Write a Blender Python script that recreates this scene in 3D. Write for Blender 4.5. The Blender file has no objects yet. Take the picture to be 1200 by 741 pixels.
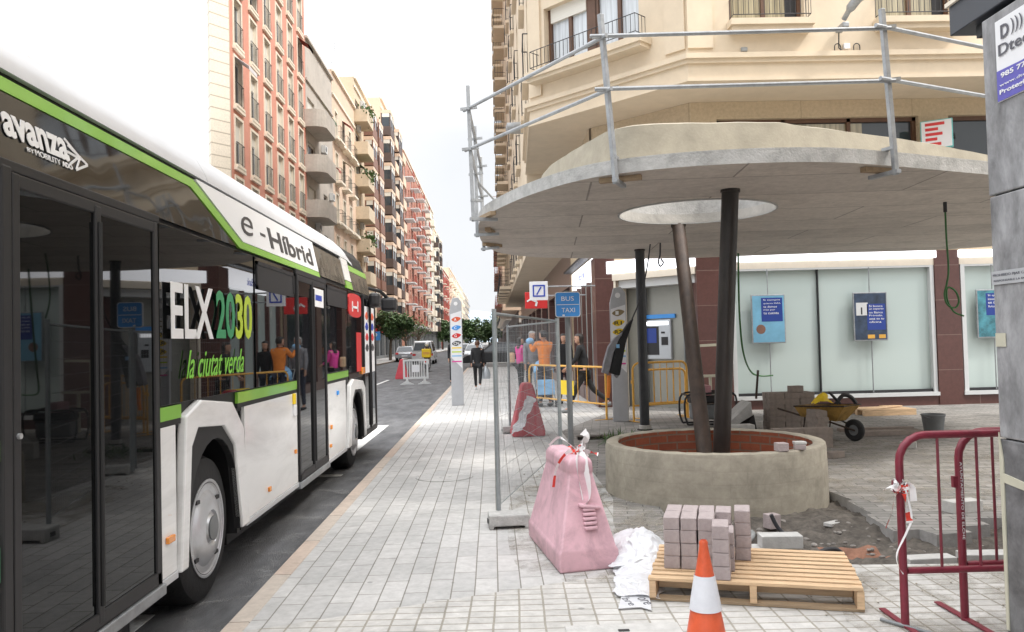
import bpy, bmesh, math, random
from mathutils import Vector, Matrix
random.seed(7)
R = math.radians
SC = bpy.context.scene
COL = SC.collection
# ---------------------------------------------------------------- camera
cam = bpy.data.cameras.new('camera'); camo = bpy.data.objects.new('camera', cam); COL.objects.link(camo)
Fpx = 950.0
cam.sensor_width = 36; cam.lens = 36*Fpx/1200; cam.clip_start = .05; cam.clip_end = 6000
_d = Vector((-23, -29.5, -Fpx)).normalized()
_u = Vector((-.024, 1, 0)); _u = (_u-_d*_u.dot(_d)).normalized()
_r = _d.cross(_u)
camo.matrix_world = Matrix.Translation((0, 0, 1.58)) @ Matrix((_r, _d, _u)).to_4x4()
SC.camera = camo
# ---------------------------------------------------------------- world, sun, exposure (bright overcast)
W = bpy.data.worlds.new('World'); SC.world = W; W.use_nodes = True
nt = W.node_tree; nt.nodes.clear()
out = nt.nodes.new('ShaderNodeOutputWorld'); bg = nt.nodes.new('ShaderNodeBackground')
sky = nt.nodes.new('ShaderNodeTexSky'); sky.sky_type = 'NISHITA'; sky.sun_disc = False
sky.sun_elevation = R(52); sky.sun_rotation = R(115); sky.air_density = 1.0; sky.dust_density = 5
hs = nt.nodes.new('ShaderNodeHueSaturation'); hs.inputs['Saturation'].default_value = .25
tc = nt.nodes.new('ShaderNodeTexCoord'); nz = nt.nodes.new('ShaderNodeTexNoise'); nz.inputs['Scale'].default_value = 2.2
nz.inputs['Detail'].default_value = 6
cr = nt.nodes.new('ShaderNodeValToRGB'); cr.color_ramp.elements[0].position = .3; cr.color_ramp.elements[1].position = .75
cr.color_ramp.elements[0].color = (8.9, 9.2, 9.6, 1); cr.color_ramp.elements[1].color = (11.5, 11.5, 11.6, 1)
mx = nt.nodes.new('ShaderNodeMix'); mx.data_type = 'RGBA'; mx.inputs['Factor'].default_value = .85
nt.links.new(tc.outputs['Generated'], nz.inputs['Vector']); nt.links.new(nz.outputs['Fac'], cr.inputs['Fac'])
nt.links.new(sky.outputs['Color'], hs.inputs['Color']); nt.links.new(hs.outputs['Color'], mx.inputs['A'])
nt.links.new(cr.outputs['Color'], mx.inputs['B'])
# overcast sky: zenith brighter than horizon
sx_ = nt.nodes.new('ShaderNodeSeparateXYZ'); nt.links.new(tc.outputs['Generated'], sx_.inputs[0])
mr_ = nt.nodes.new('ShaderNodeMapRange'); mr_.inputs[1].default_value = .25; mr_.inputs[2].default_value = 1; mr_.inputs[3].default_value = .465; mr_.inputs[4].default_value = 1.75; nt.links.new(sx_.outputs['Z'], mr_.inputs[0])
vm_ = nt.nodes.new('ShaderNodeVectorMath'); vm_.operation = 'SCALE'; nt.links.new(mx.outputs['Result'], vm_.inputs[0]); nt.links.new(mr_.outputs[0], vm_.inputs['Scale'])
nt.links.new(vm_.outputs[0], bg.inputs['Color'])
bg.inputs['Strength'].default_value = .1
nt.links.new(bg.outputs['Background'], out.inputs['Surface'])
sl = bpy.data.lights.new('sun', 'SUN'); sl.energy = 1.4; sl.angle = R(11); sl.color = (1, .96, .9)
so = bpy.data.objects.new('sun', sl); COL.objects.link(so)
_az = R(115)   # sky sun_rotation, clockwise from +Y
_sd = Vector((math.sin(_az)*math.cos(R(52)), math.cos(_az)*math.cos(R(52)), math.sin(R(52))))
so.rotation_euler = _sd.to_track_quat('Z', 'Y').to_euler()
SC.view_settings.view_transform = 'Standard'; SC.view_settings.look = 'None'
SC.view_settings.exposure = 1.27; SC.view_settings.gamma = 1
# ---------------------------------------------------------------- materials
def N(t, k, **kw):
    n = t.nodes.new(k)
    for a, v in kw.items():
        if a in n.inputs.keys(): n.inputs[a].default_value = v
        else: setattr(n, a, v)
    return n
def mat(name, c, rough=.6, metal=0, var=.12, scale=6, bump=0, bscale=60, stain=0, sscale=1.2, spec=.5, emit=0, stretch=(1, 1, 1), coat=0, alpha=1):
    m = bpy.data.materials.new(name); m.use_nodes = True; t = m.node_tree; b = t.nodes['Principled BSDF']; L = t.links.new
    b.inputs['Roughness'].default_value = rough; b.inputs['Metallic'].default_value = metal
    b.inputs['Specular IOR Level'].default_value = spec; b.inputs['Coat Weight'].default_value = coat; b.inputs['Coat Roughness'].default_value = .05
    b.inputs['Alpha'].default_value = alpha
    tcn = N(t, 'ShaderNodeTexCoord'); mp = N(t, 'ShaderNodeMapping'); mp.inputs['Scale'].default_value = stretch
    L(tcn.outputs['Object'], mp.inputs['Vector'])
    if var or stain:
        n = N(t, 'ShaderNodeTexNoise', Scale=scale, Detail=5.0, Roughness=.65); L(mp.outputs['Vector'], n.inputs['Vector'])
        mr = N(t, 'ShaderNodeMapRange'); mr.inputs[1].default_value = .3; mr.inputs[2].default_value = .7
        mr.inputs[3].default_value = 1-var; mr.inputs[4].default_value = 1+var; L(n.outputs['Fac'], mr.inputs[0])
        last = mr.outputs[0]
        if stain:
            n2 = N(t, 'ShaderNodeTexNoise', Scale=sscale, Detail=8.0, Roughness=.7, Distortion=.6); L(mp.outputs['Vector'], n2.inputs['Vector'])
            m2 = N(t, 'ShaderNodeMapRange'); m2.inputs[1].default_value = .45; m2.inputs[2].default_value = .7
            m2.inputs[3].default_value = 1; m2.inputs[4].default_value = 1-stain; L(n2.outputs['Fac'], m2.inputs[0])
            mu = N(t, 'ShaderNodeMath', operation='MULTIPLY'); L(last, mu.inputs[0]); L(m2.outputs[0], mu.inputs[1]); last = mu.outputs[0]
        vm = N(t, 'ShaderNodeVectorMath', operation='SCALE'); vm.inputs[0].default_value = c[:3]; L(last, vm.inputs['Scale'])
        L(vm.outputs[0], b.inputs['Base Color'])
    else: b.inputs['Base Color'].default_value = (*c[:3], 1)
    if bump:
        nb = N(t, 'ShaderNodeTexNoise', Scale=bscale, Detail=4.0); L(mp.outputs['Vector'], nb.inputs['Vector'])
        bp = N(t, 'ShaderNodeBump', Strength=bump, Distance=.01); L(nb.outputs['Fac'], bp.inputs['Height']); L(bp.outputs[0], b.inputs['Normal'])
    if emit: b.inputs['Emission Color'].default_value = (*c[:3], 1); b.inputs['Emission Strength'].default_value = emit
    return m
def brickmat(name, c1, c2, mortar, w, h, ms, rotz=0, off=.5, rough=.8, bump=.5, stain=.3, sscale=.9, plane='XY', cyl=None, cfac=.0, smooth=.1, spec=.3, wob=0):
    """brick/paver pattern; plane XY (ground), XZ or YZ (walls), or cyl=radius for round walls"""
    m = bpy.data.materials.new(name); m.use_nodes = True; t = m.node_tree; b = t.nodes['Principled BSDF']; L = t.links.new
    b.inputs['Roughness'].default_value = rough; b.inputs['Specular IOR Level'].default_value = spec
    g = N(t, 'ShaderNodeTexCoord'); s = N(t, 'ShaderNodeSeparateXYZ'); cb = N(t, 'ShaderNodeCombineXYZ'); L(g.outputs['Object'], s.inputs[0])
    if cyl:
        at = N(t, 'ShaderNodeMath', operation='ARCTAN2'); L(s.outputs['Y'], at.inputs[0]); L(s.outputs['X'], at.inputs[1])
        mu = N(t, 'ShaderNodeMath', operation='MULTIPLY'); mu.inputs[1].default_value = cyl; L(at.outputs[0], mu.inputs[0])
        L(mu.outputs[0], cb.inputs['X']); L(s.outputs['Z'], cb.inputs['Y'])
    else:
        L(s.outputs[plane[0]], cb.inputs['X']); L(s.outputs[plane[1]], cb.inputs['Y'])
    mp = N(t, 'ShaderNodeMapping'); mp.inputs['Rotation'].default_value = (0, 0, rotz); L(cb.outputs[0], mp.inputs['Vector'])
    vec = mp.outputs[0]
    if wob:
        wn = N(t, 'ShaderNodeTexNoise', Scale=3.0, Detail=2.0); L(mp.outputs[0], wn.inputs['Vector'])
        ws = N(t, 'ShaderNodeVectorMath', operation='SCALE'); ws.inputs['Scale'].default_value = wob; L(wn.outputs['Color'], ws.inputs[0])
        wa = N(t, 'ShaderNodeVectorMath', operation='ADD'); L(mp.outputs[0], wa.inputs[0]); L(ws.outputs[0], wa.inputs[1]); vec = wa.outputs[0]
    bt = N(t, 'ShaderNodeTexBrick'); bt.offset = off; bt.inputs['Scale'].default_value = 1
    bt.inputs['Brick Width'].default_value = w; bt.inputs['Row Height'].default_value = h; bt.inputs['Mortar Size'].default_value = ms
    bt.inputs['Mortar Smooth'].default_value = smooth; bt.inputs['Bias'].default_value = cfac
    bt.inputs['Color1'].default_value = (*c1, 1); bt.inputs['Color2'].default_value = (*c2, 1); bt.inputs['Mortar'].default_value = (*mortar, 1)
    L(vec, bt.inputs['Vector'])
    n = N(t, 'ShaderNodeTexNoise', Scale=14.0, Detail=6.0, Roughness=.7); L(g.outputs['Object'], n.inputs['Vector'])
    mr = N(t, 'ShaderNodeMapRange'); mr.inputs[1].default_value = .3; mr.inputs[2].default_value = .7; mr.inputs[3].default_value = .86; mr.inputs[4].default_value = 1.12
    L(n.outputs['Fac'], mr.inputs[0])
    vo = N(t, 'ShaderNodeTexVoronoi', Scale=2.3); L(g.outputs['Object'], vo.inputs['Vector']); vr = N(t, 'ShaderNodeMapRange'); vr.inputs[1].default_value = .035; vr.inputs[2].default_value = .06; vr.inputs[3].default_value = .62; vr.inputs[4].default_value = 1; L(vo.outputs['Distance'], vr.inputs[0])
    n2 = N(t, 'ShaderNodeTexNoise', Scale=sscale, Detail=9.0, Roughness=.72, Distortion=.8); L(g.outputs['Object'], n2.inputs['Vector'])
    m2 = N(t, 'ShaderNodeMapRange'); m2.inputs[1].default_value = .45; m2.inputs[2].default_value = .72; m2.inputs[3].default_value = 1; m2.inputs[4].default_value = 1-stain
    L(n2.outputs['Fac'], m2.inputs[0])
    mu = N(t, 'ShaderNodeMath', operation='MULTIPLY'); L(mr.outputs[0], mu.inputs[0]); L(m2.outputs[0], mu.inputs[1])
    mu3 = N(t, 'ShaderNodeMath', operation='MULTIPLY'); L(mu.outputs[0], mu3.inputs[0]); mu3.inputs[1].default_value = 1
    if plane == 'XY' and not cyl: L(vr.outputs[0], mu3.inputs[1])
    vm = N(t, 'ShaderNodeVectorMath', operation='SCALE'); L(bt.outputs['Color'], vm.inputs[0]); L(mu3.outputs[0], vm.inputs['Scale'])
    L(vm.outputs[0], b.inputs['Base Color'])
    if bump:
        iv = N(t, 'ShaderNodeMath', operation='MULTIPLY_ADD'); iv.inputs[1].default_value = -1.0; L(bt.outputs['Fac'], iv.inputs[0])
        ns = N(t, 'ShaderNodeMath', operation='MULTIPLY'); ns.inputs[1].default_value = .35; L(n.outputs['Fac'], ns.inputs[0]); L(ns.outputs[0], iv.inputs[2])
        bp = N(t, 'ShaderNodeBump', Strength=bump, Distance=.006); L(iv.outputs[0], bp.inputs['Height']); L(bp.outputs[0], b.inputs['Normal'])
    return m
def glass(name, c, rough=.03, ior=1.5, spec=.5, bump=0, bs=1.5):
    m = bpy.data.materials.new(name); m.use_nodes = True; t = m.node_tree; b = t.nodes['Principled BSDF']
    b.inputs['Base Color'].default_value = (*c, 1); b.inputs['Roughness'].default_value = rough; b.inputs['IOR'].default_value = ior
    b.inputs['Specular IOR Level'].default_value = spec
    if bump:
        g = N(t, 'ShaderNodeTexCoord'); n = N(t, 'ShaderNodeTexNoise', Scale=bs, Detail=1.0); t.links.new(g.outputs['Object'], n.inputs['Vector'])
        bp = N(t, 'ShaderNodeBump', Strength=bump, Distance=.05); t.links.new(n.outputs['Fac'], bp.inputs['Height']); t.links.new(bp.outputs[0], b.inputs['Normal'])
    return m
def leafmat(name, c1, c2):
    m = bpy.data.materials.new(name); m.use_nodes = True; t = m.node_tree; b = t.nodes['Principled BSDF']
    g = N(t, 'ShaderNodeTexCoord'); n = N(t, 'ShaderNodeTexNoise', Scale=1.3, Detail=3.0); t.links.new(g.outputs['Object'], n.inputs['Vector'])
    r = N(t, 'ShaderNodeValToRGB'); r.color_ramp.elements[0].position = .35; r.color_ramp.elements[1].position = .65
    r.color_ramp.elements[0].color = (*c1, 1); r.color_ramp.elements[1].color = (*c2, 1)
    t.links.new(n.outputs['Fac'], r.inputs['Fac']); t.links.new(r.outputs[0], b.inputs['Base Color']); b.inputs['Roughness'].default_value = .55
    b.inputs['Subsurface Weight'].default_value = 0
    return m
M = {}
M['asphalt'] = mat('asphalt', (.125, .127, .133), .8, var=.42, scale=2.2, bump=.7, bscale=120, stain=.35, sscale=.8, stretch=(1.6, .5, 1))
M['paint'] = mat('road_paint', (.72, .72, .7), .6, var=.12, scale=20, stain=.25, sscale=6)
M['ground'] = mat('ground', (.2, .19, .18), .9, var=.2, scale=.3)
M['slab'] = brickmat('sidewalk_slabs', (.53, .52, .505), (.44, .435, .425), (.24, .225, .20), .42, .148, .0045, R(90), .37, stain=.22, cfac=-.1, wob=.004)
M['smallpaver'] = brickmat('small_pavers', (.58, .565, .54), (.51, .495, .47), (.34, .315, .27), .145, .1, .0065, R(1.5), .0, stain=.3, sscale=1.4, wob=.012, bump=.7)
M['plaza'] = brickmat('plaza_pavers', (.36, .34, .32), (.24, .23, .215), (.12, .115, .105), .30, .10, .006, R(8), .5, stain=.5, sscale=.6, wob=.004)
M['pavebase'] = mat('paver_edge', (.33, .32, .31), .85, var=.15, scale=12, bump=.4)
M['kerb'] = brickmat('kerb_stone', (.56, .44, .36), (.52, .46, .40), (.22, .19, .16), .95, 3.0, .006, R(90), .0, stain=.2, sscale=2, plane='XY', bump=.4)
M['dirt'] = mat('dirt', (.115, .10, .085), .95, var=.45, scale=12, bump=1.0, bscale=45, stain=.5, sscale=2.6)
M['sand'] = mat('sand', (.42, .38, .32), .95, var=.2, scale=20, bump=.8, bscale=70)
def dustmat(name, c, lo=.45, hi=.72, amax=.8, sc=3.2):
    m = mat(name, c, .95, var=.2, scale=25, bump=.5, bscale=90); t = m.node_tree; b = t.nodes['Principled BSDF']
    g = N(t, 'ShaderNodeTexCoord'); n = N(t, 'ShaderNodeTexNoise', Scale=sc, Detail=10.0, Roughness=.75, Distortion=.7); t.links.new(g.outputs['Object'], n.inputs['Vector'])
    r = N(t, 'ShaderNodeMapRange'); r.inputs[1].default_value = lo; r.inputs[2].default_value = hi; r.inputs[3].default_value = 0; r.inputs[4].default_value = amax
    t.links.new(n.outputs['Fac'], r.inputs[0]); t.links.new(r.outputs[0], b.inputs['Alpha']); return m
M['dust'] = dustmat('mortar_dust', (.33, .30, .25)); M['dustpale'] = dustmat('pale_dust', (.50, .50, .49), .5, .8, .55, 2.2)
M['redsoil'] = mat('red_soil', (.26, .13, .085), .95, var=.3, scale=12, bump=1, bscale=40)
M['white_bus'] = mat('white_bus_paint', (.84, .84, .835), .25, var=.04, scale=3, stain=.2, sscale=2.2, stretch=(1, .35, 1.6), coat=.4)
M['roofwhite'] = mat('white_roof_plastic', (.60, .61, .63), .35, var=.04, scale=3, stain=.08, coat=.15)
M['green_bus'] = mat('lime_green_paint', (.22, .50, .05), .3, var=.05, coat=.4)
M['busglass'] = glass('dark_bus_glass', (.004, .0045, .005), .015, 1.42, .5)
M['coveglass'] = glass('dark_bus_cove', (.008, .0075, .007), .05, 1.55, .5, .12, 2.2)
M['doorglass'] = glass('door_glass', (.004, .0045, .005), .02, 1.36, .5)
M['rubber'] = mat('black_rubber', (.012, .012, .013), .55, var=.15, scale=20)
M['dgrey'] = mat('dark_grey_frame', (.018, .018, .02), .5, var=.08, scale=8)
M['tyre'] = mat('tyre', (.018, .018, .019), .75, var=.25, scale=14, bump=.3, bscale=50)
M['hub'] = mat('hubcap_silver', (.62, .63, .65), .35, .55, var=.05, stain=.15, sscale=5)
M['black'] = mat('matt_black', (.02, .02, .022), .5, var=0)
M['orange_lens'] = mat('orange_lens', (.85, .30, .04), .2, var=.05, coat=.6)
M['red_lens'] = mat('red_sticker', (.62, .03, .03), .35, var=.04)
M['white'] = mat('white_vinyl', (.82, .82, .82), .4, var=0)
M['elxgreen'] = mat('vinyl_green', (.04, .30, .12), .4, var=0)
M['elxlime'] = mat('vinyl_lime', (.52, .68, .04), .4, var=0)
M['scriptgreen'] = mat('vinyl_script_green', (.22, .60, .06), .4, var=0)
M['dark_txt'] = mat('vinyl_dark', (.05, .05, .055), .4, var=0)
M['concrete'] = mat('light_concrete', (.47, .45, .415), .85, var=.12, scale=5, bump=.35, bscale=40, stain=.25, sscale=1.3)
M['edgeconc'] = mat('slab_edge_concrete', (.46, .455, .44), .85, var=.18, scale=9, bump=.6, bscale=50, stain=.3, sscale=3)
M['form'] = brickmat('formwork_concrete', (.62, .56, .50), (.54, .49, .44), (.30, .27, .24), 3.4, 1.05, .014, R(4), .4, bump=.6, stain=.25, sscale=1.1, smooth=.6)
M['plasteredblock'] = brickmat('planter_render', (.38, .345, .28), (.31, .28, .225), (.36, .325, .265), .31, .12, .012, 0, .5, cyl=1.1, bump=.08, stain=.35, sscale=2.0, smooth=1.0, cfac=-.5, wob=.03)
M['plasteredcurb'] = mat('upstand_render', (.37, .335, .265), .85, var=.12, scale=4, bump=.25, bscale=40, stain=.22, sscale=1.6)
M['redbrick'] = brickmat('red_brick_lining', (.34, .105, .055), (.26, .08, .045), (.22, .15, .11), .24, .09, .009, 0, .5, cyl=.97, bump=.6, stain=.3)
M['rust'] = mat('dark_steel', (.03, .024, .021), .4, .2, var=.35, scale=5, bump=.2, stain=.4, sscale=2, stretch=(2, 2, .6))
M['rust2'] = mat('rusty_steel', (.055, .034, .023), .6, .05, var=.4, scale=5, bump=.3, stain=.5, sscale=2.5, stretch=(2, 2, .5))
M['blacksteel'] = mat('black_steel', (.04, .042, .045), .4, .3, var=.2, scale=5)
M['galv'] = mat('galvanised_steel', (.36, .375, .39), .45, .5, var=.18, scale=10, stain=.2, sscale=5)
M['fencepost'] = mat('fence_tube', (.33, .36, .37), .45, .5, var=.15, scale=10)
M['pole'] = mat('grey_pole', (.20, .21, .215), .5, .2, var=.1)
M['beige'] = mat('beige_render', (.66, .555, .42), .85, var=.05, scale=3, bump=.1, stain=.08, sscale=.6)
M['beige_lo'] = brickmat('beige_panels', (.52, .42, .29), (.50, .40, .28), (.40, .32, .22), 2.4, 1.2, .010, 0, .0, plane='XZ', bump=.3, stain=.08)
M['cream'] = mat('cream_stone', (.80, .72, .60), .8, var=.05, stain=.06)
M['maroon'] = brickmat('maroon_granite', (.115, .05, .042), (.10, .044, .038), (.2, .13, .11), 3.0, .74, .008, 0, .0, plane='XZ', rough=.3, bump=.2, stain=.12, sscale=3, spec=.5)
M['brown'] = mat('brown_wood', (.11, .055, .032), .5, var=.15)
M['winwhite'] = mat('white_frame', (.62, .63, .63), .45, var=.03)
M['shopglass'] = glass('frosted_shop_glass', (.50, .58, .555), .06, 1.5, .5)
M['glass'] = glass('window_glass', (.05, .06, .07), .03, 1.55, .6)
M['curtain'] = mat('curtain', (.55, .5, .4), .8, var=.25, scale=3, stretch=(14, 14, .4))
M['winglass_curt'] = mat('window_with_curtain', (.52, .56, .60), .08, var=.3, scale=1.4, stretch=(12, 12, .35), coat=1)
M['winglass_curt2'] = mat('window_with_beige_curtain', (.36, .32, .22), .1, var=.45, scale=1.6, stretch=(12, 12, .35), coat=.6)
M['shutter'] = mat('roller_shutter', (.66, .64, .58), .6, var=.06, scale=2, stretch=(.3, .3, 16))
M['shutterb'] = mat('brown_roller_shutter', (.20, .13, .085), .6, var=.1, scale=2, stretch=(.3, .3, 16))
M['iron'] = mat('wrought_iron', (.035, .036, .04), .5, .3, var=.1)
M['granitepil'] = mat('grey_marble_pillar', (.30, .30, .31), .4, var=.5, scale=4.5, bump=.15, bscale=30, stain=.55, sscale=2.6, spec=.4, stretch=(1, 1.4, .7))
M['granitedark'] = mat('dark_marble_base', (.15, .15, .155), .4, var=.6, scale=6, bump=.15, bscale=30, stain=.5, sscale=4, spec=.4)
M['quoin'] = brickmat('cream_quoin_stone', (.80, .73, .62), (.76, .69, .58), (.48, .42, .34), 4, .55, .03, 0, 0, plane='XZ', bump=.3, stain=.05)
M['fascia'] = mat('charcoal_fascia', (.045, .052, .065), .45, var=.05)
M['tape'] = mat('masking_tape', (.50, .48, .38), .7, var=.08)
M['violet'] = mat('sign_violet', (.10, .09, .42), .4, var=0)
M['signwhite'] = mat('sign_white', (.78, .78, .80), .4, var=.02)
M['txtgrey'] = mat('sign_grey_text', (.09, .09, .11), .5, var=0)
M['blue'] = mat('sign_blue', (.06, .30, .75), .4, var=.02)
M['dbblue'] = mat('logo_blue', (.015, .05, .40), .4, var=0)
M['posterblue'] = mat('poster_dark_blue', (.015, .045, .26), .3, var=0)
M['postersky'] = mat('poster_sky', (.17, .40, .56), .3, var=.25, scale=1.6)
M['posternight'] = mat('poster_night', (.03, .05, .09), .3, var=.6, scale=5)
M['posterteal'] = mat('poster_teal', (.06, .22, .27), .3, var=.7, scale=4)
M['litwhite'] = mat('backlit_white', (.95, .96, 1), .4, var=0, emit=.9)
M['pink'] = mat('faded_pink_plastic', (.68, .42, .475), .5, var=.10, scale=9, bump=.12, stain=.38, sscale=3.4)
M['pinkdirt'] = mat('scuffed_pink_plastic', (.40, .20, .22), .6, var=.3, scale=9)
M['redplastic'] = mat('red_plastic', (.52, .05, .07), .5, var=.12, stain=.2, sscale=4)
M['coneor'] = mat('cone_orange', (.74, .12, .045), .45, var=.1, scale=9, stain=.25, sscale=7)
M['reflect'] = mat('reflective_band', (.76, .77, .82), .35, var=.04, stain=.08, sscale=8)
M['maroonpaint'] = mat('maroon_paint', (.20, .022, .04), .4, var=.15, scale=18, stain=.3, sscale=7)
M['yellowpaint'] = mat('amber_paint', (.78, .42, .07), .45, var=.1, scale=10, stain=.2, sscale=6)
M['yellow'] = mat('yellow_plastic', (.85, .60, .02), .5, var=.04)
M['wood'] = mat('pine_wood', (.66, .46, .28), .75, var=.2, scale=3, bump=.3, bscale=30, stain=.2, sscale=5, stretch=(1, 9, 9))
M['wood2'] = mat('weathered_wood', (.34, .25, .16), .8, var=.25, scale=4, stretch=(1, 8, 8))
M['paver_new'] = mat('pinkish_paving_block', (.42, .355, .35), .85, var=.13, scale=14, bump=.5, bscale=90, stain=.15, sscale=9)
M['paver_old'] = mat('brownish_paving_block', (.27, .225, .195), .85, var=.18, scale=12, bump=.4, bscale=60)
M['block'] = mat('pale_concrete_block', (.50, .49, .47), .85, var=.13, scale=12, bump=.4, bscale=60)
M['plastic'] = mat('white_plastic_sheet', (.80, .81, .84), .3, var=.05, scale=8, spec=.6, alpha=.78)
M['tapewhite'] = mat('tape_white', (.80, .78, .78), .4, var=.05)
M['tapered'] = mat('tape_red', (.72, .06, .04), .4, var=.05)
M['cablegreen'] = mat('green_cable', (.03, .13, .03), .5, var=0)
M['hose'] = mat('black_conduit', (.03, .03, .035), .5, var=.1)
M['greyhose'] = mat('grey_conduit', (.30, .31, .31), .5, var=.1)
M['metalpanel'] = mat('grey_metal_panel', (.30, .30, .27), .35, .3, var=.08, scale=2)
M['atm'] = mat('atm_silver', (.50, .53, .56), .35, .4, var=.04)
M['totem'] = mat('totem_grey', (.46, .47, .49), .45, .2, var=.06, stain=.1)
M['cloth_dark'] = mat('black_cloth', (.018, .018, .02), .85, var=.3, scale=6)
M['cloth_grey'] = mat('grey_cloth', (.25, .25, .27), .9, var=.2, scale=10)
M['cloth_pink'] = mat('magenta_cloth', (.72, .06, .32), .8, var=.12)
M['cloth_orange'] = mat('orange_cloth', (.78, .24, .04), .8, var=.12)
M['cloth_white'] = mat('white_cloth', (.7, .7, .72), .85, var=.1)
M['jeans'] = mat('dark_jeans', (.03, .035, .055), .85, var=.2)
M['skin'] = mat('skin', (.52, .30, .21), .55, var=.05)
M['hair'] = mat('dark_hair', (.02, .014, .011), .5, var=.3, scale=20)
M['hairbrown'] = mat('brown_hair', (.09, .04, .022), .55, var=.3, scale=20)
M['hairgrey'] = mat('grey_hair', (.35, .34, .33), .6, var=.2, scale=20)
M['lightblue'] = mat('light_blue_cloth', (.25, .50, .78), .7, var=.1)
M['carblack'] = mat('black_car_paint', (.008, .008, .01), .35, var=0, coat=.15)
M['carwhite'] = mat('white_car_paint', (.72, .73, .74), .25, var=0, coat=.6)
M['cargrey'] = mat('silver_car_paint', (.36, .37, .39), .25, .4, var=0, coat=.6)
M['leaf'] = leafmat('leaves', (.035, .085, .02), (.08, .15, .035))
M['leafd'] = leafmat('dark_leaves', (.035, .075, .025), (.09, .15, .05))
M['bark'] = mat('bark', (.14, .11, .085), .9, var=.3, scale=8, bump=.6)
M['bluefar'] = mat('hazy_hills', (.30, .36, .42), .95, var=.12, scale=.004)  # pale blue-grey: distance haze mixed into the hills' base colour
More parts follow.
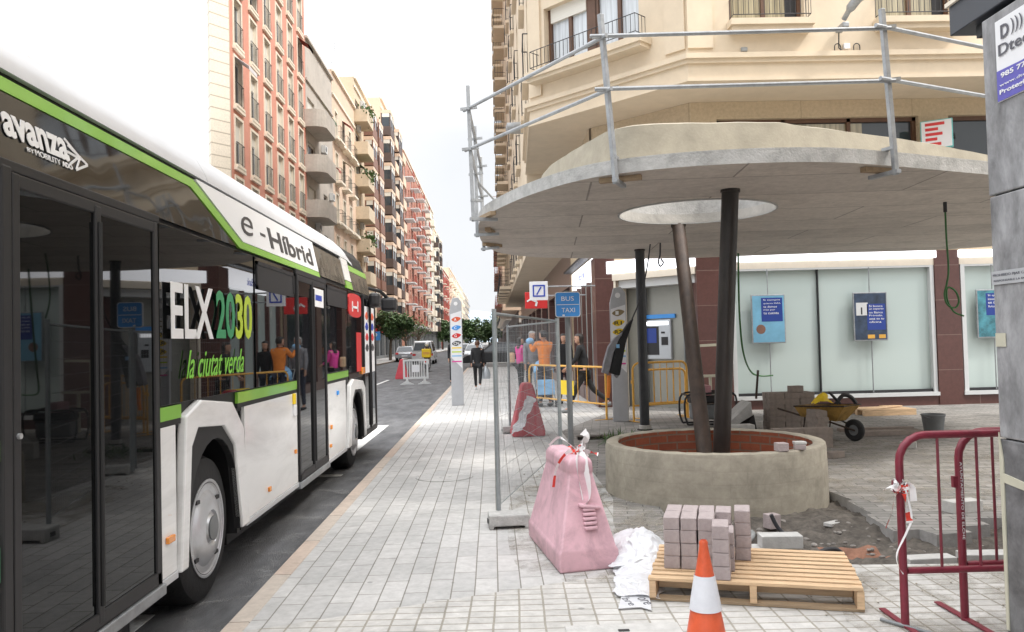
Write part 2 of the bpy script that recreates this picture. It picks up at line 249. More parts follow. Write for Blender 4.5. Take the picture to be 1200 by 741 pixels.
# ---------------------------------------------------------------- mesh builder
def chain(o):
    m = Matrix.Identity(4)
    while o is not None: m = o.matrix_basis @ m; o = o.parent
    return m
class MB:
    def __init__(s): s.v = []; s.f = []; s.m = []
    def poly(s, pts, m=0):
        i = len(s.v); s.v += [tuple(p) for p in pts]; s.f.append(tuple(range(i, i+len(pts)))); s.m.append(m); return s
    def faces(s, pts, fs, m=0):
        i = len(s.v); s.v += [tuple(p) for p in pts]
        for f in fs: s.f.append(tuple(i+k for k in f)); s.m.append(m)
        return s
    def hexa(s, p, m=0):   # 8 points, bottom 4 then top 4
        return s.faces(p, [(3, 2, 1, 0), (4, 5, 6, 7), (0, 1, 5, 4), (1, 2, 6, 5), (2, 3, 7, 6), (3, 0, 4, 7)], m)
    def box(s, x0, x1, y0, y1, z0, z1, m=0):
        return s.hexa([(x0, y0, z0), (x1, y0, z0), (x1, y1, z0), (x0, y1, z0), (x0, y0, z1), (x1, y0, z1), (x1, y1, z1), (x0, y1, z1)], m)
    def obox(s, c, u, L, w, z0, z1, m=0):   # centred box, u = 2D direction of length axis
        u = Vector((u[0], u[1])).normalized(); n = Vector((-u.y, u.x)); P = []
        for z in (z0, z1):
            for a, b in ((-1, -1), (1, -1), (1, 1), (-1, 1)):
                q = Vector((c[0], c[1]))+u*a*L/2+n*b*w/2; P.append((q.x, q.y, z))
        return s.hexa(P, m)
    def beam(s, a, b, w, h, up=(0, 0, 1), m=0):
        a = Vector(a); b = Vector(b); d = (b-a).normalized(); up = Vector(up)
        sd = d.cross(up)
        if sd.length < 1e-4: sd = d.cross(Vector((1, 0, 0)))
        sd.normalize(); u2 = sd.cross(d).normalized(); P = []
        for q in (a, b):
            for i, j in ((-1, -1), (1, -1), (1, 1), (-1, 1)): P.append(q+sd*i*w/2+u2*j*h/2)
        return s.hexa(P, m)
    def tube(s, pts, r, n=8, m=0, closed=False):
        pts = [Vector(p) for p in pts]; k = len(pts)
        rr = r if isinstance(r, (list, tuple)) else [r]*k
        base = len(s.v); prev = None
        for i, p in enumerate(pts):
            if closed: t = (pts[(i+1) % k]-pts[i-1])
            else: t = pts[min(i+1, k-1)]-pts[max(i-1, 0)]
            t.normalize()
            if prev is None:
                a = Vector((0, 0, 1)) if abs(t.z) < .9 else Vector((1, 0, 0)); sx = t.cross(a).normalized()
            else:
                sx = prev-t*prev.dot(t)
                if sx.length < 1e-5: sx = t.cross(Vector((.3, .5, .8)))
                sx.normalize()
            prev = sx; sy = t.cross(sx)
            for j in range(n):
                a = 2*math.pi*j/n; s.v.append(tuple(p+(sx*math.cos(a)+sy*math.sin(a))*rr[i]))
        for i in range(k if closed else k-1):
            for j in range(n):
                i2 = (i+1) % k
                s.f.append((base+i*n+j, base+i*n+(j+1) % n, base+i2*n+(j+1) % n, base+i2*n+j)); s.m.append(m)
        if not closed:
            s.f.append(tuple(base+j for j in range(n))[::-1]); s.m.append(m)
            s.f.append(tuple(base+(k-1)*n+j for j in range(n))); s.m.append(m)
        return s
    def lathe(s, prof, c=(0, 0, 0), n=32, m=0, ax='Z', jit=0, cap=True):
        base = len(s.v); k = len(prof)
        for (r, h) in prof:
            for j in range(n):
                a = 2*math.pi*j/n; rr = r+(random.uniform(-jit, jit) if jit else 0); hh = h+(random.uniform(-jit, jit) if jit else 0)
                x, y = rr*math.cos(a), rr*math.sin(a)
                if ax == 'Z': p = (c[0]+x, c[1]+y, c[2]+hh)
                elif ax == 'X': p = (c[0]+hh, c[1]+x, c[2]+y)
                else: p = (c[0]+x, c[1]+hh, c[2]+y)
                s.v.append(p)
        for i in range(k-1):
            for j in range(n):
                s.f.append((base+i*n+j, base+i*n+(j+1) % n, base+(i+1)*n+(j+1) % n, base+(i+1)*n+j)); s.m.append(m)
        if cap:
            if prof[0][0] > 1e-4: s.f.append(tuple(base+j for j in range(n))[::-1]); s.m.append(m)
            if prof[-1][0] > 1e-4: s.f.append(tuple(base+(k-1)*n+j for j in range(n))); s.m.append(m)
        return s
    def prism(s, poly, fn, w0, w1, m=0):   # poly of (u,v); fn(u,v,w)->xyz
        n = len(poly); A = [fn(u, v, w0) for u, v in poly]; B = [fn(u, v, w1) for u, v in poly]
        fs = [tuple(range(n))[::-1], tuple(range(n, 2*n))]+[(i, (i+1) % n, n+(i+1) % n, n+i) for i in range(n)]
        return s.faces(A+B, fs, m)
    def sphere(s, c, r, n=10, m=0, sc=(1, 1, 1)):
        k = max(5, n//2+1); pr = [(math.sin(math.pi*i/k), -math.cos(math.pi*i/k)) for i in range(k+1)]
        base = len(s.v)
        for (q, h) in pr:
            for j in range(n):
                a = 2*math.pi*j/n; s.v.append((c[0]+q*math.cos(a)*r*sc[0], c[1]+q*math.sin(a)*r*sc[1], c[2]+h*r*sc[2]))
        for i in range(k):
            for j in range(n): s.f.append((base+i*n+j, base+i*n+(j+1) % n, base+(i+1)*n+(j+1) % n, base+(i+1)*n+j)); s.m.append(m)
        return s
    def build(s, name, mats, parent=None, world=True, smooth=False, bevel=0, clean=True, seg=2):
        me = bpy.data.meshes.new(name)
        vs = s.v
        if parent is not None and world:
            inv = chain(parent).inverted(); vs = [tuple(inv @ Vector(v)) for v in vs]
        me.from_pydata(vs, [], s.f)
        if not isinstance(mats, (list, tuple)): mats = [mats]
        for q in mats: me.materials.append(M[q] if isinstance(q, str) else q)
        me.polygons.foreach_set('material_index', s.m)
        if clean:
            bm = bmesh.new(); bm.from_mesh(me); bmesh.ops.remove_doubles(bm, verts=bm.verts, dist=1e-5)
            bmesh.ops.recalc_face_normals(bm, faces=bm.faces); bm.to_mesh(me); bm.free()
        if smooth:
            me.polygons.foreach_set('use_smooth', [True]*len(me.polygons))
            try: me.set_sharp_from_angle(angle=R(40))
            except Exception: pass
        o = bpy.data.objects.new(name, me); COL.objects.link(o)
        if parent is not None: o.parent = parent
        if bevel:
            b = o.modifiers.new('bevel', 'BEVEL'); b.width = bevel; b.segments = seg; b.limit_method = 'ANGLE'; b.angle_limit = R(35)
        return o
def tag(o, label, cat, group=None, kind=None):
    if label: o['label'] = label
    if cat: o['category'] = cat
    if group: o['group'] = group
    if kind: o['kind'] = kind
    return o
def thing(name, label, cat, loc=(0, 0, 0), rz=0, group=None):
    o = bpy.data.objects.new(name, None); o.empty_display_size = .2; COL.objects.link(o)
    o.location = loc; o.rotation_euler = (0, 0, rz); return tag(o, label, cat, group)
def struct(name, mb, m, **k):
    o = mb.build(name, m, **k); o['kind'] = 'structure'; return o
def copy_tree(o, parent=None):
    c = o.copy(); COL.objects.link(c)
    if parent is not None: c.parent = parent
    for ch in list(o.children): copy_tree(ch, c)
    return c
def fill(outer, z, holes=(), thick=0, mb=None, m=0, mside=None, ms=0):
    """flat sheet from outlines, optional side skirt down by thick (on every loop)"""
    bm = bmesh.new()
    for loop in (outer, *holes):
        vs = [bm.verts.new((p[0], p[1], z)) for p in loop]
        for i in range(len(vs)): bm.edges.new((vs[i], vs[(i+1) % len(vs)]))
    bmesh.ops.triangle_fill(bm, use_beauty=True, use_dissolve=False, edges=bm.edges[:])
    mb = mb or MB(); base = len(mb.v); bm.verts.index_update()
    mb.v += [tuple(v.co) for v in bm.verts]
    for f in bm.faces: mb.f.append(tuple(base+v.index for v in f.verts)); mb.m.append(m)
    bm.free()
    if thick:
        for loop in (outer, *holes):
            n = len(loop)
            for i in range(n):
                a, b = loop[i], loop[(i+1) % n]
                mb.poly([(a[0], a[1], z), (b[0], b[1], z), (b[0], b[1], z-thick), (a[0], a[1], z-thick)], ms)
    return mb
def text(s, name, parent, org, right, up, w, h, m, thick=.003, shear=0, bold=0, world=True):
    """lettering as a real thin mesh; org = lower left corner"""
    cu = bpy.data.curves.new(name, 'FONT'); cu.body = s; cu.extrude = .01; cu.offset = bold; cu.shear = shear; cu.resolution_u = 3
    o = bpy.data.objects.new(name, cu); COL.objects.link(o)
    dg = bpy.context.evaluated_depsgraph_get(); me = bpy.data.meshes.new_from_object(o.evaluated_get(dg))
    bpy.data.objects.remove(o)
    xs = [v.co.x for v in me.vertices]; ys = [v.co.y for v in me.vertices]
    x0, x1, y0, y1 = min(xs), max(xs), min(ys), max(ys)
    r = Vector(right).normalized(); u = Vector(up).normalized(); n = r.cross(u); O = Vector(org)
    inv = chain(parent).inverted() if (parent is not None and world) else Matrix.Identity(4)
    for v in me.vertices:
        p = O+r*((v.co.x-x0)/(x1-x0)*w)+u*((v.co.y-y0)/(y1-y0)*h)+n*(thick if v.co.z > 0 else 0)
        v.co = inv @ p
    me.materials.clear(); me.materials.append(M[m])
    t = bpy.data.objects.new(name, me); COL.objects.link(t)
    if parent is not None: t.parent = parent
    return t
def smoothloop(pts, sub=6):
    n = len(pts); o = []
    for i in range(n):
        p0, p1, p2, p3 = [Vector(pts[(i+k) % n]) for k in (-1, 0, 1, 2)]
        for j in range(sub):
            t = j/sub
            o.append(tuple(.5*((2*p1)+(-p0+p2)*t+(2*p0-5*p1+4*p2-p3)*t*t+(-p0+3*p1-3*p2+p3)*t**3)))
    return o
def spline(pts, sub=6):
    o = []; n = len(pts); P = [Vector(p) for p in pts]
    for i in range(n-1):
        p0, p1, p2, p3 = P[max(i-1, 0)], P[i], P[i+1], P[min(i+2, n-1)]
        for j in range(sub):
            t = j/sub; o.append(.5*((2*p1)+(-p0+p2)*t+(2*p0-5*p1+4*p2-p3)*t*t+(-p0+3*p1-3*p2+p3)*t**3))
    return o+[P[-1]]
def inset(loop, d, fx=None):
    n = len(loop); o = []
    for i in range(n):
        a, b, c = Vector(loop[i-1][:2]), Vector(loop[i][:2]), Vector(loop[(i+1) % n][:2])
        t = (c-a).normalized(); dd = d+(fx(b) if fx else 0); o.append((b.x-t.y*dd, b.y+t.x*dd))   # inward for ccw
    return o
XA, YA, ZA = Vector((1, 0, 0)), Vector((0, 1, 0)), Vector((0, 0, 1))
# ================================================================ GROUND
struct('ground', MB().poly([(-2500, -300, -.16), (2500, -300, -.16), (2500, 3000, -.16), (-2500, 3000, -.16)]), 'ground', clean=False)
struct('road', fill([(-9.0, -40), (-1.55, -40), (-1.55, 56), (-1.55, 420), (-9.0, 420)], -.12), 'asphalt')
cross = MB(); cross.poly([(-1.55, 50, -.116), (60, 50, -.116), (60, 58, -.116), (-1.55, 58, -.116)])
mk = MB()
def mark(x0, x1, y0, y1): mk.box(x0, x1, y0, y1, -.119, -.114)
mark(-2.62, -2.50, -10, 5.0); mark(-4.95, -4.83, 14.2, 38); mark(-2.34, -2.2, -10, 5.3); mark(-2.55, -2.2, 12.6, 17.0)
for k in range(3): mk.box(-4.9, -2.35, 16.1+k*.0, 16.45, -.119, -.113) if k == 0 else None
mark(-3.0, -2.0, 10.6, 10.75)
struct('road_markings', mk, 'paint')
# far pavement on the left
lp = MB(); lp.box(-30, -9.15, -40, 420, -.15, 0)
struct('left_pavement', lp, 'slab', clean=True)
struct('left_kerb', MB().box(-9.15, -9.0, -40, 420, -.15, .004), 'kerb')
struct('kerb', MB().box(-1.56, -1.43, -40, 49.5, -.15, .002).box(-1.56, -1.43, 58.5, 420, -.15, .002), 'kerb', bevel=.012)
# pavement on our side: three paved fields round an open excavation
B0 = [(-1.43, 4.6), (.2, 5.24), (.9, 5.5), (1.6, 5.72)]
dirt_in = [(2.47, 5.5), (3.42, 5.43), (6.0, 5.36)]
steps = [(6.0, 6.75), (5.2, 6.75), (5.2, 6.62), (4.75, 6.66), (4.72, 6.5), (4.3, 6.52), (4.28, 6.72), (4.0, 6.74), (3.98, 6.5), (3.72, 6.48), (3.7, 6.28), (3.4, 6.24), (3.36, 6.42), (3.14, 6.4), (3.2, 7.0), (3.26, 7.0), (3.3, 7.6), (3.36, 7.6), (3.3, 8.4)]
struct('near_pavement', fill([(-1.43, -40), (40, -40), (40, 5.36)]+dirt_in[::-1]+B0[::-1], 0, thick=.13, m=0, ms=1), ['smallpaver', 'pavebase'])
sw_r = [(1.0, 7.0), (1.15, 8.0), (1.15, 14.0), (2.4, 17.2), (2.4, 49.5)]
struct('sidewalk', fill(B0[:3]+sw_r+[(-1.43, 49.5)], 0, thick=.13, ms=1), ['slab', 'pavebase'])
struct('plaza', fill([(.9, 5.5), (1.6, 5.72), (1.52, 6.5), (1.5, 7.2), (1.55, 8.0)]+steps[::-1]+[(6.0, 5.36), (40, 5.36), (40, 49.5), (2.4, 49.5), (2.4, 17.2), (1.15, 14.0), (1.15, 8.0), (1.0, 7.0)], 0, thick=.13, ms=1), ['plaza', 'pavebase'])
struct('far_sidewalk', MB().box(-1.43, 12, 58.5, 420, -.15, 0), 'slab')
# bare earth of the excavation
import mathutils.noise as mn
g = MB(); nx, ny = 120, 84
for j in range(ny+1):
    for i in range(nx+1):
        x = 1.3+i*5.0/nx; y = 5.2+j*3.4/ny
        z = -.085+.05*mn.noise(Vector((x*1.7, y*1.7, 0)))+.04*mn.noise(Vector((x*6, y*6, 3)))+.03*mn.noise(Vector((x*15, y*15, 5)))
        z += .075*math.exp(-((x-3.25)**2/.12+(y-5.85)**2/.02))+.05*math.exp(-((x-2.9)**2/.2+(y-7.1)**2/.2))
        z -= .09*math.exp(-((x-2.66)**2/.03+(y-6.1)**2/.012))
        g.v.append((x, y, min(z, -.012 if not (1.75 < x < 5.8 and 5.62 < y < 6.2) else .05)))
for j in range(ny):
    for i in range(nx):
        a = j*(nx+1)+i; g.f.append((a, a+1, a+nx+2, a+nx+1))
        x = 1.3+i*5.0/nx; y = 5.2+j*3.4/ny
        g.m.append(1 if 2.45 < x < 2.92 and 6.0 < y < 6.28 else 0)
struct('dirt', g, ['dirt', 'redsoil'], smooth=True, clean=False)
# thin sand drifts on the pavers
def drift(pts, z, seed):
    L = smoothloop(pts, 5); rnd = random.Random(seed)
    L = [(x+rnd.uniform(-.03, .03), y+rnd.uniform(-.03, .03)) for x, y in L]
    return fill(L, z)
sd = drift([(.45, 8.1), (.95, 7.6), (1.2, 8.0), (1.15, 8.9), (.9, 9.6), (.6, 9.2)], .004, 1)
sd = fill([(x, y) for x, y in smoothloop([(.95, 6.5), (1.3, 6.2), (1.5, 6.6), (1.45, 7.3), (1.1, 7.1)], 5)], .005, mb=sd)
struct('sand_drift', sd, 'dust')
dp = MB()
for pts in ([(1.9, 4.3), (2.6, 4.1), (3.3, 4.5), (3.4, 5.35), (2.6, 5.4), (2.2, 5.1)], [(.2, 5.5), (1.0, 5.3), (1.5, 5.6), (1.45, 7.2), (.9, 9.5), (.3, 9.2), (.1, 7.2)], [(3.6, 7.2), (5.5, 7.4), (6.5, 9.5), (5.2, 12), (3.6, 10)]):
    fill([tuple(p) for p in smoothloop(pts, 5)], .0065, mb=dp)
struct('dust_patches', dp, 'dust')
dp = MB(); fill([tuple(p) for p in smoothloop([(-2.35, 2), (-1.6, 2), (-1.6, 12), (-2.2, 12)], 3)], -.1105, mb=dp); struct('road_dust', dp, 'dustpale')
# rubble: small stones in the excavation (uncountable)
rb = MB(); rnd = random.Random(3)
for k in range(330):
    x = rnd.uniform(1.65, 5.5); y = rnd.uniform(5.65, 7.6)
    if (x-2.3)**2+(y-8.4)**2 < 1.15**2 or (x > 3.1 and y > 6.25): continue
    r = rnd.choice([.008, .012, .015, .02, .03]); z = -.08+.05*mn.noise(Vector((x*1.7, y*1.7, 0)))
    rb.sphere((x, y, z+r*.3), r, 6, 0, (rnd.uniform(.7, 1.5), rnd.uniform(.7, 1.4), rnd.uniform(.4, .8)))
M['stone'] = mat('rubble_stone', (.24, .22, .20), .9, var=.3, scale=8)
o = rb.build('rubble', 'stone'); tag(o, 'loose stones and crumbs scattered over the excavated earth', 'rubble', kind='stuff')
def rub2(n, box, rs, name, label, m, seed):
    q = MB(); rn = random.Random(seed)
    for k in range(n):
        r = rn.choice(rs); q.sphere((rn.uniform(box[0], box[1]), rn.uniform(box[2], box[3]), .004+r*.2), r, 5, 0, (1, 1, .5))
    tag(q.build(name, m), label, 'debris', kind='stuff')
rub2(160, (.3, 1.5, 5.9, 11), [.004, .007, .011], 'gravel', 'fine grit spilled on the pavers between the pink barrier and the planter', 'sand', 5)
rub2(90, (1.6, 4.2, 3.9, 5.4), [.003, .005, .008], 'grit', 'fine grit spilled on the small pavers by the pallet and barriers', 'sand', 6)
# manhole covers
mh = MB(); mh.lathe([(.34, .001), (.34, .006), (.325, .008), (.31, .004), (0.001, .004)], (-.6, 9.6, 0), 40)
mh.box(-.66, -.63, 9.5, 9.7, .005, .009).box(-.55, -.52, 9.55, 9.75, .005, .009)
tag(mh.build('manhole_cover', 'slab'), 'round paved manhole cover set in the grey pavement', 'manhole cover')
mc = MB(); mc.box(.36, .98, 3.9, 4.5, .001, .007); o = mc.build('utility_cover', 'block', bevel=.002)
tag(o, 'square pale utility cover in front of the traffic cone', 'utility cover')
MB().box(.64, .7, 4.38, 4.41, .007, .010).build('lift_slot', 'black', o)
# hills far behind the street
h = MB(); n = 80
for i in range(n+1):
    x = -1600+i*50; z = 95+55*mn.noise(Vector((i*.13, 0, 0)))+25*mn.noise(Vector((i*.4, 1, 0)))
    h.v += [(x, 2300, -1), (x, 2600, z), (x, 3400, -1)]
for i in range(n):
    a = i*3; h.f += [(a, a+3, a+4, a+1), (a+1, a+4, a+5, a+2)]; h.m += [0, 0]
struct('hills', h, 'bluefar', smooth=True)
# ================================================================ BUS
bus = thing('city_bus', 'long white city bus with lime green stripes and ELX2030 lettering at the kerb', 'bus', (-3.17, 7.5, -.12))
XC = -3.175
def bx(z):
    if z <= 2.32: return -1.9
    if z <= 2.75: return -1.9-.09*(z-2.32)/.43
    return -2.0
prof_up = [(-1.925, 1.1), (-1.925, 2.32), (-2.02, 2.76), (-2.06, 2.86), (-2.15, 2.98), (-2.32, 3.07), (-2.6, 3.12)]
full = prof_up+[(2*XC-x, z) for x, z in prof_up[::-1]]
def xsec(mb, y0, y1, prof, m=0, sc=1.0, dz=0):
    mb.prism(prof, lambda u, v, w: (XC+(u-XC)*(1 if w == y0 else sc), w, v+(0 if w == y0 else dz)), y0, y1, m)
core = MB()
xsec(core, 1.5, 12.75, full)
xsec(core, 12.75, 13.15, full, sc=.97, dz=-.03); 
core.prism(full, lambda u, v, w: (XC+(u-XC)*(.97 if w < 13.3 else .86), w, v-.03-(.0 if w < 13.3 else max(0, v-2.3)*.35)), 13.15, 13.55)
for y0, y1 in ((1.5, 4.93), (6.22, 10.72), (11.94, 13.45)): core.box(-4.425, -1.93, y0, y1, .2, 1.12)
core.box(-3.95, -2.4, 4.9, 6.25, .25, 1.12); core.box(-3.95, -2.4, 10.7, 11.96, .25, 1.12)
core.build('body', 'rubber', bus)
# roof cowling (white)
rf = MB()
rp = [(-1.985, 2.75), (-2.0, 2.80), (-2.06, 2.91), (-2.18, 3.02), (-2.38, 3.10), (-2.7, 3.15)]
rfull = rp+[(2*XC-x, z) for x, z in rp[::-1]]
xsec(rf, 1.5, 5.75, rfull); xsec(rf, 5.757, 11.2, rfull)
rf.prism(rfull, lambda u, v, w: (XC+(u-XC)*(1 if w < 12 else .93), w, v-(0 if w < 12 else .10+.35*max(0, v-2.75))), 11.207, 13.3)
rf.build('roof', 'roofwhite', bus, smooth=True)
rc = MB(); rc.box(-4.0, -2.55, 2.2, 5.2, 3.14, 3.24).box(-4.0, -2.6, 7.2, 10.2, 3.14, 3.27); rc.build('roof_unit', 'roofwhite', bus, bevel=.05)
def panel(poly, m, name, o0=0.0, o1=.012, bevel=0, side=1, parent=None, smooth=False):
    f = (lambda y, z, w: (bx(z)+w-.02, y, z)) if side > 0 else (lambda y, z, w: (2*XC-bx(z)-w+.02, y, z))
    return MB().prism(poly, f, o0, o1).build(name, m, parent or bus, bevel=bevel)
def rect(y0, y1, z0, z1): return [(y0, z0), (y1, z0), (y1, z1), (y0, z1)]
# lower white skin
def arc(yc, zc, r, a0, a1, n=14): return [(yc+r*math.cos(R(a0+(a1-a0)*i/n)), zc+r*math.sin(R(a0+(a1-a0)*i/n))) for i in range(n+1)]
WZ = .37
for a, b in ((1.5, 3.17), (4.665, 4.90), (6.245, 7.90), (9.31, 10.50)):
    panel(rect(a, b, .27, 1.13), 'white_bus', 'side_panel', -.01, .02, .004)
for s in (1, -1):
    if s < 0:
        for a, b in ((1.5, 4.9), (6.25, 10.5), (11.96, 13.3)): panel(rect(a, b, .27, 1.25), 'white_bus', 'side_panel', -.01, .02, .004, -1)
        for a, b in ((1.7, 4.2), (4.25, 6.9), (6.95, 9.6), (9.65, 12.6)): panel(rect(a, b, 1.27, 2.3), 'busglass', 'window', 0, .02, 0, -1)
        panel(rect(1.5, 12.7, 2.33, 2.70), 'white_bus', 'side_panel', 0, .02, 0, -1)
for a, b in ((1.5, 3.17), (4.665, 4.90), (6.245, 7.90), (9.31, 10.50)): MB().box(-1.945, -1.893, a, b, .225, .268).build('sill_strip', 'roofwhite', bus, bevel=.004)
outer1 = [(6.25, .25), (6.13, .99), (5.88, 1.19), (5.27, 1.25), (5.0, 1.17), (4.90, .25)]
inner1 = [(5.01, .25), (5.09, .97), (5.20, 1.08), (5.70, 1.04), (5.93, .88), (6.08, .25)]
panel(outer1+inner1, 'white_bus', 'wheel_arch', -.01, .05, .012)
lin = [(6.08, .25), (5.93, .88), (5.70, 1.04), (5.20, 1.08), (5.09, .97), (5.01, .25)]
panel(lin+[(5.05, .25)]+[(5.555+.505*math.cos(R(a)), WZ+.60*math.sin(R(a))) for a in range(180, -1, -12)]+[(6.06, .25)], 'rubber', 'arch_liner', -.02, .03, .004)
outer2 = [(11.97, .25), (11.93, .95), (11.75, 1.06), (10.95, 1.12), (10.72, 1.05), (10.50, .25)]
inner2 = [(10.72, .25), (10.86, .85), (11.05, .97), (11.6, .95), (11.78, .85), (11.88, .25)]
panel(outer2+inner2, 'white_bus', 'wheel_arch', -.01, .05, .012)
panel(inner2[::-1]+[(10.83, .25)]+[(11.33+.50*math.cos(R(a)), WZ+.56*math.sin(R(a))) for a in range(180, -1, -12)]+[(11.83, .25)], 'rubber', 'arch_liner', -.02, .03, .004)
# inside of wheel boxes
for yc in (5.56, 11.33):
    wb = MB(); wb.box(-2.42, -1.93, yc-.62, yc-.56, .2, 1.1).box(-2.42, -1.93, yc+.56, yc+.62, .2, 1.1).box(-2.42, -1.93, yc-.6, yc+.6, 1.02, 1.1)
    wb.build('wheel_box', 'black', bus)
ub = MB(); ub.box(-4.3, -2.05, 1.7, 4.6, .02, .22).box(-4.3, -2.1, 6.4, 10.4, .05, .22); ub.build('underbody', 'black', bus)
# stripes
for a, b in ((1.5, 3.17), (4.665, 4.985), (6.08, 7.90), (9.31, 10.70)):
    panel(rect(a, b, 1.165, 1.245), 'green_bus', 'green_stripe', 0, .022)
    panel(rect(a, b, 1.13, 1.165), 'rubber', 'black_trim', 0, .018)
panel([(1.5, 2.648), (5.37, 2.648), (6.19, 2.335), (9.06, 2.335), (9.06, 2.392), (6.27, 2.392), (5.45, 2.712), (1.5, 2.712)], 'green_bus', 'green_stripe', .002, .024)
panel([(1.5, 2.34), (6.12, 2.34), (5.34, 2.642), (1.5, 2.642)], 'coveglass', 'cove_panel', 0, .02)
panel([(5.53, 2.712), (6.32, 2.398), (9.06, 2.398), (9.06, 2.73), (5.53, 2.73)], 'white', 'name_panel', .0, .023)
panel(rect(9.09, 10.70, 2.36, 2.70), 'coveglass', 'cove_panel', 0, .02)
panel(rect(10.73, 11.2, 2.44, 2.74), 'white_bus', 'side_panel', 0, .024)
panel(rect(11.23, 12.75, 2.60, 2.68), 'green_bus', 'green_stripe', 0, .024)
panel(rect(11.23, 12.75, 2.33, 2.595), 'coveglass', 'cove_panel', 0, .02)
panel(rect(10.73, 11.2, 2.33, 2.43), 'green_bus', 'green_stripe', 0, .022)
# windows
def win(y0, y1, z0=1.255, z1=2.31, hopper=False, dark=True):
    w = panel(rect(y0, y1, z0, z1), 'busglass', 'window', 0, .018, .002)
    if hopper:
        hf = MB(); zz = 2.05
        for a, b, c, d in ((y0+.04, y1-.04, zz, zz+.03), (y0+.04, y1-.04, 2.25, 2.28), (y0+.04, y0+.07, zz, 2.28), (y1-.07, y1-.04, zz, 2.28)): hf.box(-1.905, -1.892, a, b, c, d)
        hf.build('window_frame', 'dgrey', w); MB().box(-1.904, -1.899, y0+.07, y1-.07, zz+.03, 2.25).build('hopper_pane', 'black', w)
    return w
win(1.6, 3.15); win(4.69, 6.52); win(6.57, 7.88, hopper=True); win(9.35, 10.72, hopper=True); win(10.76, 11.92, 1.12)
# doors
def door(y0, y1, z0, z1, name='door', leafs=2):
    d = MB(); t = .055
    d.box(-1.93, -1.885, y0, y0+t, z0, z1).box(-1.93, -1.885, y1-t, y1, z0, z1).box(-1.93, -1.885, y0, y1, z0, z0+.07).box(-1.93, -1.888, y0, y1, z1-.06, z1)
    ym = (y0+y1)/2; d.box(-1.93, -1.882, ym-.028, ym+.028, z0+.02, z1-.02)
    D = d.build(name, 'dgrey', bus, bevel=.008)
    for a, b in ((y0+t, ym-.028), (ym+.028, y1-t)):
        MB().box(-1.925, -1.897, a, b, z0+.07, z1-.06).build('door_glass', 'doorglass', D)
    MB().tube([(-1.878, ym-.0, z0+.1), (-1.878, ym, z1-.1)], .012, 8).build('door_seal', 'rubber', D)
    return D
D1 = door(3.24, 4.64, .27, 2.30)
MB().lathe([(.0, 0), (.012, .0), (.012, .012), (0, .012)], (-1.885, 3.27, 1.25), 10, ax='X').build('door_lock', 'hub', D1)
pd = MB(); pd.box(-1.93, -1.885, 3.17, 3.24, .25, 2.32); pd.build('door_pillar', 'dgrey', bus, bevel=.01)
MB().box(-1.93, -1.888, 3.15, 4.67, 2.30, 2.345).build('door_header', 'dgrey', bus, bevel=.006); MB().box(-1.93, -1.888, 7.9, 9.33, 2.28, 2.335).build('door_header', 'dgrey', bus, bevel=.006)
door(7.93, 9.29, .27, 2.28); D3 = door(12.0, 13.18, .24, 2.32)
for y in (3.97, 8.6): MB().box(-1.94, -1.87, y-.7, y+.7, .2, .262).build('door_sill', 'galv', bus, bevel=.006)
# wheels
def wheel(x, y, outward=1):
    w = MB(); prof = [(.30, 0), (.35, -.01), (.42, -.012), (.465, -.03), (.485, -.07), (.49, -.12), (.49, -.27), (.46, -.3), (.3, -.3)]
    w.lathe([(r, h*outward) for r, h in prof], (x, y, WZ), 48, ax='X', cap=False); tyre = w.build('wheel', 'tyre', bus, smooth=True)
    r = MB(); pr = [(.322, -.012), (.325, .002), (.31, .004), (.29, -.012), (.275, -.018), (.262, -.018), (.25, -.012), (.235, .0), (.20, .022), (.14, .03), (.12, .03), (.11, .012), (.10, .01), (.08, .032), (0.001, .036)]
    r.lathe([(a, h*outward) for a, h in pr], (x, y, WZ), 48, ax='X'); hub = r.build('hubcap', 'hub', tyre, smooth=True)
    c = MB(); c.lathe([(.078, .03*outward), (.085, .045*outward), (.05, .05*outward), (.001, .05*outward)], (x, y, WZ), 24, ax='X')
    c.build('hub_centre', 'pole', tyre, smooth=True)
    s = MB()
    for k in range(4):
        a = R(40+90*k); s.box(x-.052*outward if outward > 0 else x, x+.002, y+.262*math.cos(a)-.03, y+.262*math.cos(a)+.03, WZ+.262*math.sin(a)-.012, WZ+.262*math.sin(a)+.012)
    s.build('hub_vent', 'black', tyre)
wheel(-1.95, 5.56); wheel(-1.95, 11.33); wheel(-4.40, 5.56, -1); wheel(-4.40, 11.33, -1)
# indicator and reflector lamps
def lamp(y, z, w, h, m, name='marker_lamp'):
    o = MB().box(-1.9, -1.878, y-w/2, y+w/2, z-h/2, z+h/2).build(name, m, bus, bevel=.006); return o
lamp(4.78, .78-.30, .10, .04, 'orange_lens', 'turn_signal')
for y, z in ((4.775, .62),): lamp(y, z, .001, .001, 'orange_lens')
lamp(6.87, .39, .05, .04, 'orange_lens'); lamp(7.78, .58, .04, .04, 'orange_lens'); lamp(9.45, .42, .05, .04, 'orange_lens'); lamp(9.5, .63, .05, .05, 'orange_lens')
lamp(7.75, 1.08, .07, .1, 'yellow', 'sticker'); lamp(7.77, .97, .09, .1, 'signwhite', 'sticker'); lamp(9.92, 1.0, .07, .05, 'blue', 'sticker')
lamp(11.87, 1.2, .25, .1, 'orange_lens', 'turn_signal'); lamp(3.08, .78, .12, .14, 'elxgreen', 'sticker')
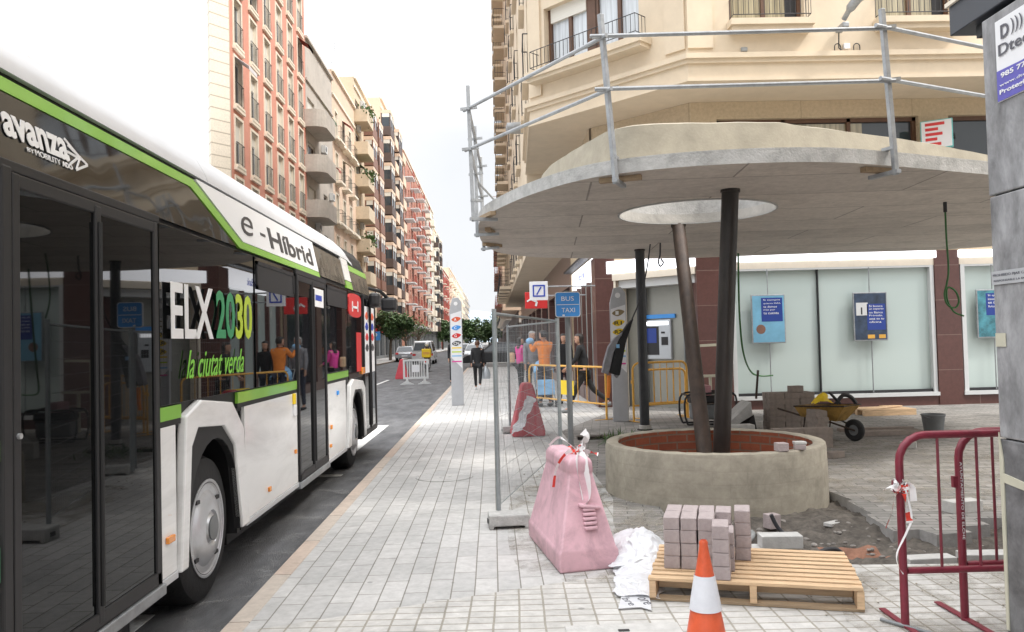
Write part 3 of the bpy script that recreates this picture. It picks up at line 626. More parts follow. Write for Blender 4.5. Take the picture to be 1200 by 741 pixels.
# red route sign on the glass, sheep-like white mark
rs = panel(smoothloop([(10.82, 1.99), (11.30, 1.955), (11.74, 1.99), (11.78, 2.12), (11.74, 2.25), (11.3, 2.28), (10.82, 2.25), (10.79, 2.12)], 3), 'red_lens', 'red_sign', .018, .03)
MB().box(-1.889, -1.885, 11.05, 11.5, 2.08, 2.11).box(-1.889, -1.885, 11.02, 11.08, 2.03, 2.17).box(-1.889, -1.885, 11.46, 11.52, 2.04, 2.19).build('red_sign_mark', 'white', rs)
panel(rect(11.4, 11.8, 1.2, 1.75), 'red_lens', 'poster', .018, .022)
panel(rect(8.66, 9.2, 2.0, 2.2), 'white', 'sticker', .022, .024)
panel(rect(8.78, 9.1, 2.07, 2.13), 'dbblue', 'sticker', .024, .026)
# route strips on front door
for y0 in (12.1, 12.66):
    panel(rect(y0, y0+.40, 1.15, 2.15), 'signwhite', 'route_sticker', .0, .027)
    for k, mm in enumerate(('coneor', 'dbblue', 'red_lens', 'dark_txt')):
        panel(smoothloop([(y0+.05, 2.0-.16*k), (y0+.2, 1.95-.16*k), (y0+.35, 2.0-.16*k), (y0+.2, 2.07-.16*k)], 4), mm, 'route_mark', .027, .03)
# mirrors
mr = MB(); mr.tube([(-2.05, 13.2, 2.5), (-1.85, 13.5, 2.46), (-1.74, 13.7, 2.34)], .03, 8); arm = mr.build('mirror_arm', 'black', bus, smooth=True)
m1 = MB(); m1.box(-1.86, -1.60, 13.6, 13.85, 2.13, 2.36); m1.build('mirror', 'black', arm, bevel=.05)
m2 = MB(); m2.box(-1.86, -1.70, 12.3, 12.6, 2.14, 2.36); m2.build('mirror', 'black', bus, bevel=.05)
# windscreen
ws = MB(); ws.prism([(-4.2, 1.05), (-2.15, 1.05), (-2.2, 2.6), (-4.15, 2.6)], lambda u, v, w: (u, w-.12*max(0, v-2.2), v), 13.50, 13.575); ws.build('windscreen', 'busglass', bus)
# lettering
Yv, Zv = (0, 1, 0), (0, 0, 1)
tx = -1.8785
text('ELX', 'lettering', bus, (tx, 4.79, 1.642), Yv, Zv, .72, .335, 'white', bold=.02)
text('20', 'lettering', bus, (tx, 5.57, 1.642), Yv, Zv, .40, .335, 'elxgreen', bold=.02)
text('30', 'lettering', bus, (tx, 5.99, 1.642), Yv, Zv, .40, .335, 'elxlime', bold=.02)
text('la ciutat verda', 'lettering', bus, (tx, 5.02, 1.395), Yv, Zv, 1.15, .175, 'scriptgreen', shear=.5, bold=.0)
def cove_text(s, y, z, w, h, m, bold=.015, shear=0):
    sl = Vector((bx(z+h)-bx(z), 0, h)); text(s, 'lettering', bus, (bx(z)+.0045, y, z), Yv, sl.normalized(), w, h, m, bold=bold, shear=shear)
cove_text('avanza', 3.255, 2.450, .50, .105, 'white', .03)
cove_text('BY', 3.40, 2.418, .05, .018, 'white', .0)
cove_text('MOBILITY', 3.46, 2.415, .20, .026, 'white', .0); cove_text('ADO', 3.675, 2.415, .09, .026, 'white', .03)
lg = MB()
def stroke(a, b, w=.012):
    a3 = Vector((bx(a[1])+.004, a[0], a[1])); b3 = Vector((bx(b[1])+.004, b[0], b[1])); lg.beam(a3, b3, .003, w, up=(0, (b3-a3).z*-1, (b3-a3).y))
for p, q in (((3.75, 2.56), (3.86, 2.50)), ((3.75, 2.50), (3.87, 2.49)), ((3.86, 2.50), (3.75, 2.44)), ((3.77, 2.535), (3.93, 2.475)), ((3.93, 2.475), (3.80, 2.425)), ((3.80, 2.425), (3.86, 2.49))): stroke(p, q)
lg.build('logo', 'white', bus)
cove_text('e', 6.36, 2.47, .33, .165, 'dark_txt', -.005, .3); cove_text('-', 6.88, 2.525, .15, .022, 'dark_txt'); cove_text('Híbrid', 7.15, 2.445, 1.70, .19, 'dark_txt', .02)
# seam on roof
M['terracotta'] = mat('terracotta', (.62, .25, .09), .8, var=.2, scale=2)
# ================================================================ BUILDING KIT
def facade(mb, O, U, w, z0, z1, ops, depth=.25, m=0, mr=0):
    O = Vector(O); U = Vector(U).normalized(); Nn = U.cross(ZA)
    us = sorted({0, w, *[a for o in ops for a in o[:2]]}); zs = sorted({z0, z1, *[a for o in ops for a in o[2:]]})
    P = lambda u, z, d=0: tuple(O+U*u+ZA*(z-O.z)-Nn*d)
    for i in range(len(us)-1):
        for j in range(len(zs)-1):
            uc = (us[i]+us[i+1])/2; zc = (zs[j]+zs[j+1])/2
            if any(o[0] < uc < o[1] and o[2] < zc < o[3] for o in ops): continue
            mb.poly([P(us[i], zs[j]), P(us[i+1], zs[j]), P(us[i+1], zs[j+1]), P(us[i], zs[j+1])], m)
    for (a, b, c, d) in ops:
        mb.poly([P(a, c), P(a, d), P(a, d, depth), P(a, c, depth)], mr); mb.poly([P(b, c, depth), P(b, d, depth), P(b, d), P(b, c)], mr)
        mb.poly([P(a, c), P(a, c, depth), P(b, c, depth), P(b, c)], mr); mb.poly([P(a, d, depth), P(a, d), P(b, d), P(b, d, depth)], mr)
    return mb
def place(o, parent, O, U, z, din=0):
    """o is modelled in x (along U), -y outward, z up"""
    U = Vector(U).normalized(); Nn = U.cross(ZA); p = Vector((O[0], O[1], z))-Nn*din
    o.parent = parent; o.location = p-Vector(parent.location); o.rotation_euler = (0, 0, math.atan2(U.y, U.x)); return o
_cache = {}
def window_mesh(w, h, kind, frame='winwhite', gl='glass'):
    """recessed window: frame, centre mullion, panes, roller shutter down by a fraction"""
    k = (round(w, 2), round(h, 2), kind, frame, gl)
    if k in _cache: return _cache[k]
    mb = MB(); t = .05; sh = {'open': 0.06, 'half': .45, 'low': .8, 'third': .28}[kind]; zt = h*(1-sh)
    mb.box(0, w, .03, .05, 0, zt, 1)
    mb.box(0, t, 0, .06, 0, zt).box(w-t, w, 0, .06, 0, zt).box(t, w-t, 0, .06, 0, t).box(w/2-t/2, w/2+t/2, 0, .06, t, zt).box(t, w-t, 0, .055, zt-t, zt)
    mb.box(0, w, -.02, .06, zt, h, 2)
    o = mb.build('window', [frame, gl, 'shutter'], None); me = o.data; bpy.data.objects.remove(o); _cache[k] = me; return me
def rail_mb(w, d, h=1.0, gap=.12, y0=0, bars=True, r=.009):
    mb = MB()
    P = [(0, 0, 0), (0, -d, 0), (w, -d, 0), (w, 0, 0)] if d > .02 else [(0, 0, 0), (w, 0, 0)]
    for z in (.08, h): mb.tube([(p[0], p[1], z) for p in P], .016 if z > .5 else .01, 5)
    if bars:
        for i in range(len(P)-1):
            a, b = Vector(P[i]), Vector(P[i+1]); L = (b-a).length; n = max(1, int(L/gap))
            for k in range(n+1):
                q = a+(b-a)*k/n; mb.box(q.x-r/2, q.x+r/2, q.y-r/2, q.y+r/2, .08, h)
    return mb
def balcony_mesh(kind, w, d, mats):
    k = ('b', kind, round(w, 2), d, tuple(mats))
    if k in _cache: return _cache[k]
    mb = MB()
    if kind == 'juliet':
        mb = rail_mb(w, .12, 1.05, .11); mb.box(-.08, w+.08, -.16, .02, -.14, -.02, 1)
        for f in list(range(1)): pass
    elif kind == 'rail':
        mb.box(0, w, -d, .02, -.16, 0, 1); r_ = rail_mb(w-.06, d-.03, 1.0, .13)
        off = len(mb.v); mb.v += [(x+.03, y, z) for x, y, z in r_.v]; mb.f += [tuple(i+off for i in f) for f in r_.f]; mb.m += [0]*len(r_.f)
    elif kind == 'solid':
        mb.box(0, w, -d, .02, -.18, 0, 1); mb.box(0, w, -d, -d+.12, 0, .95, 0); mb.box(0, .12, -d+.12, .02, 0, .95, 0); mb.box(w-.12, w, -d+.12, .02, 0, .95, 0)
    elif kind == 'round':
        L = [(0, .02), (0, -d*.45)]+[(d*.55*(1-math.cos(R(a))), -d*.45-d*.55*math.sin(R(a))) for a in range(15, 91, 15)]
        L += [(w-x, y) for x, y in L[::-1]]
        mb.prism(L, lambda u, v, q: (u, v, q), -.2, 0, 1)
        I = [(min(max(x, .1), w-.1), min(y+.1, .02)) for x, y in L]
        for i in range(len(L)-1):
            a, b, c, e = L[i], L[i+1], I[i+1], I[i]; mb.hexa([(*a, 0), (*b, 0), (*c, 0), (*e, 0), (*a, .95), (*b, .95), (*c, .95), (*e, .95)], 0)
    elif kind == 'bay':
        H = 2.86
        mb.box(0, w, -d, .02, -.05, .95, 0)                    # spandrel
        mb.box(0, w, -d, .02, 2.45, H-.055, 1)
        for x in (0, w/2-.06, w-.12): mb.box(x, x+.12, -d, -d+.12, .95, 2.45, 0)
        mb.box(0, .12, -.14, .02, .95, 2.45, 0); mb.box(w-.12, w, -.14, .02, .95, 2.45, 0)
        mb.box(.04, w-.04, -d+.05, -.02, .95, 2.45, 2); mb.box(.02, w-.02, -d+.03, -d+.04, 1.9, 2.45, 3)
        mb.box(.02, .035, -d+.1, -.1, 2.0, 2.45, 3)
    o = mb.build('balcony', list(mats)+['glass', 'shutter'][:0 if kind != 'bay' else 2], None); me = o.data; bpy.data.objects.remove(o); _cache[k] = me; return me
def inst(me, name):
    o = bpy.data.objects.new(name, me); COL.objects.link(o); return o
def block(name, label, P0, P1, depth, gf, fh, nf, wallm, cols, side=1, roofm='cream', gfm='pole', reveal=.22, top=1.0, group=None, extra=None, trim='cream', gf_shop=True, back=None, ends=None):
    """cols: list of dict(u,w,h,sill,win=[kinds],bal=kind or None,bw,bd,bm)"""
    P0 = Vector(P0); P1 = Vector(P1); U = (P1-P0).normalized(); w = (P1-P0).length; Nn = Vector((U.y, -U.x))
    root = thing(name, label, 'building', (P0.x, P0.y, 0), group=group)
    H = gf+fh*nf+top; ops = []
    for f in range(nf):
        for c in cols: z = gf+fh*f+c.get('sill', .9); ops.append((c['u'], c['u']+c['w'], z, z+c['h']))
    O = Vector((P0.x, P0.y, 0)); U3 = Vector((U.x, U.y, 0)); N3 = Vector((Nn.x, Nn.y, 0))
    wb = MB(); facade(wb, O+ZA*0, U3, w, gf, H, ops, reveal, 0, 1 if any(c.get('sur') for c in cols) else 0)
    Bk = [O-N3*depth+U3*w, O-N3*depth] if back is None else [Vector((*back[1], 0)), Vector((*back[0], 0))]
    A, B = O, O+U3*w
    for a, b in ((B, Bk[0]), (Bk[0], Bk[1]), (Bk[1], A)):
        wb.poly([(a.x, a.y, 0), (b.x, b.y, 0), (b.x, b.y, H), (a.x, a.y, H)])
    # inner lining behind the openings
    wb.build('wall', [wallm, 'cream'], root)
    rf = MB(); rf.poly([(A.x, A.y, H-.3), (B.x, B.y, H-.3), (Bk[0].x, Bk[0].y, H-.3), (Bk[1].x, Bk[1].y, H-.3)])
    for z, e in ((H-top+.05, .12), (H-.12, .18)):
        q = [O-U3*e*0+N3*e, O+U3*w+N3*e, O+U3*w-N3*.05, O-N3*.05]
        rf.hexa([(p.x, p.y, z) for p in q]+[(p.x, p.y, z+.16) for p in q])
    rf.build('roof', roofm, root)
    # ground floor with shop openings
    gb = MB(); n = max(1, int(w/3.6)); so_ = []
    for k in range(n): so_.append((w*k/n+.35, w*(k+1)/n-.35, .3, gf-.9))
    facade(gb, O, U3, w, 0, gf, so_, .35); gfo = gb.build('ground_floor', [gfm], root)
    for k, (a, b, c, d) in enumerate(so_):
        s = MB(); s.box(0, b-a, 0, .02, 0, d-c, 1); s.box(0, .06, -.02, .04, 0, d-c).box(b-a-.06, b-a, -.02, .04, 0, d-c).box(0, b-a, -.02, .04, d-c-.08, d-c)
        so2 = s.build('shop_window', ['dgrey', 'glass'], None); place(so2, root, O+U3*a, U3, c, .3)
    # shop sign band
    sb = MB(); q = [O+U3*.2+N3*.08, O+U3*(w-.2)+N3*.08, O+U3*(w-.2)+N3*.005, O+U3*.2+N3*.005]
    sb.hexa([(p.x, p.y, gf-.75) for p in q]+[(p.x, p.y, gf-.15) for p in q]); sb.build('shop_fascia', gfm if gfm != 'pole' else 'dgrey', root)
    nwin = 0; rr = random.Random(hash(label) % 999 if False else len(label)*7)
    for f in range(nf):
        for c in cols:
            z = gf+fh*f+c.get('sill', .9); kd = rr.choice(c.get('win', ['open', 'half', 'third']))
            if nwin < 100 and not c.get('bal') == 'bay':
                place(inst(window_mesh(c['w'], c['h'], kd, c.get('frame', 'winwhite'), c.get('gl', 'glass')), 'window'), root, O+U3*c['u'], U3, z, .15); nwin += 1
            if c.get('bal') and (f >= c.get('from', 0)):
                bw = c.get('bw', c['w']); bd = c.get('bd', .8)
                place(inst(balcony_mesh(c['bal'], bw, bd, c.get('bm', ('iron', 'cream'))), 'balcony'), root, O+U3*(c['u']+c['w']/2-bw/2), U3, gf+fh*f+c.get('bz', 0), 0)
            if c.get('sur'):
                key = ('sur', c['w'], c['h'], c['sur'])
                if key not in _cache:
                    s = MB(); e = .13; s.box(-e, 0, -.05, .02, -.15, c['h']+e).box(c['w'], c['w']+e, -.05, .02, -.15, c['h']+e).box(0, c['w'], -.05, .02, c['h'], c['h']+e).box(-e-.06, c['w']+e+.06, -.14, .02, -.30, -.15)
                    oo = s.build('window_surround', c['sur'], None); _cache[key] = oo.data; bpy.data.objects.remove(oo)
                if nwin <= 100: place(inst(_cache[key], 'window_surround'), root, O+U3*c['u'], U3, z, 0)
    for k in range(0 if any(c.get('sur') for c in cols) else min(8, int(w/2.2))):      # air-conditioning units and roof aerials
        u = rr.uniform(.5, w-1.2); z = gf+fh*rr.randint(0, nf-1)+fh-.75; key = 'ac'
        if key not in _cache: s = MB(); s.box(0, .8, -.32, -.03, 0, .55); s.lathe([(.001, -.325), (.2, -.325), (.2, -.321)], (.3, 0, .27), 16, 1, ax='Y'); oo = s.build('air_conditioner', ['winwhite', 'dgrey']); _cache[key] = oo.data; bpy.data.objects.remove(oo)
        place(inst(_cache[key], 'air_conditioner'), root, O+U3*u, U3, z, 0)
    for k in range(5):      # sun awnings over a few windows
        c = rr.choice(cols); f = rr.randint(0, nf-1); mm = rr.choice(['leafd', 'beige', 'redbalc', 'cloth_white']); wd = c['w']+.1
        if c.get('bal') == 'bay': continue
        s = MB(); s.hexa([(0, -.75, -.55), (wd, -.75, -.55), (wd, 0, -.02), (0, 0, -.02), (0, -.75, -.53), (wd, -.75, -.53), (wd, 0, 0), (0, 0, 0)]); s.box(0, wd, -.76, -.74, -.72, -.53)
        place(s.build('window_awning', mm, None), root, O+U3*(c['u']-.05), U3, gf+fh*f+c.get('sill', .9)+c['h']+.05, 0)
    for k in range(2):
        p = O+U3*rr.uniform(1, w-1)-N3*rr.uniform(.6, 2.5); s = MB(); hh = rr.uniform(2.2, 4); s.tube([(p.x, p.y, H-.4), (p.x, p.y, H+hh)], .03, 5)
        for q_ in range(4): s.tube([(p.x-.5+.08*q_, p.y, H+hh-.1-.22*q_), (p.x+.5-.08*q_, p.y, H+hh-.1-.22*q_)], .012, 4)
        s.build('aerial', 'galv', root)
    if extra: extra(root, O, U3, N3, H)
    return root
M['salmon'] = mat('salmon_render', (.64, .30, .225), .85, var=.05, scale=3, stain=.1, sscale=.5)
M['greyrend'] = mat('grey_beige_render', (.50, .46, .41), .85, var=.08, stain=.2, sscale=.7)
M['peach'] = mat('peach_render', (.66, .50, .38), .85, var=.05, stain=.1, sscale=.6)
M['sandrend'] = mat('sand_render', (.58, .48, .35), .85, var=.07, stain=.15)
M['reddish'] = brickmat('red_facade_brick', (.44, .20, .15), (.39, .18, .135), (.42, .25, .18), .5, .14, .012, 0, .5, plane='YZ', stain=.1)
M['redbalc'] = mat('oxide_red_panel', (.33, .07, .05), .7, var=.1)
M['brownpan'] = mat('brown_tile_panel', (.20, .10, .07), .6, var=.15)
M['darkbrown'] = mat('dark_brown_panel', (.09, .06, .05), .6, var=.1)
# ================================================================ LEFT SIDE OF THE STREET
def quoin(root, O, U, Nn, H):
    q = MB(); q.prism([(-12, 38.0), (-12.65, 37.15), (-12.9, 37.6), (-12.3, 38.4)], lambda u, v, w: (u, v, w), 0, H)
    q.build('corner_pier', 'quoin', root)
pk = [dict(u=.55+i*2.58, w=1.15, h=2.25, sill=0, win=['open', 'half', 'third', 'third'], bal='juliet', bw=1.15, bd=.12, bm=('iron', 'cream'), sur='cream') for i in range(6)]
block('apartment_building', 'tall salmon pink apartment building with cream window surrounds and black window rails', (-12, 38), (-12, 53.6), 12, 4.5, 2.9, 9, 'salmon', pk, extra=quoin, back=((-15.5, 55), (-15.5, 53.6)), top=2.0)
gk = [dict(u=.5, w=2.2, h=2.0, sill=.1, win=['open', 'half'], bal='round', bw=4.2, bd=1.35, bm=('greyrend', 'greyrend'), frame='brown'), dict(u=5.3, w=1.4, h=1.5, win=['half', 'open'], bal=None, frame='brown'), dict(u=7.3, w=.9, h=1.2, win=['half', 'open'], frame='brown')]
block('apartment_building', 'grey beige apartment building with rounded balcony parapets next to the salmon one', (-12, 53.65), (-12, 62.6), 5, 4.2, 3.0, 5, 'greyrend', gk, top=3.0, roofm='greyrend')
def ledges(root, O, U, Nn, H):
    b = MB()
    for z in (4.4, 11.0, 17.6): b.hexa([tuple(O+U*a+Nn*c+ZA*(z+e)) for e in (0, .25) for a, c in ((0, .005), (0, .4), (10.3, .4), (10.3, .005))])
    b.build('cornice', 'cream', root)
ck = [dict(u=.9+i*3.1, w=1.1, h=2.3, sill=.05, win=['open', 'third'], bal='rail' if i < 3 else None, bw=1.8, bd=.55, bm=('iron', 'cream'), sur='cream') for i in range(3)]
block('apartment_building', 'narrow peach apartment building with cream cornices and small iron balconies', (-12, 62.65), (-12, 73), 7, 4.5, 3.3, 5, 'peach', ck, extra=ledges, top=2.0)
def plants(root, O, U, Nn, H):
    for f in (2, 4, 6):
        q = MB(); rn = random.Random(f)
        for k in range(220):
            c = Vector(O)+U*(1.5+rn.gauss(0, .8))+Nn*(1.0+rn.gauss(0, .25))+ZA*(4.2+2.95*f+.9+rn.gauss(0, .3))
            a = Vector((rn.uniform(-1, 1), rn.uniform(-1, 1), rn.uniform(-1, 1))).normalized()*.14; b = a.cross(Vector((rn.random(), 1, .3))).normalized()*.08
            q.poly([c-a, c-b, c+a, c+b])
        q.build('balcony_plants', 'leaf', root, clean=False)
bk = [dict(u=.6, w=2.2, h=2.1, sill=.05, win=['open', 'half'], bal='solid', bw=3.6, bd=1.2, bm=('sandrend', 'sandrend'), frame='brown'),
      dict(u=5.6, w=2.6, h=1.5, bal='bay', bw=3.2, bd=.9, bm=('brownpan', 'peach')),
      dict(u=10.2, w=2.6, h=1.5, bal='bay', bw=3.2, bd=.9, bm=('brownpan', 'peach')), dict(u=14.8, w=1.6, h=1.6, win=['half', 'open'])]
block('apartment_building', 'brown and beige apartment building with plants on its balconies and projecting bays', (-12, 73.05), (-12, 91), 11, 4.2, 2.95, 7, 'sandrend', bk, extra=plants, top=1.0)
sk = [dict(u=.6+i*4.2, w=2.4, h=2.1, sill=.05, win=['open', 'half'], bal='solid' if i % 2 else 'bay', bw=3.4, bd=1.1, bm=('peach', 'peach') if i % 2 else ('darkbrown', 'peach'), frame='brown') for i in range(4)]
block('apartment_building', 'beige apartment building with stacked cream balconies and dark brown glazing', (-12, 91.05), (-12, 108), 11, 4.2, 3.0, 8, 'peach', sk, top=1.2)
rk = [dict(u=1.0, w=2.0, h=2.1, sill=.05, win=['open', 'half'], bal='rail', bw=3.6, bd=1.3, bm=('redbalc', 'winwhite')), dict(u=6.5, w=1.5, h=1.4, win=['open', 'half']), dict(u=10.0, w=2.2, h=2.1, sill=.05, win=['open', 'half'], bal='rail', bw=3.4, bd=1.3, bm=('redbalc', 'winwhite')),
      dict(u=15, w=1.5, h=1.4, win=['half']), dict(u=19, w=2.2, h=2.1, sill=.05, bal='rail', bw=3.4, bd=1.3, bm=('redbalc', 'winwhite')), dict(u=25, w=1.5, h=1.4), dict(u=30, w=2.2, h=2.1, sill=.05, bal='rail', bw=3.4, bd=1.3, bm=('redbalc', 'winwhite'))]
block('apartment_building', 'red brick apartment building with white balcony slabs and red railings', (-12, 114), (-12, 150), 12, 4.2, 3.0, 8, 'reddish', rk, top=.8)
def simple(P0, P1, nf, wallm, label, bal, bm, step=5.2, gf=4.0, fh=3.0, depth=12, top=1.0, x0=1.0):
    n = int(((Vector(P1)-Vector(P0)).length-x0*2+.8)/step); cs = [dict(u=x0+i*step, w=2.0, h=1.9, sill=.3, win=['open', 'half', 'low'], bal=bal if i % 2 == 0 else None, bw=3.4, bd=1.0, bm=bm) for i in range(n)]
    return block('apartment_building', label, P0, P1, depth, gf, fh, nf, wallm, cs, top=top)
simple((-12, 150.1), (-12, 172), 8, 'greyrend', 'pale grey apartment building just past the red brick one on the left', 'solid', ('cream', 'cream'))
simple((-12, 172.1), (-12, 192), 7, 'sandrend', 'sand coloured apartment building left, before the lower oxide red block', 'bay', ('darkbrown', 'cream'))
simple((-12, 198), (-12, 232), 5, 'redbalc', 'low oxide red apartment block far down the left side of the street', 'rail', ('redbalc', 'cream'))
simple((-12, 232.1), (-12, 275), 6, 'peach', 'pale peach apartment building beyond the oxide red block', 'solid', ('cream', 'cream'))
simple((-12, 280), (-12, 340), 6, 'cream', 'cream apartment building near the far end of the left side', 'solid', ('cream', 'cream'))
simple((-12, 350), (-12, 420), 6, 'greyrend', 'farthest grey apartment building on the left of the street', 'rail', ('iron', 'cream'))
tc_ = thing('terracotta_house', 'terracotta topped building just showing over the bus roof left of the salmon tower', 'building', (-20, 62, 0))
MB().box(-25, -19.2, 60, 68, 0, 14.2).build('wall', 'reddish', tc_)
MB().prism([(-25.4, 14.2), (-18.9, 14.2), (-19.3, 14.9), (-20.6, 15.1), (-21.6, 15.5), (-23.8, 15.2), (-25, 14.6)], lambda u, v, w: (u, w, v), 59.6, 68.4).build('roof', 'terracotta', tc_)
# slender metal flue / lamp pole on the far left facade
# ================================================================ CORNER BUILDING WITH THE BANK
cb = thing('corner_building', 'beige corner apartment building with iron balconies above a bank with frosted shop windows', 'building', (4.3, 17, 0))
# upper storeys: outline on plan
A_ = (3.95, 15.6); B_ = (1.0, 18.75); C_ = (1.15, 24.2)
H0, H1 = 6.55, 31
wb = MB()
def seg_ops(L, items): return items
# right facade (facing -Y)
fl = [7.72+3.05*k for k in range(8)]
opsR = [(u, u+w, z, z+1.5) for z in fl for u, w in ((.85, 1.48), (3.75, 1.55), (7.2, 1.5), (10.6, 1.5), (14.2, 1.5), (17.8, 1.5), (21.4, 1.5))]
facade(wb, (A_[0], A_[1], 0), XA, 26, H0, H1, opsR, .28)
# chamfer
Uc = (Vector((*A_, 0))-Vector((*B_, 0))); Lc = Uc.length; Uc.normalize()
WU0, WU1 = .52, 3.18
opsC = [(WU0, WU1, z, z+1.45) for z in fl]
facade(wb, (B_[0], B_[1], 0), Uc, Lc, H0, H1, opsC, .28)
# street side of the corner bay (facing -X)
Us = (Vector((*B_, 0))-Vector((*C_, 0))); Ls = Us.length; Us.normalize()
opsS = [(u, u+1.2, z, z+2.2) for z in fl for u in (1.0, 4.2)]
facade(wb, (C_[0], C_[1], 0), Us, Ls, H0, H1, opsS, .28)
wb.poly([(C_[0], C_[1], H0), (4, C_[1], H0), (4, C_[1], H1), (C_[0], C_[1], H1)])
wb.poly([(A_[0]+26, A_[1], 0), (A_[0]+26, 40, 0), (A_[0]+26, 40, H1), (A_[0]+26, A_[1], H1)])
wb.build('wall', 'beige', cb)
sf = MB(); O_ = [A_, (A_[0]+26, A_[1]), (A_[0]+26, 17.2), (4.3, 17.2), (2.4, 19.0), (2.4, C_[1]), C_, B_]
sf.poly([(x, y, H0+.004) for x, y in O_]); sf.build('soffit', 'beige', cb, clean=False)
MB().poly([(x, y, H1) for x, y in (A_, (A_[0]+26, A_[1]), (A_[0]+26, 40), (2.4, 40), C_, B_)]).build('roof', 'beige', cb, clean=False)
# string course along the foot of the upper wall
def course(pts, z0, z1, e, name, m='beige'):
    b = MB(); n = len(pts)
    offs = []
    for i, p in enumerate(pts):
        a = Vector(pts[max(i-1, 0)]); c = Vector(pts[min(i+1, n-1)]); p = Vector(p)
        d1 = (p-a).normalized() if i > 0 else (c-p).normalized(); d2 = (c-p).normalized() if i < n-1 else d1
        n1 = Vector((d1.y, -d1.x)); n2 = Vector((d2.y, -d2.x)); m_ = (n1+n2).normalized(); s = e/max(.3, m_.dot(n1)); offs.append(p+m_*s)
    for i in range(n-1):
        a, c = Vector(pts[i]), Vector(pts[i+1]); b.hexa([(*a, z0), (*offs[i], z0), (*offs[i+1], z0), (*c, z0), (*a, z1), (*offs[i], z1), (*offs[i+1], z1), (*c, z1)])
    return b.build(name, m, cb)
path = [C_, B_, A_, (A_[0]+26, A_[1])]
course(path, 6.98, 7.08, .12, 'string_course'); course(path, 6.90, 6.98, .06, 'string_course'); course(path, 6.552, 6.62, .04, 'string_course')
def wline(c):   # pilaster panels by the chamfer edges
    pass
pl = MB()
for u0, u1 in ((.0, .5), (2.9, 3.4)):
    q = [(A_[0]+u0, A_[1]-.05), (A_[0]+u1, A_[1]-.05), (A_[0]+u1, A_[1]-.002), (A_[0]+u0, A_[1]-.002)] if u0 == 0 else None
    if q: pl.hexa([(x, y, 7.2) for x, y in q]+[(x, y, H1-.3) for x, y in q])
a = Vector((*A_, 0))-Uc*.5; Ncv = Uc.cross(ZA)
q = [a+Ncv*.05, Vector((*A_, 0))-Uc*.03+Ncv*.05, Vector((*A_, 0))-Uc*.03+Ncv*.002, a+Ncv*.002]; pl.hexa([(p.x, p.y, 7.2) for p in q]+[(p.x, p.y, H1-.3) for p in q])
a = Vector((*B_, 0)); q = [a+Ncv*.05+Uc*.04, a+Uc*.42+Ncv*.05, a+Uc*.42+Ncv*.002, a+Uc*.04+Ncv*.002]; pl.hexa([(p.x, p.y, 7.2) for p in q]+[(p.x, p.y, H1-.3) for p in q])
pl.build('pilaster', 'beige', cb)
for k, z in enumerate(fl):
    first = k < 3
    # chamfer window: two sashes with brown post, shutter part way down
    w = MB(); L = WU1-WU0; zt = 1.45
    w.box(0, L, .06, .08, 0, 1.45, 1)
    for x in (0, L*.24-.03, L*.46-.08, L*.52, L*.75, L-.09): w.box(x, x+(.09 if x not in (L*.46-.08,) else .28), 0, .07, 0, 1.45)
    w.box(0, L, 0, .07, 0, .07); w.box(.09, L*.46-.08, -.02, .06, 1.12, 1.45, 2); w.box(L*.56, L-.09, -.02, .06, 1.38, 1.45, 2)
    o = w.build('window', ['brown', 'winglass_curt', 'shutter'], None); place(o, cb, Vector((*B_, 0))+Uc*WU0, Uc, z, .16)
    s = MB(); s.box(-.3, L+.3, -.40, .0, -.2, -.06).box(-.26, L+.26, -.34, .0, -.28, -.2); r_ = rail_mb(L+.3, .34, .45, .11)
    off = len(s.v); s.v += [(x-.15, y, zz-.04) for x, y, zz in r_.v]; s.f += [tuple(i+off for i in f) for f in r_.f]; s.m += [1]*len(r_.f)
    o = s.build('balcony', ['beige', 'iron'], None); place(o, cb, Vector((*B_, 0))+Uc*WU0, Uc, z)
    for u, wd in ((.85, 1.48), (3.75, 1.55), (7.2, 1.5), (10.6, 1.5), (14.2, 1.5), (17.8, 1.5), (21.4, 1.5)):
        key = ('cw', wd)
        if key not in _cache:
            q = MB(); q.box(0, wd, .06, .08, 0, 1.5, 1)
            for x in (0, wd/2-.05, wd-.07): q.box(x, x+.08, 0, .07, 0, 1.5)
            q.box(wd-.3, wd-.07, .05, .055, 0, 1.5, 2); q.box(0, wd, 0, .07, 1.42, 1.5)
            t_ = q.build('window', ['brown', 'winglass_curt2', 'black'], None); _cache[key] = t_.data; bpy.data.objects.remove(t_)
            q = MB(); q.box(-.06, wd+.1, -.30, .0, -.16, -.04).box(-.02, wd+.06, -.24, 0, -.26, -.16); r_ = rail_mb(wd+.04, .24, .44, .10)
            off = len(q.v); q.v += [(x, y, zz-.03) for x, y, zz in r_.v]; q.f += [tuple(i+off for i in f) for f in r_.f]; q.m += [1]*len(r_.f)
            t_ = q.build('balcony', ['beige', 'iron'], None); _cache[('cb', wd)] = t_.data; bpy.data.objects.remove(t_)
        place(inst(_cache[key], 'window'), cb, (A_[0]+u, A_[1]), XA, z, .18); place(inst(_cache[('cb', wd)], 'balcony'), cb, (A_[0]+u, A_[1]), XA, z)
    for u in (1.0, 4.2):
        place(inst(window_mesh(1.2, 2.2, ['half', 'third'][k % 2], 'brown'), 'window'), cb, Vector((*C_, 0))+Us*u, Us, z, .16)
        place(inst(balcony_mesh('juliet', 1.2, .3, ('iron', 'beige')), 'balcony'), cb, Vector((*C_, 0))+Us*u, Us, z)
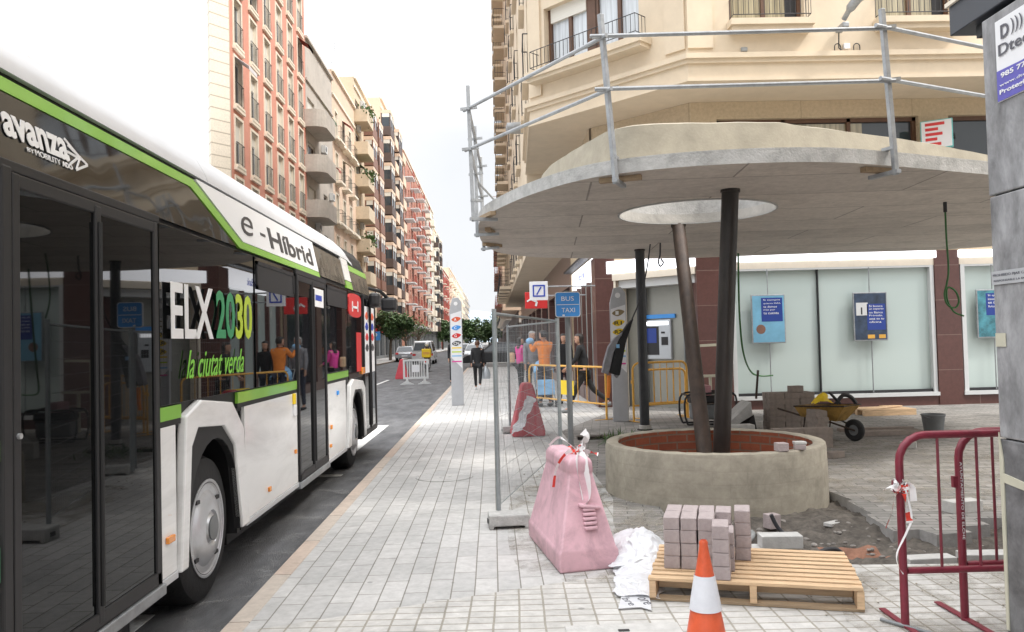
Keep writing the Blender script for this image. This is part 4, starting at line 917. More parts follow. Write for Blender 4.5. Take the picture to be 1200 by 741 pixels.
# mezzanine and ground floor
gy = 17.0
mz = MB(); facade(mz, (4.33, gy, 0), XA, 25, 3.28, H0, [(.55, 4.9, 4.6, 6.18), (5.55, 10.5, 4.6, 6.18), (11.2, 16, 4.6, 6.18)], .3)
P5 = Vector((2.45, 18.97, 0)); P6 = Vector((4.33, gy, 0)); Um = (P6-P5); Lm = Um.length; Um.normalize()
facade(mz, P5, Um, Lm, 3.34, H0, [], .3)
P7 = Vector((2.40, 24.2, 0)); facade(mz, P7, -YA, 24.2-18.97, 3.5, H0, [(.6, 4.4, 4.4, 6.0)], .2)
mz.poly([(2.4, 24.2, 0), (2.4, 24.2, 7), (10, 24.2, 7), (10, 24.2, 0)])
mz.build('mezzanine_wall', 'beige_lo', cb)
mw = MB()
for x0, x1 in ((4.88, 9.23), (9.88, 14.83), (15.5, 20.3)):
    mw.box(x0, x1, gy+.2, gy+.22, 4.6, 6.18, 1); n = 3
    for i in range(n+1): x = x0+(x1-x0-.08)*i/n; mw.box(x, x+.08, gy+.12, gy+.2, 4.6, 6.18)
    mw.box(x0, x1, gy+.12, gy+.2, 6.10, 6.18); mw.box(x0+1.7, x0+3.2, gy+.18, gy+.199, 5.1, 6.08, 2)
mw.build('mezzanine_window', ['brown', 'glass', 'winglass_curt2'], cb)
# shop front
def col(x0, x1, y0, y1, z0=0, z1=3.28, name='pillar'): return MB().box(x0, x1, y0, y1, z0, z1).build(name, 'maroon', cb)
col(4.33, 5.05, gy-.05, gy+.5); col(9.42, 9.95, gy-.05, gy+.5); col(14.3, 14.9, gy-.05, gy+.5)
MB().prism([(2.40, 18.6), (2.9, 18.55), (2.9, 19.3), (2.4, 19.3)], lambda u, v, w: (u, v, w), 0, 3.45).build('pillar', 'maroon', cb)
fs = MB(); fs.box(5.04, 9.44, gy-.10, gy+.3, 3.12, 3.27).box(9.93, 14.3, gy-.10, gy+.3, 3.12, 3.27); fs.build('fascia', 'litwhite', cb)
lt = MB(); lt.box(5.06, 9.42, gy-.02, gy+.3, 2.97, 3.12).box(9.95, 14.3, gy-.02, gy+.3, 2.97, 3.12); lt.build('lintel', 'cream', cb)
sk_ = MB(); sk_.box(5.05, 9.42, gy-.03, gy+.4, 0, .20).box(9.95, 14.3, gy-.03, gy+.4, 0, .2); sk_.build('plinth', 'maroon', cb)
sl2 = MB(); sl2.box(5.05, 9.42, gy-.08, gy+.3, .203, .28).box(9.95, 14.3, gy-.08, gy+.3, .203, .28); sl2.build('sill', 'winwhite', cb)
for x0, x1, ms in ((5.06, 9.38, (6.94,)), (9.99, 14.3, (12.1,))):
    w = MB(); w.box(x0, x1, gy+.10, gy+.12, .30, 2.96); W_ = w.build('shop_window', 'shopglass', cb)
    f = MB(); f.box(x0, x1, gy+.02, gy+.1, .283, .34); 
    for m_ in ms: f.box(m_-.011, m_+.011, gy+.03, gy+.1, .34, 2.96)
    f.build('frame', 'black', W_)
    g2 = MB(); g2.box(x0, x0+.09, gy-.02, gy+.12, .283, 2.97).box(x1-.05, x1+.03, gy-.02, gy+.12, .283, 2.97).box(x0, x1, gy-.015, gy+.1, 2.93, 2.97); g2.build('frame', 'winwhite', W_)
# hanging screens in the window: poster things (they hang, so they stay top-level)
def poster(x0, z0, x1, z1, m, label, blue, lines, extra=None):
    t = thing('poster', label, 'poster', ((x0+x1)/2, gy-.03, z0)); y = gy-.02
    MB().box(x0, x1, y-.035, y, z0, z1).build('poster_frame', 'galv', t, bevel=.008)
    MB().box(x0+.025, x1-.025, y-.038, y-.0352, z0+.025, z1-.025).build('picture', m, t)
    MB().box(x0+blue[0], x0+blue[1], y-.0405, y-.0382, z0+blue[2], z0+blue[3]).build('text_panel', 'posterblue', t)
    n = len(lines); h = (blue[3]-blue[2])/(n+1.2)
    for i, s in enumerate(lines):
        if s: text(s, 'lettering', t, (x0+blue[0]+.045, y-.041, z0+blue[3]-h*(i+1.0)), XA, ZA, min(blue[1]-blue[0]-.08, .036*len(s)), h*.62, 'white', thick=.002)
    MB().tube([((x0+x1)/2+.01, y, 2.95), ((x0+x1)/2+.01, y, z1)], .012, 6).build('hanging_rod', 'galv', t); MB().tube([((x0+x1)/2+.02, y, z0), ((x0+x1)/2+.02, y, .3)], .012, 6).build('hanging_rod', 'galv', t)
    if extra: extra(t, y)
    return t
def shell(t, y):
    MB().sphere((5.66, y-.039, 1.69), .10, 14, 0, (1, .03, 1)).build('picture_detail', 'brownpan', t)
poster(5.47, 1.39, 6.19, 2.42, 'postersky', 'light blue poster with a dark blue text block hanging in the bank window', (.21, .66, .46, .96), ['Si siempre', 'quieres MÁS,', 'te damos', 'más por', 'tu cuenta', ''], shell)
def night(t, y):
    MB().box(7.70, 7.95, y-.0405, y-.0382, 1.93, 2.2).build('picture_detail', 'winwhite', t)
    MB().box(7.80, 7.83, y-.042, y-.0406, 1.95, 2.1).build('picture_detail', 'black', t)
    MB().box(7.93, 8.08, y-.0405, y-.0382, 1.44, 1.52).box(8.17, 8.31, y-.0405, y-.0382, 1.44, 1.52).build('picture_detail', 'yellowpaint', t)
poster(7.64, 1.39, 8.37, 2.42, 'posternight', 'dark night-view poster with a blue text block hanging in the bank window', (.29, .68, .23, .78), ['Si busca', 'un experto', 'en Banca', 'Privada,', 'está en tu', 'oficina', ''], night)
poster(10.29, 1.39, 11.0, 2.42, 'posterteal', 'teal glass-building poster in the right-hand bank window beside the grey pillar', (.2, .62, .48, .95), ['Si quieres', 'invertir', 'en tu', 'futuro', ''])
# chamfered entrance: recessed metal wall, white band, small window with poles
en = MB(); e0 = P5+Um*.5; 
def cpt(u, d, z): p = P5+Um*u-(Um.cross(ZA))*d; return (p.x, p.y, z)
def cbox(u0, u1, d0, d1, z0, z1): return [cpt(u0, d0, z0), cpt(u1, d0, z0), cpt(u1, d1, z0), cpt(u0, d1, z0), cpt(u0, d0, z1), cpt(u1, d0, z1), cpt(u1, d1, z1), cpt(u0, d1, z1)]
MB().hexa(cbox(.45, Lm-.05, .45, .5, 0, 3.0)).build('entrance_wall', 'metalpanel', cb)
MB().hexa(cbox(.25, Lm, -.12, .4, 3.06, 3.34)).build('fascia', 'litwhite', cb)
MB().hexa(cbox(.3, Lm, -.04, .4, 2.90, 3.057)).hexa(cbox(.45, .6, -.02, .4, 0, 2.9)).build('entrance_frame', 'cream', cb)
MB().hexa(cbox(.62, Lm-.05, .08, .44, 2.72, 2.895)).build('entrance_soffit', 'winwhite', cb)
MB().hexa(cbox(1.1, 1.14, .3, .45, 0, 2.7)).hexa(cbox(2.1, 2.13, .42, .45, 0, 2.7)).build('door_frame', 'pole', cb)
# street-side shop fronts of the corner building
ss = MB(); x = 2.42
ss.box(x, x+.3, 19.3, 24.1, 3.02, 3.5); ss.build('street_fascia', 'litwhite', cb)
sg = MB(); sg.box(x+.1, x+.13, 19.3, 24.1, .35, 3.0, 1)
for k in range(5): sg.box(x, x+.12, 19.3+k*1.15, 19.42+k*1.15, 0, 3.0)
sg.box(x, x+.2, 19.3, 24.1, 0, .35, 0); sg.build('shop_window', ['maroon', 'shopglass'], cb)
tsl = MB(); tsl.box(x-.25, x-.0, 19.0, 24.1, 3.52, 3.58); tsl.build('canopy_strip', 'dgrey', cb)
text('Deutsche Bank', 'lettering', cb, (x-.006, 22.4, 3.16), -YA, ZA, 1.6, .2, 'dbblue')
# cash machine, in the entrance wall
at = thing('cash_machine', 'silver cash machine with a dark screen recessed in the bank entrance wall', 'cash machine', cpt(1.38, .4, 1.05))
ad = .38
MB().hexa(cbox(1.02, 1.80, ad, .45, 1.08, 1.97)).build('casing', 'atm', at, bevel=.02)
MB().hexa(cbox(1.10, 1.48, ad-.006, ad, 1.18, 1.82)).build('screen', 'black', at)
MB().hexa(cbox(1.14, 1.42, ad-.01, ad-.006, 1.45, 1.78)).build('display', 'posterblue', at)
MB().hexa(cbox(1.55, 1.72, ad-.01, ad, 1.4, 1.58)).hexa(cbox(1.55, 1.64, ad-.012, ad-.0, 1.66, 1.7)).build('card_slot', 'dgrey', at)
MB().hexa(cbox(1.08, 1.74, ad-.008, ad, 1.85, 1.93)).build('header', 'litwhite', at)
MB().hexa(cbox(.9, 1.9, ad+.02, .45, 2.0, 2.09)).build('sign_strip', 'blue', at)
# sign blades on the street side
db = thing('projecting_sign', 'white square sign with a blue slashed square projecting over the pavement', 'sign', (2.4, 18.55, 2.45))
MB().box(.88, 1.30, 18.5, 18.58, 2.49, 2.92).build('sign_box', 'signwhite', db, bevel=.01)
q = MB(); q.box(.95, 1.23, 18.488, 18.499, 2.57, 2.6).box(.95, 1.23, 18.488, 18.499, 2.81, 2.84).box(.95, .98, 18.488, 18.499, 2.6, 2.81).box(1.2, 1.23, 18.488, 18.499, 2.6, 2.81)
q.beam((1.04, 18.493, 2.62), (1.14, 18.493, 2.79), .03, .011, up=(0, 1, 0)); q.build('emblem', 'dbblue', db)
MB().tube([(1.30, 18.54, 2.8), (2.40, 18.62, 2.8)], .02, 6).build('bracket', 'galv', db)
rd = thing('projecting_sign', 'red square sign with a white mark projecting behind the white bank sign', 'sign', (2.4, 20.6, 2.4))
MB().box(.85, 1.42, 20.5, 20.58, 2.38, 2.80).build('sign_box', 'red_lens', rd, bevel=.01)
q = MB(); q.beam((1.0, 20.49, 2.62), (1.15, 20.49, 2.55), .05, .012, up=(0, 1, 0)).beam((1.15, 20.49, 2.55), (1.12, 20.49, 2.44), .05, .012, up=(0, 1, 0)).beam((.9, 20.49, 2.56), (1.02, 20.49, 2.64), .04, .012, up=(0, 1, 0)); q.build('emblem', 'white', rd)
MB().tube([(1.42, 20.54, 2.7), (2.42, 20.54, 2.7)], .02, 6).build('bracket', 'galv', rd)
# teal-edged sign on the mezzanine
M['teal'] = mat('teal_edge', (.18, .55, .55), .4, var=.03)
ts = thing('projecting_sign', 'white sign with red stripes and teal edge on the beige mezzanine wall', 'sign', (9.42, 16.6, 5.36), R(-32))
MB().box(-.33, .27, -.02, .12, 0.02, .62).build('sign_box', 'teal', ts, world=False, bevel=.01)
MB().box(-.31, .25, -.026, -.0205, .04, .60).build('sign_face', 'signwhite', ts, world=False)
q = MB()
for i, (a, b) in enumerate(((-.24, .12), (-.24, .0), (-.24, .08), (-.24, -.02), (-.24, .05))): q.box(a, b, -.032, -.0265, .50-.105*i, .56-.105*i)
q.build('emblem', 'red_lens', ts, world=False)
MB().box(.24, .30, .05, .40, .25, .31).build('bracket', 'dgrey', ts, world=False)
# wall lamp with bracket and cable
wl = thing('street_lamp', 'grey cobra-head street lamp on the beige upper wall above the canopy', 'street lamp', (6.95, 15.55, 7.3))
q = MB(); q.tube(spline([(6.93, 15.3, 7.62), (7.0, 15.05, 7.80), (7.2, 14.85, 8.02), (7.42, 14.75, 8.2)], 5), [.05]*4+[.09]*4+[.13]*4+[.12]*3+[.07], 12); q.build('lamp_head', 'galv', wl, smooth=True)
MB().box(6.86, 6.99, 15.2, 15.56, 7.44, 7.54).build('bracket', 'galv', wl, bevel=.02)
MB().tube([(6.92, 15.52, 7.5), (6.92, 15.55, 7.15), (6.98, 15.54, 7.1)], .012, 6).build('cable', 'black', wl)
jb = thing('junction_box', 'small white junction box with black looped cables on the beige wall', 'junction box', (7.05, 15.58, 7.12))
MB().box(7.02, 7.14, 15.53, 15.597, 7.13, 7.24).build('box', 'signwhite', jb, bevel=.008)
q = MB()
for xx in (6.9, 7.28): q.tube([(xx-.06, 15.56, 7.1)]+[(xx-.06*math.cos(R(a)), 15.56, 7.18+.06*math.sin(R(a))) for a in range(0, 181, 30)]+[(xx+.06, 15.56, 7.1)], .01, 6)
q.build('cable_loop', 'black', jb)
o = MB().box(5.0, 5.12, 15.55, 15.598, 7.12, 7.2).build('wall_box', 'greyhose', bevel=.006); tag(o, 'tiny grey box fixed low on the beige upper wall, left of the lamp', 'wall box')
# ================================================================ RIGHT SIDE FURTHER DOWN THE STREET
def upper_bays(root, O, U, Nn, H):
    # overhanging storeys in front of the recessed ground floor
    pass
def rblock(y0, y1, nf, label, wallm, xg=2.4, xu=1.15, z0=4.3, bal='juliet', bm=('iron', 'beige')):
    root = thing('apartment_building', label, 'building', (xg, y0, 0)); L = y1-y0; n = int(L/3.3); H = z0+3.05*nf+.6
    wbm = MB(); ops = [(1.0+i*3.3, 2.3+i*3.3, z0+.45+3.05*f, z0+2.65+3.05*f) for f in range(nf) for i in range(n)]
    facade(wbm, (xu, y1, 0), -YA, L, z0, H, ops, .22)
    for y in (y0, y1): wbm.poly([(xu, y, z0), (12, y, z0), (12, y, H), (xu, y, H)])
    wbm.poly([(xu, y0, z0), (xu, y1, z0), (xg+.3, y1, z0), (xg+.3, y0, z0)]); wbm.poly([(xu, y0, H), (xu, y1, H), (12, y1, H), (12, y0, H)])
    wbm.build('wall', wallm, root)
    gb = MB(); m_ = int(L/4); so_ = [(L*k/m_+.4, L*(k+1)/m_-.4, .3, 3.2) for k in range(m_)]
    facade(gb, (xg, y1, 0), -YA, L, 0, z0, so_, .3); gb.build('ground_floor', 'maroon' if y0 < 50 else 'darkbrown', root)
    for a, b, c, d in so_:
        s = MB(); s.box(0, b-a, 0, .02, 0, d-c, 1); s.box(0, .06, -.02, .04, 0, d-c).box(b-a-.06, b-a, -.02, .04, 0, d-c); place(s.build('shop_window', ['dgrey', 'glass'], None), root, (xg, y1-a), -YA, c, .25)
    k = 0
    for (a, b, c, d) in ops:
        if k >= 100: break
        place(inst(window_mesh(1.3, 2.2, ['open', 'third', 'half'][k % 3], 'brown'), 'window'), root, (xu, y1-a), -YA, c, .14)
        place(inst(balcony_mesh(bal, 1.3 if bal == 'juliet' else 2.2, .12 if bal == 'juliet' else .65, bm), 'balcony'), root, (xu, y1-a+(0 if bal == 'juliet' else .45)), -YA, c-.02, 0); k += 1
    return root
rblock(24.3, 44, 8, 'beige apartment building beyond the corner bay with iron rails at its windows', 'beige')
rblock(44.1, 66, 8, 'cream apartment building with projecting balconies, second past the corner on the right', 'sandrend', bal='rail', bm=('iron', 'beige'))
rblock(72, 100, 4, 'low brick coloured building at the right end of the near block', 'peach', xu=1.0, bal='rail', bm=('redbalc', 'brownpan'))
rblock(104, 190, 4, 'long low building far down the right side of the street', 'greyrend', xu=1.9, xg=2.6, bal='rail', bm=('iron', 'cream'))
rblock(200, 400, 3, 'farthest building on the right side of the street', 'sandrend', xu=2.4, xg=2.8)
# perforated street lamp on the right wall
q = MB(); q.lathe([(.05, 0), (.16, .05), (.18, .5), (.12, .62)], (.55, 24, 7.92), 14, ax='X'); r0 = thing('wall_lamp', 'pale cylindrical spotlight projecting from the right-hand facade', 'wall lamp', (1.15, 24, 7.9))
q.build('lamp_head', 'galv', r0, smooth=True); MB().tube([(1.1, 24, 7.92), (1.2, 24, 7.92)], .04, 6).build('bracket', 'galv', r0)
# ================================================================ PORTICO PILLAR ON THE RIGHT
pp = thing('portico_building', 'grey marble pillar and charcoal fascia of the portico building at the right edge', 'building', (2.25, 3.6, 0))
MB().box(2.25, 3.0, 2.7, 3.58, 0, 1.09).build('pillar_base', 'granitedark', pp, bevel=.006)
MB().box(2.252, 3.0, 2.702, 3.578, 1.096, 2.17).box(2.25, 3.0, 2.7, 3.58, 2.176, 2.97).build('pillar', 'granitepil', pp, bevel=.006)
MB().box(2.27, 2.98, 2.72, 3.56, .02, 2.96).build('pillar_joint', 'black', pp)
fm = MB(); fm.box(2.25, 12, -8, 3.83, 3.0, 3.9); fm.build('fascia', 'fascia', pp, bevel=.004)
MB().box(2.235, 2.249, -8, 3.84, 3.14, 3.16).build('fascia_trim', 'cream', pp)
MB().box(2.3, 12, -8, 3.70, 2.94, 2.997).build('soffit', 'dgrey', pp)
MB().box(2.4, 12, -8, 3.7, 3.9, 14).build('wall', 'beige', pp); MB().box(5.5, 5.8, -8, 3.2, 0, 2.94).build('portico_wall', 'cream', pp)
MB().box(2.25, 3.0, -3.4, -2.6, 0, 2.94).build('pillar', 'granitepil', pp)
tp = MB(); L = [(3.584, .45), (3.50, .62), (3.45, .62), (3.30, .78), (3.28, .9), (3.46, .80), (3.56, 1.0), (3.584, 1.0)]
tp.prism([(2.249, .2), (2.249, 1.42)] and [(3.575, .25), (3.558, .25), (3.55, 1.0), (3.575, 1.12)], lambda u, v, w: (w, u, v), 2.244, 2.2495)
tp.prism([(3.55, .94), (3.3, .91), (3.3, .88), (3.55, .90)], lambda u, v, w: (w, u, v), 2.2435, 2.249); tp.build('masking_tape', 'tape', pp)
MB().box(2.247, 2.2498, 3.50, 3.57, 1.50, 1.56).build('masking_tape', 'tape', pp)
# alarm company sign on the pillar
sgn = thing('alarm_sign', 'white and violet alarm company sign screwed to the grey marble pillar', 'sign', (2.245, 3.3, 2.6))
MB().box(2.242, 2.2495, 2.98, 3.472, 2.57, 2.925).build('sign_plate', 'signwhite', sgn)
MB().prism([(3.470, 2.572), (2.982, 2.572), (2.982, 2.735), (3.1, 2.725), (3.3, 2.70), (3.470, 2.705)], lambda u, v, w: (w, u, v), 2.2395, 2.2415).build('sign_band', 'violet', sgn)
t_ = lambda s, y, z, w, h, m, b=0: text(s, 'lettering', sgn, (2.2385, y, z), -YA, ZA, w, h, m, thick=.0012, bold=b)
t_('D', 3.43, 2.835, .055, .06, 'txtgrey', .02); t_(')))', 3.36, 2.83, .075, .07, 'txtgrey'); t_('Dtect', 3.45, 2.765, .24, .05, 'txtgrey', .01)
t_('985 771 592', 3.44, 2.668, .30, .022, 'white', .02); t_('www.dtect.es', 3.45, 2.632, .26, .012, 'white'); t_('Protegido 24h', 3.452, 2.592, .33, .026, 'white', .02)
pn = thing('notice_plate', 'small grey no-posters notice on the marble pillar', 'notice', (2.247, 3.4, 1.8))
MB().box(2.245, 2.2498, 3.25, 3.575, 1.775, 1.835).build('plate', 'totem', pn)
text('PROHIBIDO FIJAR CARTELES', 'lettering', pn, (2.2445, 3.565, 1.808), -YA, ZA, .30, .014, 'txtgrey', thick=.0008); text('RESPONSABLE LA EMPRESA', 'lettering', pn, (2.2445, 3.56, 1.788), -YA, ZA, .28, .008, 'txtgrey', thick=.0008)
# ================================================================ CANOPY
cn = thing('concrete_canopy', 'large free-form concrete canopy with a round hole on leaning steel columns', 'canopy', (2.5, 9.8, 0))
out_ = [(-.15, 11), (-.08, 9.95), (.22, 8.95), (.58, 8.15), (1.02, 7.56), (1.65, 7.22), (2.4, 7.08), (3.1, 7.12), (3.75, 7.34), (4.5, 7.65), (5.3, 8.0), (6.3, 8.55), (7.5, 9.3), (8.8, 10.4), (9.6, 11.8), (9.7, 13.3), (9.2, 14.7), (8, 15.2), (6.5, 15.25), (4.7, 15.5), (3.4, 15.65), (2.0, 15.3), (.9, 14.85), (.2, 14.0), (-.1, 12.6)]
OL = [tuple(p) for p in smoothloop([(x, y) for x, y in out_], 6)]
hole = [(2.53+.93*math.cos(2*math.pi*i/48), 9.82+.93*math.sin(2*math.pi*i/48)) for i in range(48)]
def slab(mb, loop, holes, z0, z1, mt, mbm, ms):
    fill(loop, z1, holes, mb=mb, m=mt); fill(loop, z0, holes, mb=mb, m=mbm)
    for lp_, k in [(loop, ms)]+[(h_, mt) for h_ in holes]:
        n = len(lp_)
        for i in range(n): a, b = lp_[i], lp_[(i+1) % n]; mb.poly([(*a, z0), (*b, z0), (*b, z1), (*a, z1)], k)
s = MB(); slab(s, OL, [hole], 3.1, 3.215, 0, 2, 1); s.build('slab', ['concrete', 'edgeconc', 'form'], cn, smooth=True)
lip = MB(); L2 = inset(OL, .035)
for i in range(len(OL)):
    a, b, c, d = OL[i], OL[(i+1) % len(OL)], L2[(i+1) % len(OL)], L2[i]
    if i % 1 == 0: lip.hexa([(*a, 3.216), (*b, 3.216), (*c, 3.216), (*d, 3.216), (*a, 3.232), (*b, 3.232), (*c, 3.232), (*d, 3.232)])
lip.build('slab_edge', 'edgeconc', cn)
def fi(b):
    K = [(-.2, .30), (.25, .22), (.7, .10), (1.6, .33), (2.4, .45), (99, .45)]
    for (a, p), (c, q) in zip(K, K[1:]):
        if b.x <= c: return p+(q-p)*max(0, (b.x-a))/(c-a)
    return .45
I1 = inset(OL, .50, fi); I2 = inset(OL, .55, fi); I3 = inset(OL, .60, fi)
def z_top(p): return 3.74-.018*max(0, p[0]-3.0)+.012*mn.noise(Vector((p[0]*3, p[1]*3, 0)))
up = MB(); n = len(OL)
for i in range(n):
    j = (i+1) % n
    up.poly([(*I1[i], 3.215), (*I1[j], 3.215), (*I2[j], z_top(I2[j])-.02), (*I2[i], z_top(I2[i])-.02)])
    up.poly([(*I2[i], z_top(I2[i])-.02), (*I2[j], z_top(I2[j])-.02), (*I3[j], z_top(I3[j])), (*I3[i], z_top(I3[i]))])
k0 = len(up.v); fill(I3, 3.66, [hole], mb=up)
for i in range(n): j = (i+1) % n; up.poly([(*I3[i], 3.66), (*I3[j], 3.66), (*I3[j], z_top(I3[j])), (*I3[i], z_top(I3[i]))])
for i in range(48): a, b = hole[i], hole[(i+1) % 48]; up.poly([(*a, 3.215), (*b, 3.215), (*b, 3.66), (*a, 3.66)], 1)
up.build('upstand', ['plasteredcurb', 'edgeconc'] if 'plasteredcurb' in M else ['concrete', 'edgeconc'], cn, smooth=True)
# dark ring round the hole
rg = MB(); rg.lathe([(.932, 3.085), (.955, 3.085), (.955, 3.099), (.932, 3.099), (.932, 3.085)], (2.53, 9.82, 0), 48, cap=False); rg.build('hole_rim', 'edgeconc', cn)
cbase = (2.36, 8.62, 0)
def colm(base, top, r0, m):
    b = Vector(base); t = Vector(top); c = MB(); c.tube([b, b.lerp(t, .5), t], r0, 20); o = c.build('column', m, cn, smooth=True)
    w = MB(); d = (t-b).normalized(); w.tube([b+(t-b)*.0+Vector((0, 0, 0)), b+d*.02], r0*1.6, 16); w.build('base_plate', 'rust', o)
    w = MB(); w.tube([t-d*.03, t+Vector((0, 0, .012))], r0*1.15, 16); w.build('head_plate', 'rust', o); return o
colm((2.28, 8.70, 0), (2.55, 10.86, 3.1), .088, 'rust2'); colm((2.33, 8.42, 0), (2.52, 8.36, 3.1), .088, 'rust'); colm((2.57, 13.85, 0), (2.58, 13.9, 3.1), .082, 'blacksteel')
MB().lathe([(.1, 0), (.1, .08), (.085, .085)], (2.57, 13.85, 0), 16).build('column_foot', 'concrete', cn)
# guard rail on the canopy edge
gr = thing('guard_rail', 'temporary galvanised guard rail clamped round the edge of the concrete canopy', 'guard rail', (2.5, 8, 3.2))
posts = [((-.1, 12.7), (-.12, 12.75), 4.5), ((-.17, 11.0), (-.17, 11.0), 4.52), ((-.19, 9.55), (-.22, 9.55), 4.62), ((1.17, 7.40), (1.06, 7.32), 4.55), ((3.70, 7.24), (3.62, 7.22), 4.52), ((6.2, 8.4), (6.2, 8.35), 4.5), ((8.9, 10.4), (8.95, 10.35), 4.5)]
def pp_(i, z): (a, b, zt) = posts[i]; k = (z-3.05)/(zt-3.05); return Vector((a[0]+(b[0]-a[0])*k, a[1]+(b[1]-a[1])*k, z))
for i, (a, b, zt) in enumerate(posts):
    o = MB().beam(pp_(i, 3.0), pp_(i, zt), .045, .045).build('post', 'galv', gr, bevel=.004)
    c = MB(); nrm = (Vector((2.5, 10.5))-Vector(a)).normalized()
    q0 = pp_(i, 3.03); c.beam(q0-Vector((nrm.x, nrm.y, 0))*.04, q0+Vector((nrm.x, nrm.y, 0))*.30, .05, .035); q1 = pp_(i, 3.25); c.beam(q1-Vector((nrm.x, nrm.y, 0))*.02, q1+Vector((nrm.x, nrm.y, 0))*.12, .05, .03)
    c.build('clamp', 'galv', o)
    sd_ = Vector((-nrm.y, nrm.x, 0)); w = MB(); q2 = Vector((a[0], a[1], 3.075))+Vector((nrm.x, nrm.y, 0))*.18; w.beam(q2-sd_*.2, q2+sd_*.2, .07, .045); w.build('timber_pad', 'wood2', o)
    for z in (3.85, 4.33):
        hk = MB(); p_ = pp_(i, z); hk.beam(p_+Vector((-.10, -.03, .0)), p_+Vector((.10, -.03, .02)), .03, .03); hk.build('rail_bracket', 'galv', o)
for i in range(len(posts)-1):
    for z in (3.85, 4.33):
        a = pp_(i, z); b = pp_(i+1, z); d = (b-a).normalized(); MB().tube([a-d*.12+Vector((0, -.035, .01)), b+d*.05+Vector((0, -.035, .0))], .020, 8).build('rail', 'galv', gr, smooth=True)
MB().tube([pp_(1, 3.78), pp_(1, 3.3)+Vector((.5, .5, 0))], .015, 6).build('brace', 'galv', gr)
# ================================================================ PLANTER UNDER THE CANOPY
pt = thing('round_planter', 'round rendered block planter lined with red brick around the column feet', 'planter', (2.26, 8.4, 0))
w = MB(); w.lathe([(1.115, -.12), (1.11, .2), (1.105, .46), (1.095, .497), (1.07, .505), (.99, .503), (.975, .49)], (0, 0, 0), 96, jit=.0035, cap=False); w.build('planter_wall', 'plasteredblock', pt, world=False, smooth=True)
w = MB(); w.lathe([(.974, .49), (.97, .35), (.97, .05)], (0, 0, 0), 64, cap=False); w.build('brick_lining', 'redbrick', pt, world=False, smooth=True)
w = MB(); w.lathe([(0.001, .14), (.5, .16), (.972, .12)], (0, 0, 0), 40, jit=.02, cap=False); w.build('soil', 'redsoil', pt, world=False, smooth=True)
# ================================================================ FOREGROUND OBJECTS
# --- pallet
pal = thing('pallet', 'wooden pallet lying on the small pavers with grey paving blocks stacked on it', 'pallet', (1.48, 4.72, 0), math.atan2(-.34, 1.15))
PL, PD = 1.2, .80
for i in range(9): MB().box(-.6+random.uniform(-.006, .006), .6+random.uniform(-.006, .006), .0+i*.0925, .0+i*.0925+.058, .122, .141).build('deck_board', 'wood', pal, world=False, bevel=.002)
for x in (-.6, -.02, .56): MB().box(x, x+.04, .0, .80, .020, .1205).build('bearer', 'wood', pal, world=False, bevel=.003)
for y in (.012, .37, .72): MB().box(-.6, .6, y, y+.075, .002, .019).build('base_board', 'wood2', pal, world=False, bevel=.002)
MB().box(-.555, .555, .12, .20, .05, .12).build('stringer', 'wood2', pal, world=False, bevel=.003)
# --- paving blocks on the pallet
pm = chain(pal)
def block_mesh(a, b, c, seed):
    rn = random.Random(seed); q = MB(); q.box(-a/2, a/2, -b/2, b/2, 0, c); o = q.build('paving_block', 'paver_new'); me = o.data; bpy.data.objects.remove(o)
    bm = bmesh.new(); bm.from_mesh(me); bmesh.ops.bevel(bm, geom=bm.edges[:], offset=.004, segments=1, affect='EDGES')
    for v in bm.verts: v.co += Vector((rn.uniform(-1, 1), rn.uniform(-1, 1), rn.uniform(-1, 1)))*.0010
    bm.to_mesh(me); bm.free(); return me
bms = [block_mesh(.098, .196, .078, k) for k in range(4)]
bms_old = []
def put_block(me, x, y, z, rz, label, group):
    o = inst(me, 'paving_block'); o.location = (x, y, z); o.rotation_euler = (0, 0, rz); return tag(o, label, 'paving block', group)
rn = random.Random(11); za = pal.rotation_euler.z
def on_pallet(lx, ly, n, lab='pinkish grey paving block in the stack on the wooden pallet', grp='paving blocks stacked on the pallet', me=None, rot=0):
    for k in range(n):
        p = pm @ Vector((lx+rn.uniform(-.003, .003), ly+rn.uniform(-.003, .003), 0)); put_block(rn.choice(bms), p.x, p.y, .142+k*.0795, za+rn.uniform(-.02, .02)+rot, lab, grp)
for i in range(3):
    for j in range(2): on_pallet(-.475+i*.105, .30+j*.205, 4)
on_pallet(-.16, .505, 4); on_pallet(-.045, .56, 4); on_pallet(-.15, .30, 3)
on_pallet(-.175, .105, 4)
# --- traffic cone
tcn_ = thing('traffic_cone', 'scuffed orange traffic cone with one white reflective band in front of the pallet', 'traffic cone', (1.02, 4.02, 0))
q = MB(); q.lathe([(.112, .03), (.105, .06), (.078, .21), (.0735, .235), (.046, .40), (.0455, .405), (.024, .52), (.021, .545), (.022, .56), (.014, .572), (.012, .56), (.014, .53)], (0, 0, 0), 40, jit=.0006); q.build('cone', 'coneor', tcn_, world=False, smooth=True)
q = MB(); q.lathe([(.0788, .235), (.0798, .236), (.0505, .402), (.0495, .401)], (0, 0, 0), 40, cap=False); q.build('reflective_band', 'reflect', tcn_, world=False, smooth=True)
MB().box(-.15, .15, -.15, .15, .002, .03).build('base', 'coneor', tcn_, world=False, bevel=.01)
